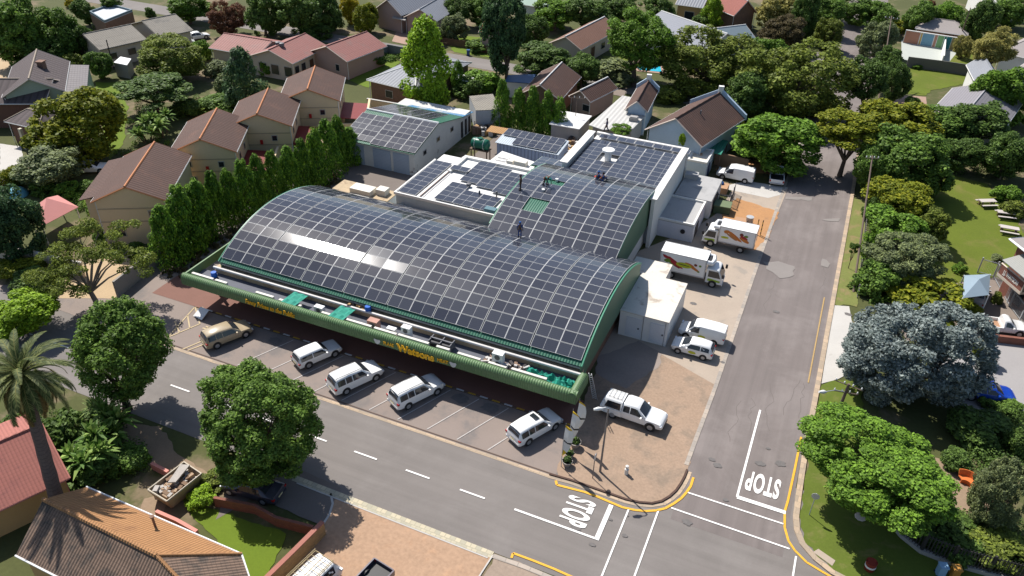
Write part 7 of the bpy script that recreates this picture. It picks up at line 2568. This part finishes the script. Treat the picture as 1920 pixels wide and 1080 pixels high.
T(1205, 182, 20, 9, 'bush', 'olive', 'olive scrub behind the small parapet house')
T(1255, 178, 30, 12, 'bush', 'olive', 'olive scrub behind the blue gabled house')
T(1165, 243, 18, 10, 'bush', 'bright', 'bright shrub growing between the pale roofs and the blue gable', zc=3.2)
T(1280, 262, 7, 14, 'bush', 'lime', 'thin bright sapling against the blue gable wall', zc=4.5)
T(1335, 112, 88, 58, 'fine', 'olive', 'huge brownish olive tree above the blue gabled house')
T(1398, 178, 50, 44, 'broad', 'dark', 'dark tree in shade right of the blue gabled house')
T(1290, 65, 26, 10, 'bush', 'bright', 'bright hedge below the long slate roof')
T(1336, 26, 24, 30, 'column', 'lime', 'vivid green tree between the ochre and red far houses')
T(1320, 44, 22, 14, 'bush', 'dark', 'dark shrub below the vivid green far tree')
T(1398, 30, 10, 16, 'column', 'dark', 'small dark tree before the red far house wall')
T(1455, 22, 42, 30, 'broad', 'pale', 'pale yellow leafed tree at the top right of centre')
T(1470, 62, 42, 30, 'fine', 'brown', 'brown grey tree below the pale yellow tree')
T(1512, 30, 28, 50, 'broad', 'dark', 'dark tree beside the pale yellow tree')
T(1488, 148, 104, 72, 'fine', 'olive', 'largest olive green tree beside the right road')
T(1435, 110, 40, 34, 'broad', 'bright', 'yellowish green tree top left of the largest olive tree')
T(1452, 262, 80, 52, 'broad', 'bright', 'bright green bush tree above the white panel van', lift=.4)
T(1395, 262, 26, 22, 'bush', 'mid', 'mid green shrub right of the green carport')
T(1375, 240, 18, 20, 'bush', 'yellow', 'yellow shrub beside the blue gabled house corner')
T(1420, 285, 34, 18, 'bush', 'grey', 'grey green shrub against the brown yard wall')
T(1545, 30, 36, 30, 'broad', 'mid', 'street tree left of the far right road at the top')
T(1555, 62, 26, 26, 'broad', 'olive', 'round olive street tree over the road at the top')
T(1600, 16, 44, 24, 'broad', 'mid', 'green trees closing the end of the right road')
# top right
T(1645, 72, 34, 30, 'broad', 'grey', 'grey green tree left of the pale court')
T(1650, 30, 34, 24, 'broad', 'mid', 'tree behind the far utility pole at the top right')
T(1662, 118, 30, 28, 'broad', 'dark', 'dark street tree at the near corner of the pale court', lift=1.8)
T(1632, 145, 40, 34, 'broad', 'dark', 'dark street tree with forked trunk beside the far right road', lift=2.2)
T(1680, 152, 26, 34, 'broad', 'dark', 'dark tree right of the forked street tree', lift=1.6)
T(1712, 190, 14, 9, 'bush', 'dark', 'round dark shrub on the pink paving')
T(1720, 126, 9, 5, 'bush', 'bright', 'small clipped bright shrub at the dark slab wall')
T(1725, 34, 32, 28, 'broad', 'mid', 'mid green tree behind the painted mural wall')
T(1742, 20, 12, 20, 'bush', 'red', 'small copper tree among the far right greens')
T(1775, 34, 30, 26, 'broad', 'bright', 'bright tree right of the copper one in the far right')
T(1832, 40, 36, 38, 'broad', 'dark', 'dark round tree at the top right before the grey hall')
T(1895, 20, 40, 26, 'broad', 'mid', 'green tree in the top right corner')
T(1700, 52, 24, 10, 'bush', 'yellow', 'yellow flowering hedge behind the mural wall')
T(1820, 68, 20, 18, 'bush', 'mid', 'green shrub right of the mural wall')
T(1861, 48, 6, 14, 'cyp', 'yellow', 'slim yellow green cypress at the far right hall')
T(1862, 88, 42, 32, 'fine', 'pale', 'pale yellow tree with arching trunk in the far right garden', lift=1.8)
T(1808, 88, 18, 20, 'fine', 'pale', 'smaller pale yellow tree over the garden bench')
T(1880, 178, 60, 48, 'broad', 'bright', 'bright green tree right of the grey ribbed tile roof')
T(1840, 238, 60, 40, 'broad', 'dark', 'dark tree in front of the grey ribbed tile roof')
T(1760, 232, 56, 34, 'broad', 'mid', 'green tree at the near eave of the grey ribbed tile roof')
T(1890, 290, 50, 44, 'broad', 'dark', 'deep dark tree above the lawn at the right edge')
T(1810, 290, 44, 30, 'broad', 'dark', 'dark tree shading the back of the lawn')
T(1690, 228, 74, 42, 'broad', 'yellow', 'yellow green spreading tree over the shaded right road')
T(1598, 243, 62, 34, 'broad', 'yellow', 'yellow green tree leaning across the right road', lift=2.2)
T(1690, 300, 76, 58, 'broad', 'mid', 'tall mid green tree behind the leaning grey pole')
T(1640, 322, 38, 42, 'broad', 'mid', 'narrow green tree at the left side of the leaning pole')
T(1692, 380, 68, 44, 'broad', 'yellow', 'yellow green tree in the middle of the right hand hedge')
T(1682, 430, 66, 42, 'broad', 'bright', 'bright tree between the verge and the shaded lawn')
T(1696, 484, 72, 50, 'fine', 'grey', 'feathery grey green tree beside the shaded lawn')
T(1635, 470, 24, 34, 'bush', 'bright', 'light green shrub beside the wire fence on the verge')
T(1644, 528, 40, 34, 'bush', 'mid', 'green shrub with red flowers near the end of the verge')
T(1602, 465, 9, 9, 'bush', 'mid', 'tiny young tree alone on the grass verge', cat='tree', name='tree', zc=2.6)
T(1745, 330, 44, 34, 'broad', 'mid', 'green tree at the shaded top of the lawn behind the hedge trees')
T(1742, 425, 34, 34, 'broad', 'olive', 'olive tree on the lawn side of the yellow green hedge tree')
T(1650, 395, 28, 30, 'bush', 'dark', 'dark shrub at the foot of the leaning pole')
T(1885, 366, 26, 18, 'bush', 'bright', 'round light shrub by the picnic tables')
T(1900, 395, 22, 16, 'bush', 'olive', 'olive shrub at the right edge behind the picnic tables')
T(1800, 505, 12, 10, 'bush', 'bright', 'small round shrub before the shade carport')
T(1868, 485, 12, 8, 'bush', 'grey', 'rockery shrub on the lawn next to the brick building')
T(1870, 560, 10, 12, 'bush', 'olive', 'small olive shrub beside the steel fence')
T(1745, 562, 66, 18, 'bush', 'yellow', 'yellow green hedge behind the silver tree')
T(1815, 590, 34, 22, 'bush', 'yellow', 'yellow green shrub between the silver tree and the shade carport')
T(1846, 655, 18, 34, 'broad', 'olive', 'olive tree at the right side of the silver tree')
T(1722, 668, 128, 108, 'hero', 'silver', 'large silver blue leafed tree beside the right sidewalk', lift=.4, zc=4.6)
T(1625, 690, 20, 26, 'bush', 'mid', 'green shrub under the left side of the silver tree')
T(1664, 872, 148, 84, 'hero', 'bright', 'big bright green tree on the corner lawn', lift=.5, zc=4.8)
T(1872, 925, 52, 74, 'fine', 'grey', 'grey green round tree at the right edge beside the orange seat')
T(1840, 800, 60, 30, 'bush', 'dark', 'dark shrub in front of the blue sedan')
T(1890, 765, 26, 16, 'bush', 'mid', 'clipped green shrub right of the blue sedan')
T(1850, 755, 16, 12, 'bush', 'mid', 'small clipped shrub at the nose of the blue sedan')
T(1790, 860, 30, 24, 'bush', 'dark', 'dark shrub behind the big bright green tree')
T(1790, 1010, 56, 40, 'bush', 'dark', 'dark bushes behind the palisade fence')
T(1870, 1030, 56, 34, 'bush', 'olive', 'olive bushes at the right end of the palisade fence')
T(1905, 830, 30, 30, 'bush', 'dark', 'dark shrub at the right edge above the grey green tree')
T(1700, 950, 40, 26, 'bush', 'dark', 'dark undergrowth beneath the big bright green tree')
# bottom left
T(40, 588, 62, 44, 'broad', 'lime', 'light green feathery tree behind the palm')
T(206, 665, 98, 90, 'fine', 'mid', 'dark green street tree with open lower branches beside the palm', lift=1.2)
T(467, 792, 122, 110, 'hero', 'mid', 'large round dense tree on the near verge in front of the bays', lift=.7, zc=5.0)
T(378, 936, 26, 22, 'bush', 'lime', 'small pale green tree on the garden lawn by the skip', cat='tree', name='tree')
T(225, 868, 44, 24, 'bush', 'mid', 'green thicket behind the orange roofed house')
T(128, 822, 50, 46, 'bush', 'dark', 'dark thicket beneath the palm fronds')
T(165, 870, 60, 38, 'bush', 'dark', 'dark leafy thicket between the palm trunk and the dug verge')
T(40, 820, 46, 40, 'bush', 'dark', 'dark shrubs at the left edge above the pink tile roof')
T(250, 862, 28, 18, 'bush', 'bright', 'bright spiky shrub beside the dug verge')
T(398, 902, 26, 16, 'bush', 'olive', 'low olive branchlets under the big round tree')
# cypress rows
tops = [(308, 385, 62, 500), (341, 348, 60, 478), (371, 335, 50, 455), (402, 322, 46, 438), (430, 318, 40, 425), (458, 300, 40, 412), (485, 288, 38, 398), (512, 283, 36, 385), (540, 275, 36, 372), (566, 262, 36, 360), (590, 240, 40, 350), (612, 226, 42, 335), (634, 218, 40, 318), (655, 240, 26, 308)]
ords = ['first and nearest', 'second', 'third', 'fourth', 'fifth', 'sixth', 'seventh', 'eighth', 'ninth', 'tenth', 'eleventh', 'twelfth', 'thirteenth', 'last and farthest']
for k, (tx, ty, w_, by) in enumerate(tops):
    T(tx + 2, (ty + by) / 2, max(24, w_ * (.56 + .08 * ((k * 7) % 3))), (by - ty) / 2, 'cyp', 'cyp', '%s cypress of the long row beside the townhouses, counted from the left' % ords[k], 'cypresses in a row by the townhouses')
for k, (tx, ty, by, lab) in enumerate(((942, 148, 246, 'tallest and leftmost of the five cypresses behind the container shed'), (972, 166, 250, 'second from left of the five cypresses behind the container shed'), (998, 163, 254, 'middle one of the five cypresses behind the container shed'), (1026, 172, 258, 'second from right of the five cypresses behind the container shed'), (1048, 182, 262, 'rightmost of the five cypresses, beside the white sheet garage'))):
    T(tx, (ty + by) / 2, 21, (by - ty) / 2, 'cyp', 'cyp', lab, 'five cypresses behind the container shed')
# sparse grey tree with open limbs
b_ = at(184, 585)
t = thing('sparse_tree', 'sparse grey limbed tree with thin olive foliage beside the parking entrance', 'tree', (b_.x, b_.y, 0))
hub = at(170, 548, 2.2)
tips = [at(*p) for p in ((105, 500, 4.5), (120, 470, 5.5), (150, 440, 6.3), (185, 425, 7), (215, 440, 6.6), (240, 470, 6), (245, 500, 5), (90, 540, 3.6), (130, 540, 4), (175, 470, 6.5), (200, 465, 6.4), (140, 495, 5.2), (110, 520, 4.2), (220, 480, 5.4), (80, 520, 4.2))]
mb = MB().tube([tuple(b_), tuple(b_.lerp(hub, .55) + Vector((.1, .1, 0))), tuple(hub)], [.34, .26, .22], 10)
rr = random.Random(44)
for q in tips:
    m_ = hub.lerp(q, .5) + Vector((rr.uniform(-.2, .2), rr.uniform(-.2, .2), .3))
    mb.tube([tuple(hub), tuple(m_), tuple(q)], [.13, .075, .02], 6)
    for _ in range(3):
        e = q + Vector((rr.uniform(-.9, .9), rr.uniform(-.9, .9), rr.uniform(-.2, .7)))
        mb.tube([tuple(m_.lerp(q, .6)), tuple(e)], [.035, .01], 5)
mb.build('trunk', BARKG, t, True)
rg = np.random.default_rng(5)
cen = np.array([tuple(q - Vector((b_.x, b_.y, 0))) for q in tips] * 4) + rg.normal(size=(len(tips) * 4, 3)) * np.array([.8, .8, .4])
me = clumps_mesh('crown', rg, cen, rg.uniform(.55, 1.05, len(cen)), 330, .10, up=.5, flat=.5, jit=.8)
me.materials.append(LG['olive'])
o = bpy.data.objects.new('crown', me)
COL.objects.link(o)
o.parent = t
# street tree limbs already; the palm
b_ = Vector((-42.75, 21.6, 0))
top = at(40, 702, 11.2)
t = thing('palm_tree', 'tall date palm with arching fronds at the left edge', 'palm', (b_.x, b_.y, 0))
mb = MB()
pts = [b_.lerp(top, k / 14) for k in range(15)]
mb.tube([tuple(p) for p in pts], [.50 - .012 * k + .03 * (k % 2) for k in range(15)], 12)
mb.build('trunk', mat('palm_bark', (.13, .095, .085), .9, .25, 3, 9, .25, rows=(.28, .4)), t)
rr = random.Random(8)
fr, st = MB(), MB()
for k in range(58):
    a = k * 2.39996
    el = R(80) - R(118) * (k / 58) ** .85
    Lf = rr.uniform(3.5, 4.3)
    d = Vector((math.cos(a), math.sin(a), 0))
    prev = top.copy()
    ang_ = el
    seg = 11
    pts = [prev]
    for j in range(seg):
        ang_ -= R(5 + 7 * j / seg) + R(rr.uniform(-1, 1))
        prev = prev + (d * math.cos(ang_) + Vector((0, 0, math.sin(ang_)))) * Lf / seg
        pts.append(prev)
    st.tube([tuple(p) for p in pts], [.05 - .0038 * j for j in range(seg + 1)], 4)
    s0 = d.cross(Vector((0, 0, 1)))
    for j in range(2, seg * 4):
        f = j / (seg * 4)
        i0 = min(int(f * seg), seg - 1)
        p = pts[i0].lerp(pts[i0 + 1], f * seg - i0)
        tg = (pts[i0 + 1] - pts[i0]).normalized()
        ll = .46 * math.sin(math.pi * min(1, .12 + f * .86)) ** .7
        for s in (-1, 1):
            q = p + (s0 * s * .62 + tg * .75 + Vector((0, 0, .28 - .5 * f))) * ll
            wv = tg * .055
            fr.poly([p - wv, p + wv, q + wv * .4, q - wv * .4], 0 if k < 47 else 1)
st.build('frond_stalk', mat('frond_stalk', (.17, .16, .05), .7), t, True)
fr.build('fronds', [leaf('palm_leaf', (.062, .088, .028), tip=(.12, .135, .05)), leaf('dry_palm_leaf', (.11, .08, .035))], t)
mb = MB()
for k in range(7):
    a = k * .9
    q = top + Vector((math.cos(a) * .45, math.sin(a) * .45, -.15))
    mb.tube([tuple(top), tuple(q), tuple(q + Vector((math.cos(a) * .3, math.sin(a) * .3, -.35)))], [.05, .12, .05], 6)
mb.build('fruit_stalk', mat('orange_fruit', (.40, .20, .04), .7), t, True)


def rosette(px, py, h, r_, m, label, n=34, heads=1, name='yucca', cat='plant', wd=.05, gz=None):
    b_ = at(px, py, h)
    b_.z = 0
    t = thing(name, label, cat, (b_.x, b_.y, 0))
    rr = random.Random(px)
    mb, sm = MB(), MB()
    for hh_ in range(heads):
        o_ = Vector((rr.uniform(-.8, .8), rr.uniform(-.8, .8), 0)) * (heads > 1) * (1 + heads * .12)
        tp_ = Vector((b_.x, b_.y, h * rr.uniform(.8, 1.1))) + o_
        sm.tube([(b_.x + o_.x * .5, b_.y + o_.y * .5, 0), tuple(tp_)], [.09, .06], 6)
        for k in range(n):
            a = k * 2.39996 + rr.random()
            e = R(85) - R(110) * (k / n)
            d = Vector((math.cos(a) * math.cos(e), math.sin(a) * math.cos(e), math.sin(e)))
            s = d.cross(Vector((0, 0, 1))).normalized() * wd
            l_ = r_ * rr.uniform(.8, 1.1)
            m1 = tp_ + d * l_ * .55 + Vector((0, 0, .06 * l_))
            e1 = tp_ + d * l_ - Vector((0, 0, .14 * l_))
            mb.poly([tp_ - s * .7, tp_ + s * .7, m1 + s, m1 - s])
            mb.poly([m1 - s, m1 + s, e1 + s * .1, e1 - s * .1])
    mb.build('leaves', m, t)
    sm.build('stem', BARK, t)
    return t


YL_ = leaf('yucca_leaf', (.13, .20, .05), tip=(.24, .31, .10))
DL_ = leaf('dragon_leaf', (.03, .045, .03))
BL_ = leaf('banana_leaf', (.075, .15, .025), tip=(.19, .26, .07))
rosette(192, 752, 2.9, 1.1, YL_, 'bright yucca with several heads on the dug verge below the street tree', 30, 5)
rosette(240, 768, 1.6, .9, DL_, 'dark spiky dragon tree beside the bright yucca', 26, 1)
rosette(222, 775, 1.4, .8, DL_, 'second smaller dark spiky plant left of the dragon tree', 22, 1)
rosette(178, 800, 2.4, 1.5, BL_, 'broad leaved strelitzia clump under the palm', 22, 6, 'strelitzia', 'plant', .16)
rosette(160, 850, 2.2, 1.5, BL_, 'strelitzia clump against the orange roofed house wall', 20, 6, 'strelitzia', 'plant', .16)
rosette(300, 225, 2.2, 1.6, BL_, 'banana clump in the garden behind the nearest townhouse', 22, 8, 'banana_plant', 'plant', .22)
rosette(275, 245, 1.5, 1.3, BL_, 'second banana clump left of the larger one behind the townhouse', 20, 5, 'banana_plant', 'plant', .2)
# scrub that nobody could count: under the cypress row, in the gardens
def scrub(name, polys, n, seed, m, sz=(.25, .7)):
    rg = np.random.default_rng(seed)
    cen, rad = [], []
    for poly in polys:
        P = [at(*p) for p in poly]
        xs0, xs1 = min(p.x for p in P), max(p.x for p in P)
        ys0, ys1 = min(p.y for p in P), max(p.y for p in P)
        k = 0
        tries = 0
        while k < n and tries < n * 30:
            tries += 1
            x, y = rg.uniform(xs0, xs1), rg.uniform(ys0, ys1)
            ins = False
            for i in range(len(P)):
                a, b = P[i], P[i - 1]
                if (a.y > y) != (b.y > y) and x < (b.x - a.x) * (y - a.y) / (b.y - a.y) + a.x:
                    ins = not ins
            if ins:
                r_ = rg.uniform(*sz)
                cen.append((x, y, r_ * .45))
                rad.append(r_)
                k += 1
    off = np.array([0, 0, -500.])
    me = clumps_mesh(name, rg, np.array(cen) - off, np.array(rad), 60, .10, up=.6)
    me.transform(Matrix.Translation((0, 0, -500)))
    me.materials.append(m)
    o = bpy.data.objects.new(name, me)
    COL.objects.link(o)
    o['kind'] = 'stuff'
    return o


scrub('ground_cover', [[(300, 500), (345, 480), (640, 320), (655, 335), (420, 470), (345, 520), (300, 530)]], 160, 3, LG['brown'], (.15, .4))
scrub('ground_cover', [[(210, 300), (330, 290), (300, 240), (400, 215), (420, 180), (260, 190)], [(60, 380), (150, 345), (200, 370), (190, 410), (150, 400)], [(700, 110), (740, 100), (760, 108), (730, 118)]], 60, 4, LG['mid'], (.2, .6))
scrub('ground_cover', [[(1640, 330), (1730, 330), (1740, 540), (1640, 560), (1620, 520)], [(1700, 210), (1900, 220), (1910, 330), (1720, 330)], [(1790, 790), (1920, 770), (1920, 900), (1830, 900)], [(1720, 970), (1900, 960), (1940, 1070), (1760, 1040)]], 90, 5, LG['dark'], (.3, .9))
scrub('ground_cover', [[(0, 60), (180, 60), (160, 110), (0, 130)], [(1330, 150), (1500, 190), (1480, 300), (1400, 290), (1350, 240)], [(1020, 100), (1120, 110), (1110, 145), (1010, 140)], [(60, 780), (230, 790), (290, 880), (140, 890), (60, 850)]], 70, 6, LG['dark'], (.3, .9))
